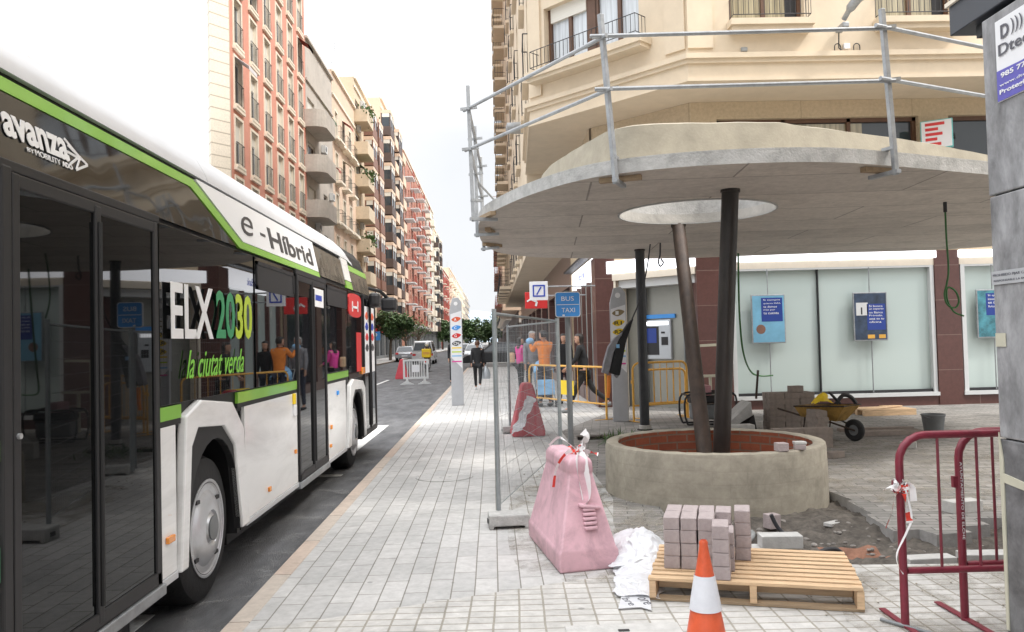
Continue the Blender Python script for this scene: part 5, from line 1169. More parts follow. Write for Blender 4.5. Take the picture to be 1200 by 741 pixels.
# --- pink water-filled barrier
pkb = thing('plastic_barrier', 'large faded pink plastic road barrier tied with white and red tape', 'barrier', (.62, 5.95, 0))
e1, e2 = Vector((.42, 5.50, 0)), Vector((.83, 5.60, 0)); f1, f2 = Vector((.26, 6.58, 0)), Vector((.66, 6.66, 0))
def ring(tt, z, k):   # shrink toward the axis
    c1 = (e1+e2)/2; c2 = (f1+f2)/2; L = c2-c1
    a1 = c1+L*k; a2 = c2-L*k; out = []
    for base_c, a, b in ((a1, e1-c1, e2-c1), (a2, f2-c2, f1-c2)):
        out += [base_c+a*tt+ZA*z, base_c+b*tt+ZA*z]
    return out
q = MB(); lv = [(1.0, .0, .0), (1.03, .02, 0), (1.03, .13, 0), (.96, .15, .008), (.46, .60, .15), (.42, .635, .165), (.45, .65, .157), (.43, .72, .162), (.26, .752, .19)]
R0 = [ring(a, b, c) for a, b, c in lv]
for i in range(len(R0)-1):
    A, Bq = R0[i], R0[i+1]; q.faces(A+Bq, [(0, 1, 5, 4), (1, 2, 6, 5), (2, 3, 7, 6), (3, 0, 4, 7)])
q.faces(R0[-1], [(0, 1, 2, 3)]); q.faces(R0[0], [(3, 2, 1, 0)])
bodyp = q.build('shell', 'pink', pkb, bevel=.05, smooth=True, seg=4)
# interlocking lug on the end face
q = MB(); c0 = (e1+e2)/2+Vector((.035, .0, 0)); dirx = (e2-e1).normalized(); fn = Vector((dirx.y, -dirx.x, 0)); sl_d = Vector((-fn.x*.42, -fn.y*.42, 1)).normalized()
def ep(u, z, d=0): k = z/.6*.155; return c0+dirx*u+fn*(-k*1.05+.012+d)+ZA*z
for i in range(5): z = .27+i*.030; q.hexa([ep(-.055+.004*i, z), ep(.045, z), ep(.045, z, -.05), ep(-.055, z, -.05), ep(-.055+.004*i, z+.022), ep(.045, z+.022), ep(.045, z+.022, -.05), ep(-.055, z+.022, -.05)] if False else [ep(-.05, z, .03), ep(.045, z, .03), ep(.045, z, -.05), ep(-.05, z, -.05), ep(-.05, z+.024, .03), ep(.045, z+.024, .03), ep(.045, z+.024, -.05), ep(-.05, z+.024, -.05)])
q.hexa([ep(-.07, .42, .035), ep(.085, .40, .035), ep(.085, .40, -.05), ep(-.07, .42, -.05), ep(-.07, .445, .035), ep(.085, .42, .035), ep(.085, .42, -.05), ep(-.07, .445, -.05)])
q.build('interlocking_lug', 'pink', pkb, bevel=.009, smooth=True)
# tape knots
def ribbon(mb, pts, w, m=0, tw=0, seed=0):
    P = spline(pts, 5); rn = random.Random(seed); base = len(mb.v); n = len(P)
    for i, p in enumerate(P):
        t = (P[min(i+1, n-1)]-P[max(i-1, 0)]).normalized(); s = t.cross(Vector((math.cos(tw*i/n+seed), math.sin(tw*i/n+seed), .3))).normalized()*w/2*(1-.25*rn.random())
        mb.v += [tuple(p-s), tuple(p+s)]
    for i in range(n-1): mb.f.append((base+2*i, base+2*i+1, base+2*i+3, base+2*i+2)); mb.m.append(m if (i//3) % 2 == 0 or m == 0 else 0)
def tape_thing(label, c, strands, seed, knot=.03):
    t = thing('barrier_tape', label, 'tape', c); q = MB(); rn = random.Random(seed)
    for k, (pts, w, m) in enumerate(strands): ribbon(q, [tuple(Vector(c)+Vector(p)) for p in pts], w, m, rn.uniform(-3, 3), seed+k)
    for k in range(14):
        a = Vector(c)+Vector((rn.gauss(0, knot), rn.gauss(0, knot), rn.gauss(0, knot))); b = a+Vector((rn.gauss(0, knot), rn.gauss(0, knot), rn.gauss(0, knot))); ribbon(q, [tuple(a), tuple((a+b)/2+Vector((0, 0, .02))), tuple(b)], .03, k % 2, 2, seed+k)
    q.build('tape_strips', ['tapewhite', 'tapered'], t, clean=False, smooth=True); return t
tape_thing('white and red tape knotted over the top of the faded pink barrier', (.60, 5.86, .77), [
    ([(0, 0, 0), (-.03, -.14, -.03), (-.02, -.17, -.17), (.01, -.19, -.31)], .05, 0), ([(0, 0, .0), (.02, -.1, -.02), (.04, -.15, -.14), (.05, -.2, -.28), (.02, -.22, -.34)], .06, 0),
    ([(0, 0, 0), (-.08, -.02, -.0), (-.16, -.04, -.1), (-.19, -.06, -.24)], .03, 1), ([(0, 0, 0), (.03, 0, .06), (.07, .02, .10), (.04, .03, .14)], .07, 0), ([(0, 0, 0), (.07, -.02, .0), (.14, -.03, -.02)], .04, 1),
    ([(0, 0, .0), (-.06, .06, .05), (-.13, .12, .09), (-.2, .14, .03)], .03, 0), ([(0, 0, .01), (-.03, -.1, -.1), (-.05, -.15, -.19), (-.045, -.17, -.30)], .03, 1)], 4, .025)
# --- maroon pedestrian barriers
def barrier(label, loc, rz, m, L=2.3, H=1.02, bars=12, sign=False, group=None, leg_z=.30, panel_m=None):
    t = thing('pedestrian_barrier', label, 'barrier', loc, rz, group); r = .021
    q = MB(); a = .14; P = [(0, 0, .0), (0, 0, .5), (0, 0, H-a)]+[(a-a*math.cos(R(k)), 0, H-a+a*math.sin(R(k))) for k in (15, 35, 55, 75, 90)]+[(L/2, 0, H)]+[(L-a+a*math.sin(R(k)), 0, H-a+a*math.cos(R(k))) for k in (0, 15, 35, 55, 75, 90)]+[(L, 0, .5), (L, 0, 0)]
    q.tube(P, r, 12); q.build('frame', m, t, world=False, smooth=True)
    MB().tube([(r, 0, leg_z), (L-r, 0, leg_z)], .018, 10).build('lower_rail', m, t, world=False, smooth=True)
    q = MB()
    for k in range(1, bars): x = L*k/bars; q.tube([(x, 0, leg_z), (x, 0, H)], .0075, 6)
    q.build('bars', m, t, world=False, smooth=True)
    for x in (.0, L): q = MB(); q.beam((x, -.27, .012), (x, .27, .012), .035, .008); q.build('foot', m, t, world=False)
    MB().box(-.04, -.015, -.012, .012, .72, .78).build('hook', m, t, world=False)
    if panel_m: MB().box(L*.40, L*.62, -.012, -.008, .42, .72).build('name_panel', panel_m, t, world=False)
    return t
b1 = barrier('maroon steel pedestrian barrier with tape tied to its round corner, beside the marble pillar', (2.165, 4.32, 0), R(-1), 'maroonpaint', bars=11)
b2 = barrier('second maroon barrier standing just behind the taped one, white lettering down its leg', (2.535, 4.40, 0), R(1), 'maroonpaint', bars=12)
text('AYUNTAMIENTO DE ELCHE', 'lettering', b2, (2.528, 4.378, .86), -ZA, XA, .42, .013, 'white', thick=.001)
tape_thing('white and red tape tied round the corner post of the maroon barrier', (2.155, 4.29, .74), [
    ([(0, 0, 0), (-.04, -.01, -.04), (-.06, -.01, -.12), (-.10, -.02, -.2)], .05, 1), ([(0, 0, 0), (-.05, 0, .01), (-.10, -.01, .0)], .04, 0), ([(.01, -.03, 0), (.03, -.04, -.14), (.0, -.04, -.22), (-.05, -.03, -.33), (-.045, -.03, -.40), (-.02, -.03, -.44)], .012, 0),
    ([(0, 0, 0), (.04, -.03, .02), (.05, -.03, -.06)], .04, 0), ([(0, -.03, -.02), (.01, -.035, -.1), (.02, -.04, -.17)], .035, 1)], 9, .016)
# --- mesh construction fence
def fence(label, a, b, H=1.86, feet=(True, True)):
    a = Vector((*a, 0)); b = Vector((*b, 0)); L = (b-a).length; U = (b-a).normalized(); t = thing('mesh_fence', label, 'fence', tuple(a), math.atan2(U.y, U.x))
    for x in (0, L): MB().tube([(x, 0, .03), (x, 0, H)], .021, 10).build('post', 'fencepost', t, world=False, smooth=True)
    for z in (.16, H-.04): MB().tube([(0, 0, z), (L, 0, z)], .013 if z > 1 else .004, 8).build('rail', 'fencepost', t, world=False, smooth=True)
    q = MB(); n = int(L/.06)
    for k in range(1, n): x = L*k/n; q.box(x-.0009, x+.0009, -.0009, .0009, .16, H-.04)
    for k in range(1, 11): z = .16+(H-.2)*k/11; q.box(.02, L-.02, -.0045, -.0018, z-.0013, z+.0013)
    q.build('wire_mesh', 'galv', t, world=False, clean=False); return t
fence('galvanised mesh fence panel from the near concrete foot back to the bus and taxi sign', (.02, 7.05), (.84, 10.5))
fence('farther mesh fence panel behind the red barrier, running back towards the street', (.86, 10.6), (.27, 14.0))
def foot(label, x, y, rz):
    q = MB(); P = [(-.34, -.11), (.34, -.11), (.34, .11), (-.34, .11)]; t = thing('fence_foot', label, 'fence foot', (x, y, 0), rz)
    q.prism([(-.17, 0), (-.17, .12), (.17, .12), (.17, 0), (.13, 0), (.13, .025), (-.13, .025), (-.13, 0)], lambda u, v, w: (u*1, w, v), -.11, .11); q.build('concrete_block', 'edgeconc', t, world=False, bevel=.012)
    MB().box(-.18, -.169, -.03, .03, .04, .075).build('hand_slot', 'black', t, world=False)
foot('grey concrete foot under the nearest mesh fence post', .10, 6.95, R(4)); foot('grey concrete fence foot behind the faded pink barrier', 1.02, 10.5, R(-10)); foot('grey concrete fence foot beside the red barrier', .3, 13.95, R(5))
# --- bus and taxi sign
st = thing('road_sign', 'blue BUS TAXI sign on a grey pole behind the mesh fence', 'sign', (1.03, 11.0, 0))
MB().tube([(1.03, 11, 0), (1.03, 11, 2.24)], .038, 14).build('pole', 'pole', st, smooth=True)
rr_ = lambda x0, x1, z0, z1, r: [(x0+r, z0), (x1-r, z0), (x1-r*.3, z0+r*.3), (x1, z0+r), (x1, z1-r), (x1-r*.3, z1-r*.3), (x1-r, z1), (x0+r, z1), (x0+r*.3, z1-r*.3), (x0, z1-r), (x0, z0+r), (x0+r*.3, z0+r*.3)]
MB().prism(rr_(.86, 1.20, 1.88, 2.22, .03), lambda u, v, w: (u, w, v), 10.93, 10.955).build('sign_plate', 'white', st)
MB().prism(rr_(.87, 1.19, 1.89, 2.21, .025), lambda u, v, w: (u, w, v), 10.926, 10.929).build('sign_face', 'blue', st)
text('BUS', 'lettering', st, (.945, 10.925, 2.10), XA, ZA, .17, .06, 'white', bold=.0); text('TAXI', 'lettering', st, (.945, 10.925, 1.945), XA, ZA, .18, .06, 'white', bold=.0)
MB().box(.88, 1.18, 10.921, 10.925, 2.045, 2.053).build('divider', 'white', st); MB().box(.955, .985, 10.92, 10.925, 1.895, 1.915).build('sticker', 'white', st)
# --- totems
def totem(label, x, y, rz, H, marks, head='totem'):
    t = thing('bus_stop_totem', label, 'bus stop post', (x, y, 0), rz); w = .15
    q = MB(); L = [(-w*1.0, 0), (w*1.12, 0), (w*1.12, H-.30), (w*.9, H-.16)]; L = [(-w, 0), (w, 0), (w*1.0, H-.12), (w*.4, H), (-w*.55, H-.02), (-w*1.05, H-.3)]
    q.prism(L, lambda u, v, ww: (u, ww, v), -.05, .05); q.build('body', 'totem', t, world=False, bevel=.012)
    f = MB(); f.prism([(-w*.94, 1.2), (w*.9, .92), (w*.92, H-.34), (-w*.92, H-.42)], lambda u, v, ww: (u, ww, v), -.0535, -.0505); f.build('face', 'signwhite', t, world=False)
    q = MB(); q.lathe([(.05, -.058), (.05, -.0505)], (0, 0, H-.16), 20, ax='Y'); q.build('round_symbol', 'white', t, world=False)
    for i, (s, m, tm, z) in enumerate(marks):
        L = smoothloop([(-.115, 0), (0, -.055), (.12, .03), (0, .07)], 5); MB().prism(L, lambda u, v, ww: (u, ww, v+z), -.0575, -.054).build('route_badge', m, t, world=False)
        o = text(s, 'lettering', t, (-.05 if len(s) < 2 else -.075, -.0595, z-.028), XA, (-.0, 0, 1), .06 if len(s) < 2 else .14, .07, tm, thick=.002, bold=.02, world=False)
    for z, m in ((1.42, 'yellow'), (1.32, 'elxlime'), (1.22, 'lightblue'), (1.08, 'cloth_pink')): MB().box(-.12, .12, -.0575, -.0538, z, z+.03).build('route_line', m, t, world=False)
    return t
totem('grey bus stop totem with A, C, G and CN badges standing by the kerb', -.9, 20.35, R(3), 2.7, [('A', 'coneor', 'white', 2.14), ('C', 'blue', 'white', 1.93), ('G', 'red_lens', 'white', 1.73), ('CN', 'dark_txt', 'white', 1.54)])
M['gold'] = mat('badge_gold', (.25, .19, .09), .4, var=0)
totem('grey bus stop totem with yellow R1 R2 R3 badges in front of the cash machine', 2.40, 15.35, R(-8), 2.55, [('I', 'gold', 'white', 2.05), ('R1', 'yellow', 'black', 1.86), ('R2', 'yellow', 'black', 1.69), ('R3', 'yellow', 'black', 1.53)])
# --- red water barrier behind the fence, with white plastic draped over it
def redbar(label, x, y, rz, H=.92, w=.32, d=.24, m='redplastic', tx=.1):
    t = thing('plastic_barrier', label, 'barrier', (x, y, 0), rz); q = MB()
    q.prism([(-w, 0), (w, 0), (w, .1), (tx, H-.05), (tx*.7, H), (-tx*.7, H), (-tx, H-.05), (-w, .1)], lambda u, v, ww: (u, ww*(1-.45*v/H), v), -d, d); q.build('shell', m, t, world=False, bevel=.03, smooth=True, seg=3)
    MB().box(-.04, .04, -d*.75, -d*.3, .35, .55).build('interlocking_lug', m, t, world=False, bevel=.01); return t
redbar('red plastic barrier behind the mesh fence with a white sheet hanging off it', .55, 13.55, R(4), .88, .27)
def sheet(name, label, cat, corner_fn, nu, nv, m, seed, amp=.03, kind=None, fine=.012, parts=None):
    q = MB(); rn = random.Random(seed)
    for j in range(nv+1):
        for i in range(nu+1):
            p = Vector(corner_fn(i/nu, j/nv)); s = Vector((p.x*5+seed, p.y*5, p.z*5)); d = Vector((mn.noise(s), mn.noise(s+Vector((7, 3, 1))), abs(mn.noise(s+Vector((1, 9, 4))))))*amp
            s2 = s*4; d += Vector((mn.noise(s2), mn.noise(s2+Vector((3, 3, 3))), abs(mn.noise(s2+Vector((5, 1, 2))))))*fine*2; q.v.append(tuple(p+d))
    for j in range(nv):
        for i in range(nu): a = j*(nu+1)+i; q.f.append((a, a+1, a+nu+2, a+nu+1)); q.m.append(0)
    o = q.build(name, m, clean=False, smooth=False); o.modifiers.new('s', 'SOLIDIFY').thickness = .002
    return tag(o, label, cat)
def bil(A, B, C, D): A, B, C, D = map(Vector, (A, B, C, D)); return lambda u, v: (A*(1-u)+B*u)*(1-v)+(D*(1-u)+C*u)*v
sheet('plastic_sheet', 'white plastic strip draped over the red barrier behind the fence', 'plastic sheet', bil((.25, 13.2, .03), (.45, 13.15, .12), (.68, 13.2, .62), (.56, 13.2, .66)), 10, 20, 'plastic', 2, .05)
def wrap1(u, v):
    p = bil((.72, 4.98, .012), (.97, 4.86, .012), (1.12, 5.5, .02), (.80, 5.62, .02))(u, v); return (p.x, p.y, .012+.03*math.sin(u*3)*v)
o = sheet('plastic_sheet', 'crumpled white plastic wrapping with blue print between the pink barrier and pallet', 'plastic sheet', wrap1, 26, 34, 'plastic', 5, .035, fine=.010)
def wrap2(u, v):
    p = bil((.76, 5.5, .02), (1.14, 5.4, .02), (1.28, 6.05, .03), (.85, 6.3, .03))(u, v); return (p.x, p.y, .03+.16*math.sin(u*3.1)*math.sin(v*3.05))
sheet('plastic_sheet', 'raised fold of white translucent plastic lying left of the paving blocks', 'plastic sheet', wrap2, 30, 40, 'plastic', 8, .05, fine=.011)
pr = MB().box(.785, .99, 4.765, 4.96, .006, .0075)
fl_ = thing('plastic_flap', 'flat printed end of the plastic wrapping reading bre beside the pallet corner', 'plastic sheet', (.82, 4.85, 0), R(-8))
MB().prism([(-.11, -.13), (.02, -.10), (.08, -.15), (.08, .15), (-.08, .18)], lambda u, v, w: (u, v, w), .010, .014).build('flap', 'plastic', fl_, world=False)
text('bre', 'lettering', fl_, (-.07, -.08, .0145), (.1, 1, 0), (-1, .1, 0), .13, .05, 'txtgrey', thick=.0008, world=False) if False else None
text('bre', 'lettering', fl_, (-.09, .05, .0145), (.35, -1, 0), (1, .35, 0), .14, .05, 'txtgrey', thick=.0008, world=False)
text('ore', 'lettering', fl_, (.0, .06, .0145), (.35, -1, 0), (1, .35, 0), .13, .05, 'txtgrey', thick=.0008, world=False)
# --- loose blocks
def loose(label, x, y, z, rz, s=(.2, .1, .08), m='block', tilt=0):
    q = MB(); q.box(-s[0]/2, s[0]/2, -s[1]/2, s[1]/2, 0, s[2]); o = q.build('paving_block', m, bevel=.005); o.location = (x, y, z); o.rotation_euler = (tilt, 0, rz); return tag(o, label, 'paving block')
loose('pale kerb block lying on top of another in the excavation behind the pallet', 2.10, 6.02, -.0, R(-4), (.30, .14, .095))
loose('lower pale block under the one behind the pallet', 2.06, 6.06, -.10, R(-8), (.38, .16, .095))
loose('small pale block half buried near the planter foot', 2.36, 6.95, -.08, R(20), (.11, .1, .12), 'paver_new')
loose('broken flat piece of block on the earth right of the planter', 2.85, 6.85, -.05, R(30), (.16, .08, .03))
loose('left of two pinkish blocks on the planter rim', 2.63, 7.42, .507, R(8), (.1, .1, .075), 'paver_new')
loose('right of two pinkish blocks on the planter rim', 2.83, 7.50, .507, R(-12), (.1, .1, .045), 'paver_new'); loose('thin slip of block lying on the right-hand block of the planter rim', 2.83, 7.50, .5535, R(-5), (.11, .09, .026), 'block')
loose('pale block on the earth left of the conduit stub', 1.83, 6.0, -.07, R(15), (.2, .12, .05))
loose('pale slab bedded on the earth behind the maroon barrier', 3.0, 5.62, -.04, R(3), (.34, .12, .05))
loose('pale slab on the earth farther right behind the maroon barrier', 3.42, 5.64, -.03, R(-3), (.36, .14, .05))
# --- conduits
def pipe(name, label, cat, pts, r, m, tip=None):
    t = thing(name, label, cat, pts[0]); q = MB(); P = spline(pts, 6); q.tube(P, [r*(1.0+.06*(i % 2)) for i in range(len(P))], 10); q.build('pipe', m, t, smooth=True)
    if tip: MB().tube([P[-1]-(P[-1]-P[-2])*.5, P[-1]+(P[-1]-P[-2]).normalized()*.03], r*1.25, 10).build('cap', tip, t, smooth=True)
pipe('conduit', 'black conduit stub with a red cap rising behind the paving blocks', 'conduit', [(1.84, 6.2, -.08), (1.80, 6.3, .05), (1.70, 6.4, .17)], .013, 'hose', 'red_lens')
pipe('conduit', 'bare black conduit curving up out of the earth behind the pallet', 'conduit', [(2.28, 6.1, -.1), (2.22, 6.15, .02), (2.15, 6.2, .1), (2.10, 6.2, .20)], .015, 'hose')
pipe('conduit', 'grey conduit lying across the earth towards the planter', 'conduit', [(1.72, 6.05, -.05), (1.9, 6.25, -.04), (2.05, 6.5, -.03), (2.12, 6.75, -.06)], .018, 'greyhose')
pipe('conduit', 'black hose looping over the edge of the red hole behind the pallet', 'conduit', [(2.2, 5.85, -.06), (2.38, 5.92, -.01), (2.5, 5.98, -.02), (2.58, 6.02, -.08)], .016, 'hose')
pipe('steel_rod', 'blue-grey flat steel strip on the pavers at the foot of the maroon barrier', 'rod', [(2.08, 4.42, .012), (2.16, 4.3, .012), (2.3, 4.1, .012)], .010, 'pole')
# --- paver stacks in front of the bank
bold = []
q = MB(); q.box(-.12, .12, -.08, .08, 0, .09); o_ = q.build('paving_block', 'paver_old'); oldme = o_.data; bpy.data.objects.remove(o_)
q = MB(); q.box(-.2, .2, -.1, .1, 0, .088); o_ = q.build('paving_block', 'paver_old'); oldme2 = o_.data; bpy.data.objects.remove(o_)
for k in range(7):
    for i in range(3): 
        for j in range(2): put_block(oldme, 4.50+i*.245+rn.uniform(-.008, .008), 12.9+j*.165, k*.092, rn.uniform(-.03, .03), 'brownish paving block in the wide stack behind the planter', 'blocks in the wide brownish stack')
for k in range(5):
    for j in range(2): put_block(oldme, 4.72+rn.uniform(-.01, .01), 11.7+j*.17, k*.092, R(90)+rn.uniform(-.06, .06), 'brownish paving block in the narrow stack beside the wheelbarrow', 'blocks in the narrow stack by the wheelbarrow')
for k in range(3): 
    for i in range(2): put_block(oldme2, 4.05+i*.41+rn.uniform(-.01, .01), 11.2, k*.09, 0, 'brownish paving block in the low stack just behind the planter rim', 'blocks in the low stack behind the planter')
loose('single brownish block left on top of the wide stack', 4.85, 12.95, .645, R(5), (.22, .12, .10), 'paver_old')
loose('long grey kerb block on the ground behind the planter rim', 3.62, 12.1, 0, R(4), (.5, .2, .24), 'block')
loose('brownish block lying on the plaza between the planter and wheelbarrow', 4.3, 10.2, 0, R(25), (.22, .11, .08), 'paver_old')
loose('pale block lying alone on the plaza right of the narrow stack', 5.6, 10.9, 0, R(-30), (.2, .1, .08), 'block')
loose('pale kerb block by the edge of the excavation behind the maroon barriers', 4.05, 7.0, 0, R(12), (.3, .14, .1), 'block')
loose('small grey block between the leaning columns and kerb block', 3.15, 12.3, 0, R(-10), (.22, .2, .24), 'block'); loose('dark flat kerb stone on the paving right of the wheelbarrow', 6.0, 12.3, 0, R(1), (1.0, .2, .07), 'paver_old')
loose('long dark plank-like kerb stone behind the flat one right of the wheelbarrow', 6.1, 12.9, 0, R(0), (1.2, .12, .05), 'paver_old')
# broken slab leaning, iron bars
sl3 = thing('leaning_slab', 'grey concrete slab leaning against the brownish block stack', 'slab', (4.0, 13.0, 0)); MB().hexa([(3.65, 12.8, .05), (4.1, 12.8, .30), (4.1, 13.3, .30), (3.65, 13.3, .05), (3.62, 12.8, .11), (4.08, 12.8, .52), (4.08, 13.3, .52), (3.62, 13.3, .11)]).build('slab', 'edgeconc', sl3, bevel=.01)
MB().prism([(3.9, 0), (4.2, 0), (4.15, .3)], lambda u, v, w: (u, w, v), 12.9, 13.2).build('prop', 'black', sl3)
for a, b, lb in (((3.68, 12.6, 0), (3.52, 12.6, .72), 'rusty bar leaning in front of the tilted slab'), ((4.42, 13.6, .5), (4.47, 13.6, .98), 'short dark bar standing up behind the brownish stack')):
    o = MB().tube([a, b], .02, 8).build('iron_bar', 'rust2', smooth=True); tag(o, lb, 'bar')
M['rustyellow'] = mat('rusty_yellow_paint', (.34, .20, .05), .6, var=.4, scale=6, stain=.6, sscale=3)
# --- wheelbarrow
wbz = thing('wheelbarrow', 'muddy orange wheelbarrow with a yellow sack and tools beside the brick stacks', 'wheelbarrow', (4.98, 12.05, 0), R(-55)); wbz.scale = (.74, .74, .78)
T = [(-.42, -.28, .42), (.30, -.18, .36), (.30, .18, .36), (-.42, .28, .42), (-.52, -.36, .62), (.56, -.30, .66), (.56, .30, .66), (-.52, .36, .62)]
q = MB(); q.faces(T, [(3, 2, 1, 0), (0, 1, 5, 4), (1, 2, 6, 5), (2, 3, 7, 6), (3, 0, 4, 7)]); o = q.build('tray', 'rustyellow', wbz, world=False); o.modifiers.new('s', 'SOLIDIFY').thickness = .012
MB().faces([(-.46, -.31, .54), (.44, -.25, .57), (.44, .25, .57), (-.46, .31, .54)], [(0, 1, 2, 3)]).build('load', 'dirt', wbz, world=False)
q = MB(); q.tube([T[4], T[5], T[6], T[7]], .014, 6, closed=True); q.build('rim', 'rust', wbz, world=False)
q = MB()
for s in (-1, 1): q.tube([(.62, s*.05, .2), (.2, s*.2, .34), (-.5, s*.26, .45), (-.95, s*.3, .55)], .018, 8); q.tube([(-.35, s*.24, .42), (-.4, s*.27, .02), (-.15, s*.25, .02), (-.05, s*.2, .36)], .014, 8)
q.build('frame', 'rust2', wbz, world=False)
q = MB(); q.lathe([(.10, -.04), (.17, -.05), (.20, -.03), (.205, 0), (.20, .03), (.17, .05), (.10, .04)], (.58, 0, .205), 24, ax='Y', cap=False); w_ = q.build('wheel', 'tyre', wbz, world=False, smooth=True)
q = MB(); q.lathe([(.001, -.03), (.11, -.03), (.11, .03), (.001, .03)], (.58, 0, .205), 16, ax='Y'); q.build('rim', 'pole', w_, world=False)
sk2 = sheet('sack', 'crumpled yellow sack lying on the wheelbarrow load', 'sack', lambda u, v: (4.82+u*.30, 12.1+v*.22, .50+.12*math.sin(u*3.1)*(.4+math.sin(v*3.1))), 12, 10, 'yellow', 3, .05)
q = MB(); q.tube(spline([(5.1, 12.0, .52), (5.2, 12.0, .64), (5.32, 12.0, .62), (5.4, 12.0, .52)], 4), .03, 8).tube([(4.98, 11.95, .70), (5.16, 12.0, .52)], .02, 6); o = q.build('power_tool', 'black', smooth=True); tag(o, 'black hand tool lying on top of the wheelbarrow load', 'tool')
# --- bucket, small pallet
bk_ = thing('bucket', 'grey rubber bucket standing alone on the paving in front of the bank', 'bucket', (6.72, 12.3, 0))
q = MB(); q.lathe([(.13, 0), (.165, .27), (.175, .28), (.175, .30), (.16, .30), (.155, .27), (.12, .03), (0.001, .03)], (0, 0, 0), 28); q.build('pail', 'pole', bk_, world=False, smooth=True)
q = MB(); q.tube([(-.17, 0, .29)]+[(-.17*math.cos(R(a)), -.17*math.sin(R(a))*.9-.0, .29-.05*math.sin(R(a))) for a in range(15, 180, 15)]+[(.17, 0, .29)], .005, 5); q.build('handle', 'galv', bk_, world=False)
p2 = thing('pallet', 'low pine pallet with a loose board lying against the bank plinth', 'pallet', (7.42, 15.4, 0), R(2)); p2.scale = (.72, .8, .9)
for i in range(6): MB().box(-.7, .7, -.4+i*.14, -.4+i*.14+.1, .11, .13).build('deck_board', 'wood', p2, world=False)
for y in (-.40, -.05, .30): MB().box(-.7, .7, y, y+.09, .003, .109).build('bearer', 'wood', p2, world=False)
MB().beam((-.2, -.3, .20), (.65, .2, .15), .09, .02).build('loose_board', 'wood', p2, world=False)
# --- orange site barriers beyond
barrier('amber pedestrian barrier with a yellow name panel in front of the passers-by', (.82, 18.4, 0), math.atan2(-2.75, 1.4), 'yellowpaint', L=3.0, bars=9, panel_m='yellow')
barrier('amber pedestrian barrier angled in front of the cash machine', (2.62, 15.2, 0), R(24), 'yellowpaint', L=1.25, bars=8, H=1.1)
barrier('amber barrier nested behind the angled one at the bank entrance', (2.85, 15.6, 0), R(24), 'yellowpaint', L=1.05, bars=7, H=.95)
# pale trestle poles by the maroon pillar
tr = thing('timber_trestle', 'cream timber trestle standing against the maroon pillar', 'trestle', (4.3, 16.2, 0))
MB().beam((4.0, 16.2, 1.38), (4.62, 16.2, 1.40), .07, .05).beam((4.05, 16.1, .78), (4.65, 16.1, .78), .06, .05).beam((4.15, 16.1, .4), (4.65, 16.1, .4), .04, .04).build('rail', 'tape', tr)
MB().beam((4.33, 16.12, 0), (4.33, 16.12, .78), .08, .04).beam((4.12, 16.2, 0), (4.12, 16.2, 1.4), .05, .04).build('leg', 'tape', tr)
# generator
gn = thing('generator', 'small portable generator in a black tube frame behind the leaning columns', 'generator', (3.75, 14.2, 0))
q = MB()
for y in (14.0, 14.4): q.tube(spline([(3.35, y, .05), (3.3, y, .25), (3.35, y, .55), (3.7, y, .58), (4.15, y, .58), (4.2, y, .3), (4.15, y, .05)], 4)+[Vector((3.35, y, .05))], .018, 8)
for x in (3.35, 4.15): q.tube([(x, 14.0, .56), (x, 14.4, .56)], .016, 6)
q.build('frame', 'black', gn, smooth=True); MB().box(3.45, 4.05, 14.08, 14.32, .12, .38).build('engine', 'pole', gn, bevel=.03); MB().box(3.42, 4.08, 14.05, 14.35, .40, .54).build('tank', 'dgrey', gn, bevel=.04)
MB().box(3.62, 3.78, 14.0, 14.4, .545, .72).build('fuel_can', 'pinkdirt', gn, bevel=.02)
# cut greenery on the ground
q = MB(); rn2 = random.Random(5)
for k in range(160):
    c = Vector((1.95+rn2.gauss(0, .22), 12.3+rn2.gauss(0, .25), .03+abs(rn2.gauss(0, .04)))); a = Vector((rn2.gauss(0, 1), rn2.gauss(0, .5), rn2.gauss(0, .35))).normalized()*.14; b = a.cross(ZA).normalized()*.012; q.poly([c-a, c-b, c+a, c+b])
tag(q.build('cut_plant', 'leaf', clean=False), 'heap of cut green fronds on the paving left of the planter', 'plant')
# plank by the greenery
tag(MB().box(1.3, 2.5, 12.7, 12.9, .004, .05).build('plank', 'rust'), 'dark plank lying behind the cut green fronds', 'plank')
# --- hanging cables
def cable(label, pts, r, m, name='cable'):
    q = MB(); q.tube(spline(pts, 6), r, 6); o = q.build(name, m, smooth=True); tag(o, label, 'cable'); return o
cable('long green cable drooping from the canopy to the bank window', [(4.6, 14.9, 3.15), (4.62, 15.0, 2.6), (4.68, 15.2, 1.9), (4.85, 15.6, 1.25), (5.2, 16.3, .85), (5.55, 16.8, .72), (5.85, 16.85, .72)], .018, 'cablegreen')
LX, LY = 5.42, 9.47
cable('dark green looped cable hanging from the canopy near the grey pillar', [(LX, LY, 3.12), (LX, LY, 2.7), (LX+.01, LY, 2.3), (LX-.02, LY, 2.12), (LX-.05, LY, 2.0), (LX-.02, LY, 1.88), (LX+.07, LY, 1.84), (LX+.12, LY, 1.92), (LX+.08, LY, 2.04), (LX-.01, LY, 2.08), (LX-.01, LY+.02, 1.95), (LX+.06, LY+.02, 1.80), (LX+.17, LY, 1.74)], .011, 'cablegreen')
tag(MB().tube([(LX, LY, 2.98), (LX, LY, 3.11)], .022, 8).build('cable_gland', 'black'), 'black sleeve where the looped green cable leaves the canopy', 'cable sleeve')
cable('thin black cable with a small loop hanging under the canopy beside the jacket line', [(2.75, 13.0, 3.12), (2.74, 13.0, 2.9), (2.71, 13.0, 2.8), (2.74, 13.0, 2.72), (2.79, 13.0, 2.78), (2.75, 13.0, 2.84)], .014, 'hose')
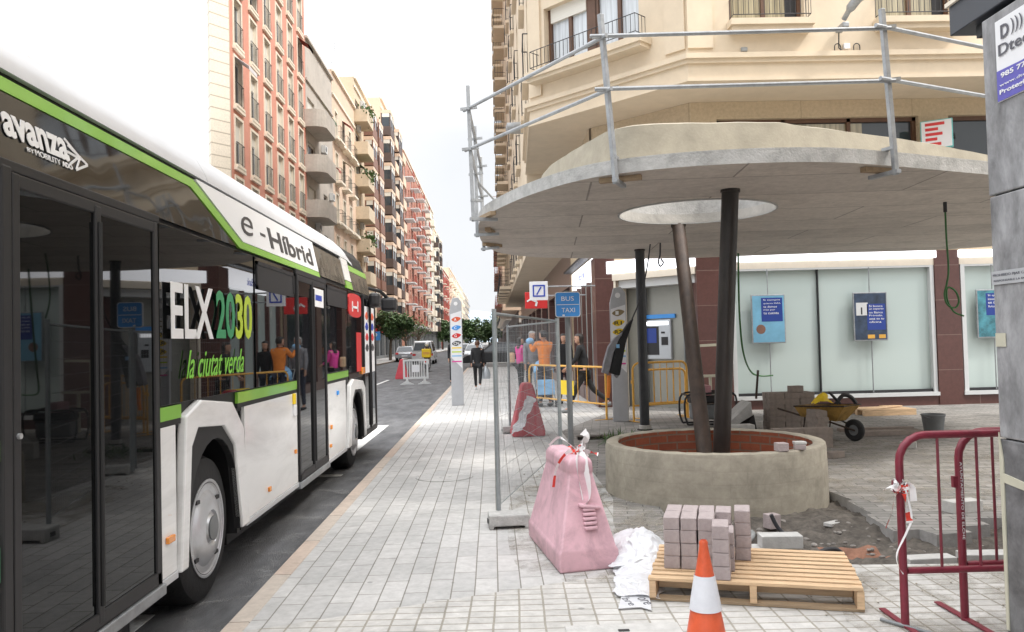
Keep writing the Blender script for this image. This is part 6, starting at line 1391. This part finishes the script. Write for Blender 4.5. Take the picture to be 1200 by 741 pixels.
cable('green cable hanging beside the rusty leaning column', [(3.05, 12.6, 3.12), (3.0, 12.6, 2.8), (2.98, 12.6, 2.4), (3.05, 12.6, 2.1)], .012, 'cablegreen')
cable('black cable that carries the hanging jacket', [(2.62, 13.15, 3.12), (2.55, 13.15, 2.7), (2.42, 13.15, 2.2), (2.28, 13.15, 1.88)], .012, 'hose')
# --- hanging jacket
jk = thing('hanging_jacket', 'grey and black work jacket hung from a cable under the canopy', 'jacket', (2.1, 13.15, .95))
def jpanel(name, pts, th, m, seed):
    q = MB(); L = [Vector((x, 13.15, z)) for x, z in pts]; q.prism(pts, lambda u, v, w: (u+.02*mn.noise(Vector((u*9, v*9, w*9+seed))), w+.04*mn.noise(Vector((u*6, v*6, seed))), v), 13.15-th, 13.15+th); q.build(name, m, jk, bevel=.02, smooth=True)
jpanel('front', [(2.29, 1.9), (2.24, 1.72), (2.16, 1.5), (2.10, 1.2), (2.05, .97), (1.93, 1.0), (1.88, 1.02), (1.95, 1.3), (2.02, 1.55), (2.2, 1.8)], .07, 'cloth_dark', 1)
jpanel('sleeve', [(2.12, 1.68), (1.98, 1.58), (1.88, 1.45), (1.80, 1.2), (1.76, 1.02), (1.86, 1.0), (1.90, 1.1), (1.96, 1.35), (2.1, 1.6)], .085, 'cloth_grey', 2)
jpanel('lining', [(2.06, 1.0), (2.0, .92), (1.96, .98), (1.98, 1.05)], .03, 'cloth_grey', 3)
MB().box(2.0, 2.05, 13.055, 13.07, 1.42, 1.48).build('label_patch', 'lightblue', jk)
MB().tube([(1.87, 13.1, .98), (1.86, 13.1, .72), (1.84, 13.1, .62)], .03, 8).build('orange_strap', 'cloth_orange', jk, smooth=True)
# ================================================================ STREET OBJECTS FARTHER AWAY
wbar = thing('plastic_fence', 'white plastic crowd barrier with fan feet standing in the road', 'barrier', (-3.2, 33.7, -.12), R(8))
q = MB()
for a, b, c, d in ((-.52, .52, .95, 1.03), (-.52, .52, .22, .30), (-.52, -.44, .3, .95), (.44, .52, .3, .95)): q.box(a, b, -.03, .03, c, d)
for k in range(1, 9): x = -.44+.88*k/9; q.box(x-.018, x+.018, -.015, .015, .3, .95)
q.build('panel', 'winwhite', wbar, world=False)
MB().box(-.16, .16, -.035, -.016, .5, .8).build('name_panel', 'signwhite', wbar, world=False)
for x in (-.36, .36): MB().prism([(-.04, .22), (.04, .22), (.06, .12), (.28, .0), (-.28, .0), (-.06, .12)], lambda u, v, w: (x+u, w, v), -.06, .06).build('foot', 'winwhite', wbar, world=False)
redbar('red plastic barrier standing in the road beside the white crowd barrier', -4.35, 39.0, R(2), .95, .32).location.z = -.12
# vehicles
def car(name, label, cat, loc, rz, m, L=4.3, Wd=1.75, H=1.45, kind='car', lights='red_lens'):
    t = thing(name, label, cat, loc, rz)
    if kind == 'car': side = [(-L/2, .35), (-L/2+.02, .78), (-L/2+.25, .92), (-L/2+.75, 1.0), (L/2-1.35, .98), (L/2-.3, .80), (L/2, .62), (L/2, .3)]; cabn = [(-L/2+.28, .92), (-L/2+.62, H-.05), (-L/2+1.0, H), (L/2-2.0, H), (L/2-1.2, .98)]
    else: side = [(-L/2, .3), (-L/2, 1.0), (L/2-.95, 1.0), (L/2-.15, .85), (L/2, .6), (L/2, .3)]; cabn = [(-L/2+.02, 1.0), (-L/2+.08, H-.08), (-L/2+.3, H), (L/2-1.75, H), (L/2-.95, 1.0)]
    q = MB(); q.prism(side, lambda u, v, w: (u, w*(1-.06*max(0, v-.6)), v), -Wd/2, Wd/2); B_o = q.build('body', m, t, world=False, bevel=.05, smooth=True, seg=3)
    q = MB(); q.prism(cabn, lambda u, v, w: (u, w*(1-.22*(v-.95)/(H-.95)), v), -Wd/2+.05, Wd/2-.05); q.build('cabin', m, t, world=False, bevel=.04, smooth=True)
    ins = [(cabn[0][0]+.18, 1.02), (cabn[1][0]+.1, H-.12), (cabn[3][0]-.05, H-.12), (cabn[4][0]-.22, 1.02)]
    for s in (-1, 1): MB().prism(ins, lambda u, v, w: (u, s*(Wd/2-.05)*(1-.22*(v-.95)/(H-.95))+w, v), -.004, .012).build('side_window', 'glass', t, world=False)
    for (a, b), nm in (((cabn[0], cabn[1]), 'rear_window'), ((cabn[4], cabn[3]), 'windscreen')):
        a = Vector((a[0], 0, a[1])); b = Vector((b[0], 0, b[1])); d = b-a; nn = Vector((-1 if nm[0] == 'r' else 1, 0, .35)).normalized()*.02; p0 = a+d*.12+nn; p1 = a+d*.88+nn
        w0, w1 = Wd/2-.15, Wd/2-.3; MB().hexa([p0+Vector((0, -w0, 0)), p0+Vector((0, w0, 0)), p1+Vector((0, w1, 0)), p1+Vector((0, -w1, 0))]+[x-nn*1.5 for x in (p0+Vector((0, -w0, 0)), p0+Vector((0, w0, 0)), p1+Vector((0, w1, 0)), p1+Vector((0, -w1, 0)))]).build(nm, 'glass', t, world=False)
    for x in (-L/2+.8, L/2-.85):
        for s in (-1, 1):
            q = MB(); q.lathe([(.2, -.1), (.30, -.1), (.32, -.06), (.32, .08), (.29, .1), (.2, .1)], (x, s*(Wd/2-.1), .32), 20, ax='Y'); w_ = q.build('wheel', 'tyre', t, world=False, smooth=True)
            q = MB(); q.lathe([(.001, .112*s), (.19, .105*s), (.2, .09*s)], (x, s*(Wd/2-.1), .32), 14, ax='Y'); q.build('rim', 'hub', w_, world=False)
    for s in (-1, 1):
        MB().box(-L/2-.012, -L/2+.03, s*(Wd/2-.2)-.13, s*(Wd/2-.2)+.13, .68, .85).build('tail_light', lights, t, world=False, bevel=.01)
        MB().box(L/2-.05, L/2+.012, s*(Wd/2-.25)-.15, s*(Wd/2-.25)+.15, .56, .68).build('headlight', 'signwhite', t, world=False, bevel=.01)
    MB().box(-L/2-.015, -L/2, -.26, .26, .5, .6).build('number_plate', 'signwhite', t, world=False); return t
car('car', 'black car crossing the end of the near block behind the walking woman', 'car', (.35, 53.2, -.11), R(165), 'carblack', L=4.4, H=1.62)
car('van', 'small white van driving down the street beyond the road works', 'van', (-5.5, 66, -.11), R(90), 'carwhite', L=4.2, H=1.85, kind='van')
for k, (x, y, m, lb) in enumerate(((-1.6, 72, 'cargrey', 'silver car waiting behind the black car in the street'), (-3.2, 88, 'carblack', 'dark car in the queue beyond the silver one'), (-2.3, 108, 'carwhite', 'white car farther back in the street queue'), (-4.2, 125, 'cargrey', 'grey car far down the street, centre of the queue'), (-2.5, 150, 'carwhite', 'farthest white car in the street queue'), (-8.0, 76, 'cargrey', 'grey car parked at the left kerb past the van'), (-8.0, 96, 'carwhite', 'white car parked at the left kerb farther along'))):
    car('car', lb, 'car', (x, y, -.11), R(90 if k % 2 else -90), m, kind='car')
# parking sign
ps = thing('parking_sign', 'blue square parking sign on a pole beside the left pavement', 'sign', (-8.6, 60, 0))
MB().tube([(-8.6, 60, 0), (-8.6, 60, 2.4)], .04, 8).build('pole', 'pole', ps); MB().box(-8.95, -8.25, 59.94, 59.96, 1.85, 2.5).build('sign_face', 'blue', ps); text('P', 'lettering', ps, (-8.72, 59.938, 1.98), XA, ZA, .26, .4, 'white', bold=.03)
# bus shelter on the left pavement
bs = thing('bus_shelter', 'glazed grey bus shelter on the left pavement', 'bus shelter', (-9.9, 48, 0))
for y in (46.5, 49.5): MB().box(-10.6, -9.4, y, y+.05, .3, 2.2).build('side_panel', 'glass', bs); MB().box(-9.45, -9.35, y-.03, y+.08, 0, 2.4).build('post', 'pole', bs)
MB().box(-10.7, -10.62, 46.5, 49.5, .3, 2.2).build('back_panel', 'glass', bs); MB().hexa([(-10.9, 46.2, 2.35), (-9.1, 46.2, 2.6), (-9.1, 49.9, 2.6), (-10.9, 49.9, 2.35), (-10.9, 46.2, 2.42), (-9.1, 46.2, 2.67), (-9.1, 49.9, 2.67), (-10.9, 49.9, 2.42)]).build('roof', 'galv', bs)
MB().box(-10.5, -10.1, 46.9, 49.1, .45, .5).build('bench', 'wood2', bs)
# coloured shop awnings, left
for x0, x1, y0, y1, m, lb in ((-12, -10.9, 62, 70, 'green_bus', 'lime green shop awning on the left side of the street'), (-12, -10.9, 76, 84, 'red_lens', 'red shop awning beyond the green one')):
    o = MB().hexa([(x0, y0, 3.2), (x1, y0, 2.7), (x1, y1, 2.7), (x0, y1, 3.2), (x0, y0, 3.7), (x1, y0, 3.0), (x1, y1, 3.0), (x0, y1, 3.7)]).build('shop_awning', m); tag(o, lb, 'awning')
# ================================================================ TREES
def tree(label, x, y, H, cr, n, seed, m='leaf', bare=False, cz=.62, group=None, sx=1.0, ls=.16):
    rn = random.Random(seed); t = thing('street_tree', label, 'tree', (x, y, 0), group=group); q = MB(); th = H*.42
    top = Vector((rn.uniform(-.1, .1), rn.uniform(-.1, .1), th)); q.tube([(0, 0, 0), (.03, .02, th*.5), top], [H*.028, H*.022, H*.018], 8); tips = []
    for k in range(9 if not bare else 16):
        a = rn.uniform(0, 6.28); e = rn.uniform(.5, 1.2); L = H*rn.uniform(.22, .42); d = Vector((math.cos(a)*math.cos(e), math.sin(a)*math.cos(e), math.sin(e)))
        p0 = top-ZA*rn.uniform(0, th*.25); p1 = p0+d*L*.5; p2 = p1+(d+Vector((rn.gauss(0, .25), rn.gauss(0, .25), rn.gauss(0, .2)))).normalized()*L*.6; q.tube([p0, p1, p2], [H*.012, H*.008, H*.003], 5); tips += [p1, p2]
        for j in range(3 if not bare else 5):
            d2 = (d+Vector((rn.gauss(0, .6), rn.gauss(0, .6), rn.gauss(0, .4)))).normalized(); s0 = p1.lerp(p2, rn.random()); s1 = s0+d2*L*.45; q.tube([s0, s1], [H*.005, H*.0015], 4); tips.append(s1)
    q.build('trunk', 'bark', t, world=False)
    if n:
        c = MB(); cl = [(Vector((rn.gauss(0, .42)*cr*sx, rn.gauss(0, .42)*cr, H*cz+rn.gauss(0, .34)*cr)), rn.uniform(.22, .5)*cr) for _ in range(26)]+[(p, .3*cr) for p in tips[:22]]
        for i in range(n):
            cc, r = rn.choice(cl); v = Vector((rn.gauss(0, 1), rn.gauss(0, 1), rn.gauss(0, 1))).normalized()*r*rn.random()**.4; p = cc+v
            if (p-Vector((0, 0, H*cz))).length > cr*1.25: continue
            a = Vector((rn.gauss(0, 1), rn.gauss(0, 1), rn.gauss(0, .6))).normalized(); b = a.cross(Vector((rn.gauss(0, 1), rn.gauss(0, 1), 1))).normalized(); s = ls*rn.uniform(.6, 1.3)
            c.poly([p-a*s, p-b*s*.5, p+a*s, p+b*s*.5])
        c.build('crown', m, t, world=False, clean=False)
    return t
tree('small leafy street tree on the left pavement outside the beige building', -9.8, 78, 5.6, 1.9, 5000, 2, 'leafd')
tree('bare street tree on the left pavement beyond the leafy one', -9.8, 92, 5.5, 1.6, 300, 3, bare=True); tree('second bare tree farther along the left pavement', -9.8, 108, 5.8, 1.7, 350, 4, bare=True)
for k, (x, y, H, cr, lb) in enumerate(((-6, 225, 8, 4.2, 'left tree of the dark clump closing the end of the street'), (-1, 232, 7.6, 4.0, 'middle tree of the dark clump closing the street'), (4, 225, 8, 4.5, 'right tree of the dark clump closing the street'), (-11, 180, 7, 3, 'tree before the clump, against the oxide red block'))):
    tree(lb, x, y, H, cr, 3800, 20+k, 'leafd', ls=.42)
# ================================================================ PEOPLE
def skin_mesh(name, verts, edges, radii, m, parent, sub=1, extra=None, world=False):
    me = bpy.data.meshes.new(name); me.from_pydata([tuple(v) for v in verts], edges, []); o = bpy.data.objects.new(name, me); COL.objects.link(o)
    sk = o.modifiers.new('skin', 'SKIN'); sk.use_smooth_shade = True
    lay = me.skin_vertices[0].data
    for i, r in enumerate(radii):
        r = r if isinstance(r, tuple) else (r, r); lay[i].radius = r; lay[i].use_root = (i == 0)
    if sub: s = o.modifiers.new('sub', 'SUBSURF'); s.levels = sub; s.render_levels = sub
    dg = bpy.context.evaluated_depsgraph_get(); m2 = bpy.data.meshes.new_from_object(o.evaluated_get(dg)); bpy.data.objects.remove(o)
    if extra:
        bm = bmesh.new(); bm.from_mesh(m2)
        for f in extra: f(bm)
        bm.to_mesh(m2); bm.free()
    m2.materials.clear(); m2.materials.append(M[m]); m2.polygons.foreach_set('use_smooth', [True]*len(m2.polygons))
    o2 = bpy.data.objects.new(name, m2); COL.objects.link(o2); o2.parent = parent; return o2
def add_mb(q):
    def f(bm):
        vs = [bm.verts.new(v) for v in q.v]; 
        for fc in q.f:
            try: bm.faces.new([vs[i] for i in fc])
            except Exception: pass
    return f
def person(label, loc, rz, H=1.65, top='cloth_dark', legs='jeans', hair='hair', hairlen=.0, stride=(0, 0), knee=(.1, .1), arm=((0, .2), (0, .2)), spread=.12, headyaw=0, lean=0, shoes='black', coat=False, sit=False, hips=None, skirt=None, armout=.1):
    """local frame: faces +y; arm = ((shoulder swing, elbow bend) left, right); radians, positive = forward"""
    t = thing('person', label, 'person', loc, rz); S = H/1.7
    V = lambda x, y, z: Vector((x*S, y*S, z*S)); hip = hips if hips else .90-.10*(abs(stride[0])+abs(stride[1]))*.5
    pel = V(0, 0, hip); ch = V(0, .0+lean*.22, hip+.22); st_ = V(0, lean*.38, hip+.45); nk = V(0, lean*.46+.01, hip+.58); hd = nk+V(0, .02, .13)
    ver = [pel, ch, st_, nk, nk+V(0, .01, .05)]; rad = [(.13*S, .10*S), (.115*S, .09*S), (.085*S, .06*S), (.045*S, .045*S), (.048*S, .048*S)]; ed = [(0, 1), (1, 2), (2, 3), (3, 4)]
    J = {}
    for s, k in ((-1, 0), (1, 1)):
        a = stride[k]; h = V(s*.095, 0, hip-.04); kn = h+V(s*.01, math.sin(a)*.43, -math.cos(a)*.43); b = a-knee[k]; an = kn+V(0, math.sin(b)*.42, -math.cos(b)*.42)
        i = len(ver); ver += [h, kn, an, an+V(0, .10, -.035)]; rad += [.085*S, .058*S, .038*S, .035*S]; ed += [(0, i), (i, i+1), (i+1, i+2), (i+2, i+3)]; J['leg%d' % k] = (h, kn, an)
        a, e = arm[k]; sh = st_+V(s*.175, 0, .055); el = sh+V(s*armout*.28, math.sin(a)*.28, -math.cos(a)*.28); b = a+e; wr = el+V(s*armout*.1, math.sin(b)*.25, -math.cos(b)*.25)
        i = len(ver); ver += [sh, el, wr, wr+(wr-el).normalized()*.07*S]; rad += [.052*S, .038*S, .027*S, .032*S]; ed += [(2, i), (i, i+1), (i+1, i+2), (i+2, i+3)]; J['arm%d' % k] = (sh, el, wr)
        J['hand%d' % k] = (wr, (wr-el).normalized())
    # head with face, fingers
    q = MB(); rz_h = Matrix.Rotation(headyaw, 3, 'Z')
    def hp(x, y, z): return tuple(hd+rz_h @ V(x, y, z))
    n = 14; prof = [(-.112, .012), (-.10, .045), (-.075, .062), (-.03, .073), (.02, .079), (.06, .074), (.09, .055), (.112, .02)]
    base = 0
    for z, r in prof:
        for j in range(n): a = 2*math.pi*j/n; q.v.append(hp(r*math.cos(a), r*1.18*math.sin(a)+(.012 if z < -.05 and math.sin(a) > 0 else 0), z))
    for i in range(len(prof)-1):
        for j in range(n): q.f.append((i*n+j, i*n+(j+1) % n, (i+1)*n+(j+1) % n, (i+1)*n+j))
    q.f.append(tuple(range(n))[::-1]); q.f.append(tuple((len(prof)-1)*n+j for j in range(n)))
    i = len(q.v); q.v += [hp(-.012, .082, -.03), hp(.012, .082, -.03), hp(0, .108, -.032), hp(0, .088, .012)]; q.f += [(i, i+1, i+2), (i, i+2, i+3), (i+1, i+3, i+2), (i, i+3, i+1)]
    for s in (-1, 1):
        i = len(q.v); q.v += [hp(s*.07, -.01, .015), hp(s*.088, -.02, .01), hp(s*.086, -.018, -.03), hp(s*.07, .0, -.035)]; q.f.append((i, i+1, i+2, i+3))
    for k in (0, 1):
        w, d = J['hand%d' % k]; s = -1 if k == 0 else 1; side = d.cross(Vector((1, 0, 0))).normalized(); 
        for f_ in range(4):
            p0 = w+d*.075*S+side*(f_-1.5)*.018*S; L = (.065, .075, .07, .055)[f_]*S; cur = Vector((-s*.35, 0, 0)); q.tube([p0-d*.02, p0+d*L*.5, p0+d*L*.85+cur*L*.7], [.009*S, .0085*S, .007*S], 6)
        p0 = w+d*.03*S+side*.032*S; q.tube([p0-side*.01, p0+side*.02*S+d*.025*S, p0+side*.025*S+d*.055*S], [.011*S, .010*S, .008*S], 6)
    body = skin_mesh('body', ver, ed, rad, 'skin', t, 1, [add_mb(q)])
    # face features
    e = MB()
    for s in (-1, 1): e.sphere(hp(s*.03, .083, .008), .009*S, 6)
    e.build('eyes', 'black', t, world=False); mo = MB(); mo.sphere(hp(0, .084, -.062), .014*S, 6, 0, (1.3, .4, .4)); mo.build('mouth', 'brownpan', t, world=False)
    # hair
    q = MB(); m_ = 14
    pr = [(.118, .03), (.10, .066), (.06, .089), (.02, .094), (-.02, .092), (-.05, .085)]+([(-.10-.02*i, .085+.004*i) for i in range(int(hairlen/.02))] if hairlen else [])
    for z, r in pr:
        for j in range(m_):
            a = 2*math.pi*j/m_; fr = math.sin(a); zz = z; rr_h = r
            if fr > .35 and z < .055: rr_h = min(r, .070) ; zz = .055
            q.v.append(hp(rr_h*math.cos(a), rr_h*1.12*math.sin(a)-.012, zz))
    for i in range(len(pr)-1):
        for j in range(m_): q.f.append((i*m_+j, i*m_+(j+1) % m_, (i+1)*m_+(j+1) % m_, (i+1)*m_+j))
    q.f.append(tuple(range(m_))); q.m = [0]*len(q.f); q.build('hair', hair, t, world=False, smooth=True)
    # jacket
    sh0, el0, wr0 = J['arm0']; sh1, el1, wr1 = J['arm1']; low = -.02 if not coat else -.14
    vv = [st_+V(0, 0, .04), ch, pel+V(0, 0, .0), pel+V(0, 0, low), nk+V(0, 0, -.015)]; rr = [(.168*S, .115*S), (.15*S, .12*S), (.155*S, .125*S), (.158*S, .13*S), (.088*S, .080*S)]; ee = [(0, 1), (1, 2), (2, 3), (0, 4)]
    for (a, b, c) in (J['arm0'], J['arm1']): i = len(vv); vv += [a, b, c-(c-b)*.05]; rr += [.07*S, .055*S, .043*S]; ee += [(0, i), (i, i+1), (i+1, i+2)]
    skin_mesh('jacket', vv, ee, rr, top, t, 1)
    vv = [pel+V(0, 0, -.0)]; rr = [(.148*S, .12*S)]; ee = []
    for (a, b, c) in (J['leg0'], J['leg1']): i = len(vv); vv += [a+V(0, 0, -.03), b, c+V(0, 0, .02)]; rr += [.098*S, .068*S, .052*S]; ee += [(0, i), (i, i+1), (i+1, i+2)]
    skin_mesh('trousers', vv, ee, rr, legs, t, 1)
    for k in (0, 1):
        a = J['leg%d' % k][2]; q = MB(); q.tube([a+V(0, -.05, -.04), a+V(0, .04, -.045), a+V(0, .13, -.055), a+V(0, .17, -.06)], [.04*S, .045*S, .04*S, .025*S], 8); q.build('shoe', shoes, t, world=False, smooth=True)
    # settle on the ground
    dg = bpy.context.view_layer; low_z = min(J['leg0'][2].z, J['leg1'][2].z)-.095*S
    if not sit: t.location.z = loc[2]-low_z
    return t, J, hd
pw, J, hd = person('woman in a black jacket walking away down the pavement with a white bag', (-.5, 26.6, 0), R(-4), 1.55, 'cloth_dark', 'cloth_dark', 'hairbrown', .0, (.35, -.4), (.1, .35), ((-.3, .2), (.15, .15)), coat=True, shoes='cloth_white')
def bag(label, w, m, name='carrier_bag', s=1.0):
    t = thing(name, label, 'bag', tuple(w)); q = MB(); q.tube([(0, 0, -.05), (0, 0, -.14*s), (0, 0, -.3*s), (0, 0, -.42*s)], [.03, .11*s, .15*s, .13*s], 10); q.v = [(x*1.0+.012*mn.noise(Vector((x*20, y*20, z*20))), y*.6, z) for x, y, z in q.v]; q.build('bag_body', m, t, world=False, smooth=True)
    MB().tube([(-.04, 0, -.08), (-.03, 0, 0), (.03, 0, 0), (.04, 0, -.08)], .008, 5).build('handle', m, t, world=False)
w = chain(pw) @ J['arm1'][2]; bag('white carrier bag in the walking woman\'s right hand', w+Vector((.06, 0, -.04)), 'atm', s=1.1)
pg_, J, hd = person('young woman in a magenta top with long dark hair behind the mesh fence', (.80, 23.6, 0), R(-60), 1.58, 'cloth_pink', 'cloth_dark', 'hair', .16, (.1, -.05), (.1, .1), ((.3, 1.2), (.2, .9)), headyaw=R(-30), shoes='cloth_white')
w = chain(pg_) @ J['arm0'][0]; q = thing('shoulder_bag', 'tan shoulder bag on the magenta-top woman\'s back', 'bag', (w.x-.12, w.y, w.z-.35)); MB().box(w.x-.24, w.x-.08, w.y-.1, w.y+.08, w.z-.45, w.z-.15).build('bag_body', 'wood', q, bevel=.04)
po, J, hd = person('person in an orange jacket holding something light blue by the pushchair', (1.22, 19.2, 0), R(15), 1.70, 'cloth_orange', 'jeans', 'hair', .0, (.05, -.05), (.05, .05), ((.9, 1.5), (.8, 1.6)), headyaw=R(35), lean=.1)
w = chain(po) @ J['arm0'][2]; o = MB().sphere((w.x+.0, w.y, w.z+.06), .1, 12, 0, (1, 1, .8)).build('blue_bundle', 'lightblue', smooth=True); tag(o, 'light blue bundle held up by the person in orange', 'bundle')
person('grey-haired person half hidden behind the orange jacket', (.98, 20.1, 0), R(200), 1.70, 'greyhose' if False else 'cloth_grey', 'jeans', 'hairgrey', .0)
person('person with dark hair standing between the orange jacket and the shop window', (1.75, 20.0, 0), R(190), 1.62, 'cloth_dark', 'jeans', 'hair', .08)
pd_, J, hd = person('person in a hooded black coat striding left past the pushchair', (1.95, 17.4, 0), R(75), 1.66, 'cloth_dark', 'cloth_dark', 'hair', .04, (.45, -.45), (.1, .45), ((.35, .5), (-.3, .3)), coat=True, headyaw=R(20), lean=.15, shoes='pole')
person('person in a dark coat partly hidden behind the A C G totem', (-1.45, 30.5, 0), R(190), 1.68, 'cloth_dark', 'cloth_dark', 'hair', 0, (.2, -.2))
person('person in a white top walking on the far left pavement', (-9.6, 38.5, 0), R(180), 1.7, 'cloth_white', 'jeans', 'hair', 0, (.2, -.2))
person('pedestrian in an orange vest down the street near the white van', (-2.6, 56, -.1), R(180), 1.7, 'cloth_orange', 'cloth_grey', 'hair', 0, (.15, -.2))
# pushchair
sc_ = thing('pushchair', 'light blue pushchair facing the camera beside the person in orange', 'pushchair', (1.2, 19.3, 0), R(5))
q = MB()
for s in (-1, 1):
    q.tube([(s*.24, -.30, .1), (s*.2, .05, .55), (s*.2, .40, 1.02)], .012, 6); q.tube([(s*.24, .32, .1), (s*.2, .0, .5), (s*.2, -.1, .62)], .012, 6)
q.tube([(-.2, .40, 1.02), (.2, .40, 1.02)], .016, 6).tube([(-.24, -.3, .1), (.24, -.3, .1)], .01, 6).tube([(-.24, .32, .1), (.24, .32, .1)], .01, 6); q.build('frame', 'greyhose', sc_, world=False)
q = MB(); q.hexa([(-.19, -.2, .42), (.19, -.2, .42), (.19, .12, .40), (-.19, .12, .40), (-.19, -.22, .48), (.19, -.22, .48), (.19, .1, .48), (-.19, .1, .48)]).hexa([(-.19, .05, .45), (.19, .05, .45), (.19, .2, .95), (-.19, .2, .95), (-.19, .1, .45), (.19, .1, .45), (.19, .25, .95), (-.19, .25, .95)]); q.build('seat', 'lightblue', sc_, world=False, bevel=.02)
MB().hexa([(-.2, -.28, .28), (.2, -.28, .28), (.2, -.2, .44), (-.2, -.2, .44), (-.22, -.31, .30), (.22, -.31, .30), (.22, -.23, .66), (-.22, -.23, .66)]).build('foot_cover', 'lightblue', sc_, world=False, bevel=.03)
q = MB(); n = 8
for i in range(n+1):
    a = R(10+80*i/n)
    for j in range(n+1): b = math.pi*j/n; q.v.append((.23*math.cos(b), .12-.34*math.cos(a)*math.sin(b)**.5 if False else .12-.30*math.cos(a), .86+.26*math.sin(a)*math.sin(b)**.6-.06*(1-math.sin(b))))
for i in range(n):
    for j in range(n): a = i*(n+1)+j; q.f.append((a, a+1, a+n+2, a+n+1)); q.m.append(0)
o = q.build('canopy', 'lightblue', sc_, world=False, smooth=True); o.modifiers.new('s', 'SOLIDIFY').thickness = .01
for x in (-.24, .24):
    for y in (-.3, .32): q = MB(); q.lathe([(.07, -.02), (.1, -.02), (.1, .02), (.07, .02)], (x, y, .1), 14, ax='X'); q.build('wheel', 'tyre', sc_, world=False, smooth=True)
MB().box(-.18, .18, -.1, .28, .2, .32).build('basket', 'cloth_dark', sc_, world=False, bevel=.02)
# scooter and rider
SX, SY, SZ = -3.9, 48.5, -.12
mo_ = thing('scooter', 'white delivery scooter ridden away from the camera', 'scooter', (SX, SY, SZ))
for y in (-.62, .62): q = MB(); q.lathe([(.12, -.05), (.24, -.05), (.26, 0), (.24, .05), (.12, .05)], (0, y, .26), 20, ax='X'); q.build('wheel', 'tyre', mo_, world=False, smooth=True)
MB().prism([(-.85, .45), (-.7, .75), (-.1, .78), (.0, .35), (.35, .30), (.45, .95), (.55, .95), (.6, .35), (.45, .22), (-.5, .22)], lambda u, v, w: (w, u, v), -.16, .16).build('body', 'carwhite', mo_, world=False, bevel=.04)
MB().tube([(-.32, .42, 1.05), (.32, .42, 1.05)], .018, 6).build('handlebar', 'black', mo_, world=False); MB().box(-.08, .08, -.88, -.84, .55, .65).build('tail_light', 'red_lens', mo_, world=False)
bx_ = thing('delivery_box', 'yellow delivery box strapped on the back of the scooter rider', 'delivery box', (SX, SY-.45, .75)); MB().box(SX-.27, SX+.27, SY-.75, SY-.28, .72, 1.22).build('box', 'yellow', bx_, bevel=.03); MB().box(SX-.2, SX+.2, SY-.756, SY-.751, .9, 1.05).build('box_panel', 'yellowpaint', bx_)
rp_, J, hd = person('scooter rider in dark clothes and a white helmet on the white scooter', (SX, SY-.05, SZ), 0, 1.72, 'cloth_dark', 'cloth_dark', 'hair', 0, (1.25, 1.25), (1.3, 1.3), ((.9, .4), (.9, .4)), sit=True, hips=.86)
MB().sphere(tuple(hd+Vector((0, -.01, .03))), .14, 14, 0, (1, 1.1, 1)).build('helmet', 'carwhite', rp_, world=False, smooth=True)
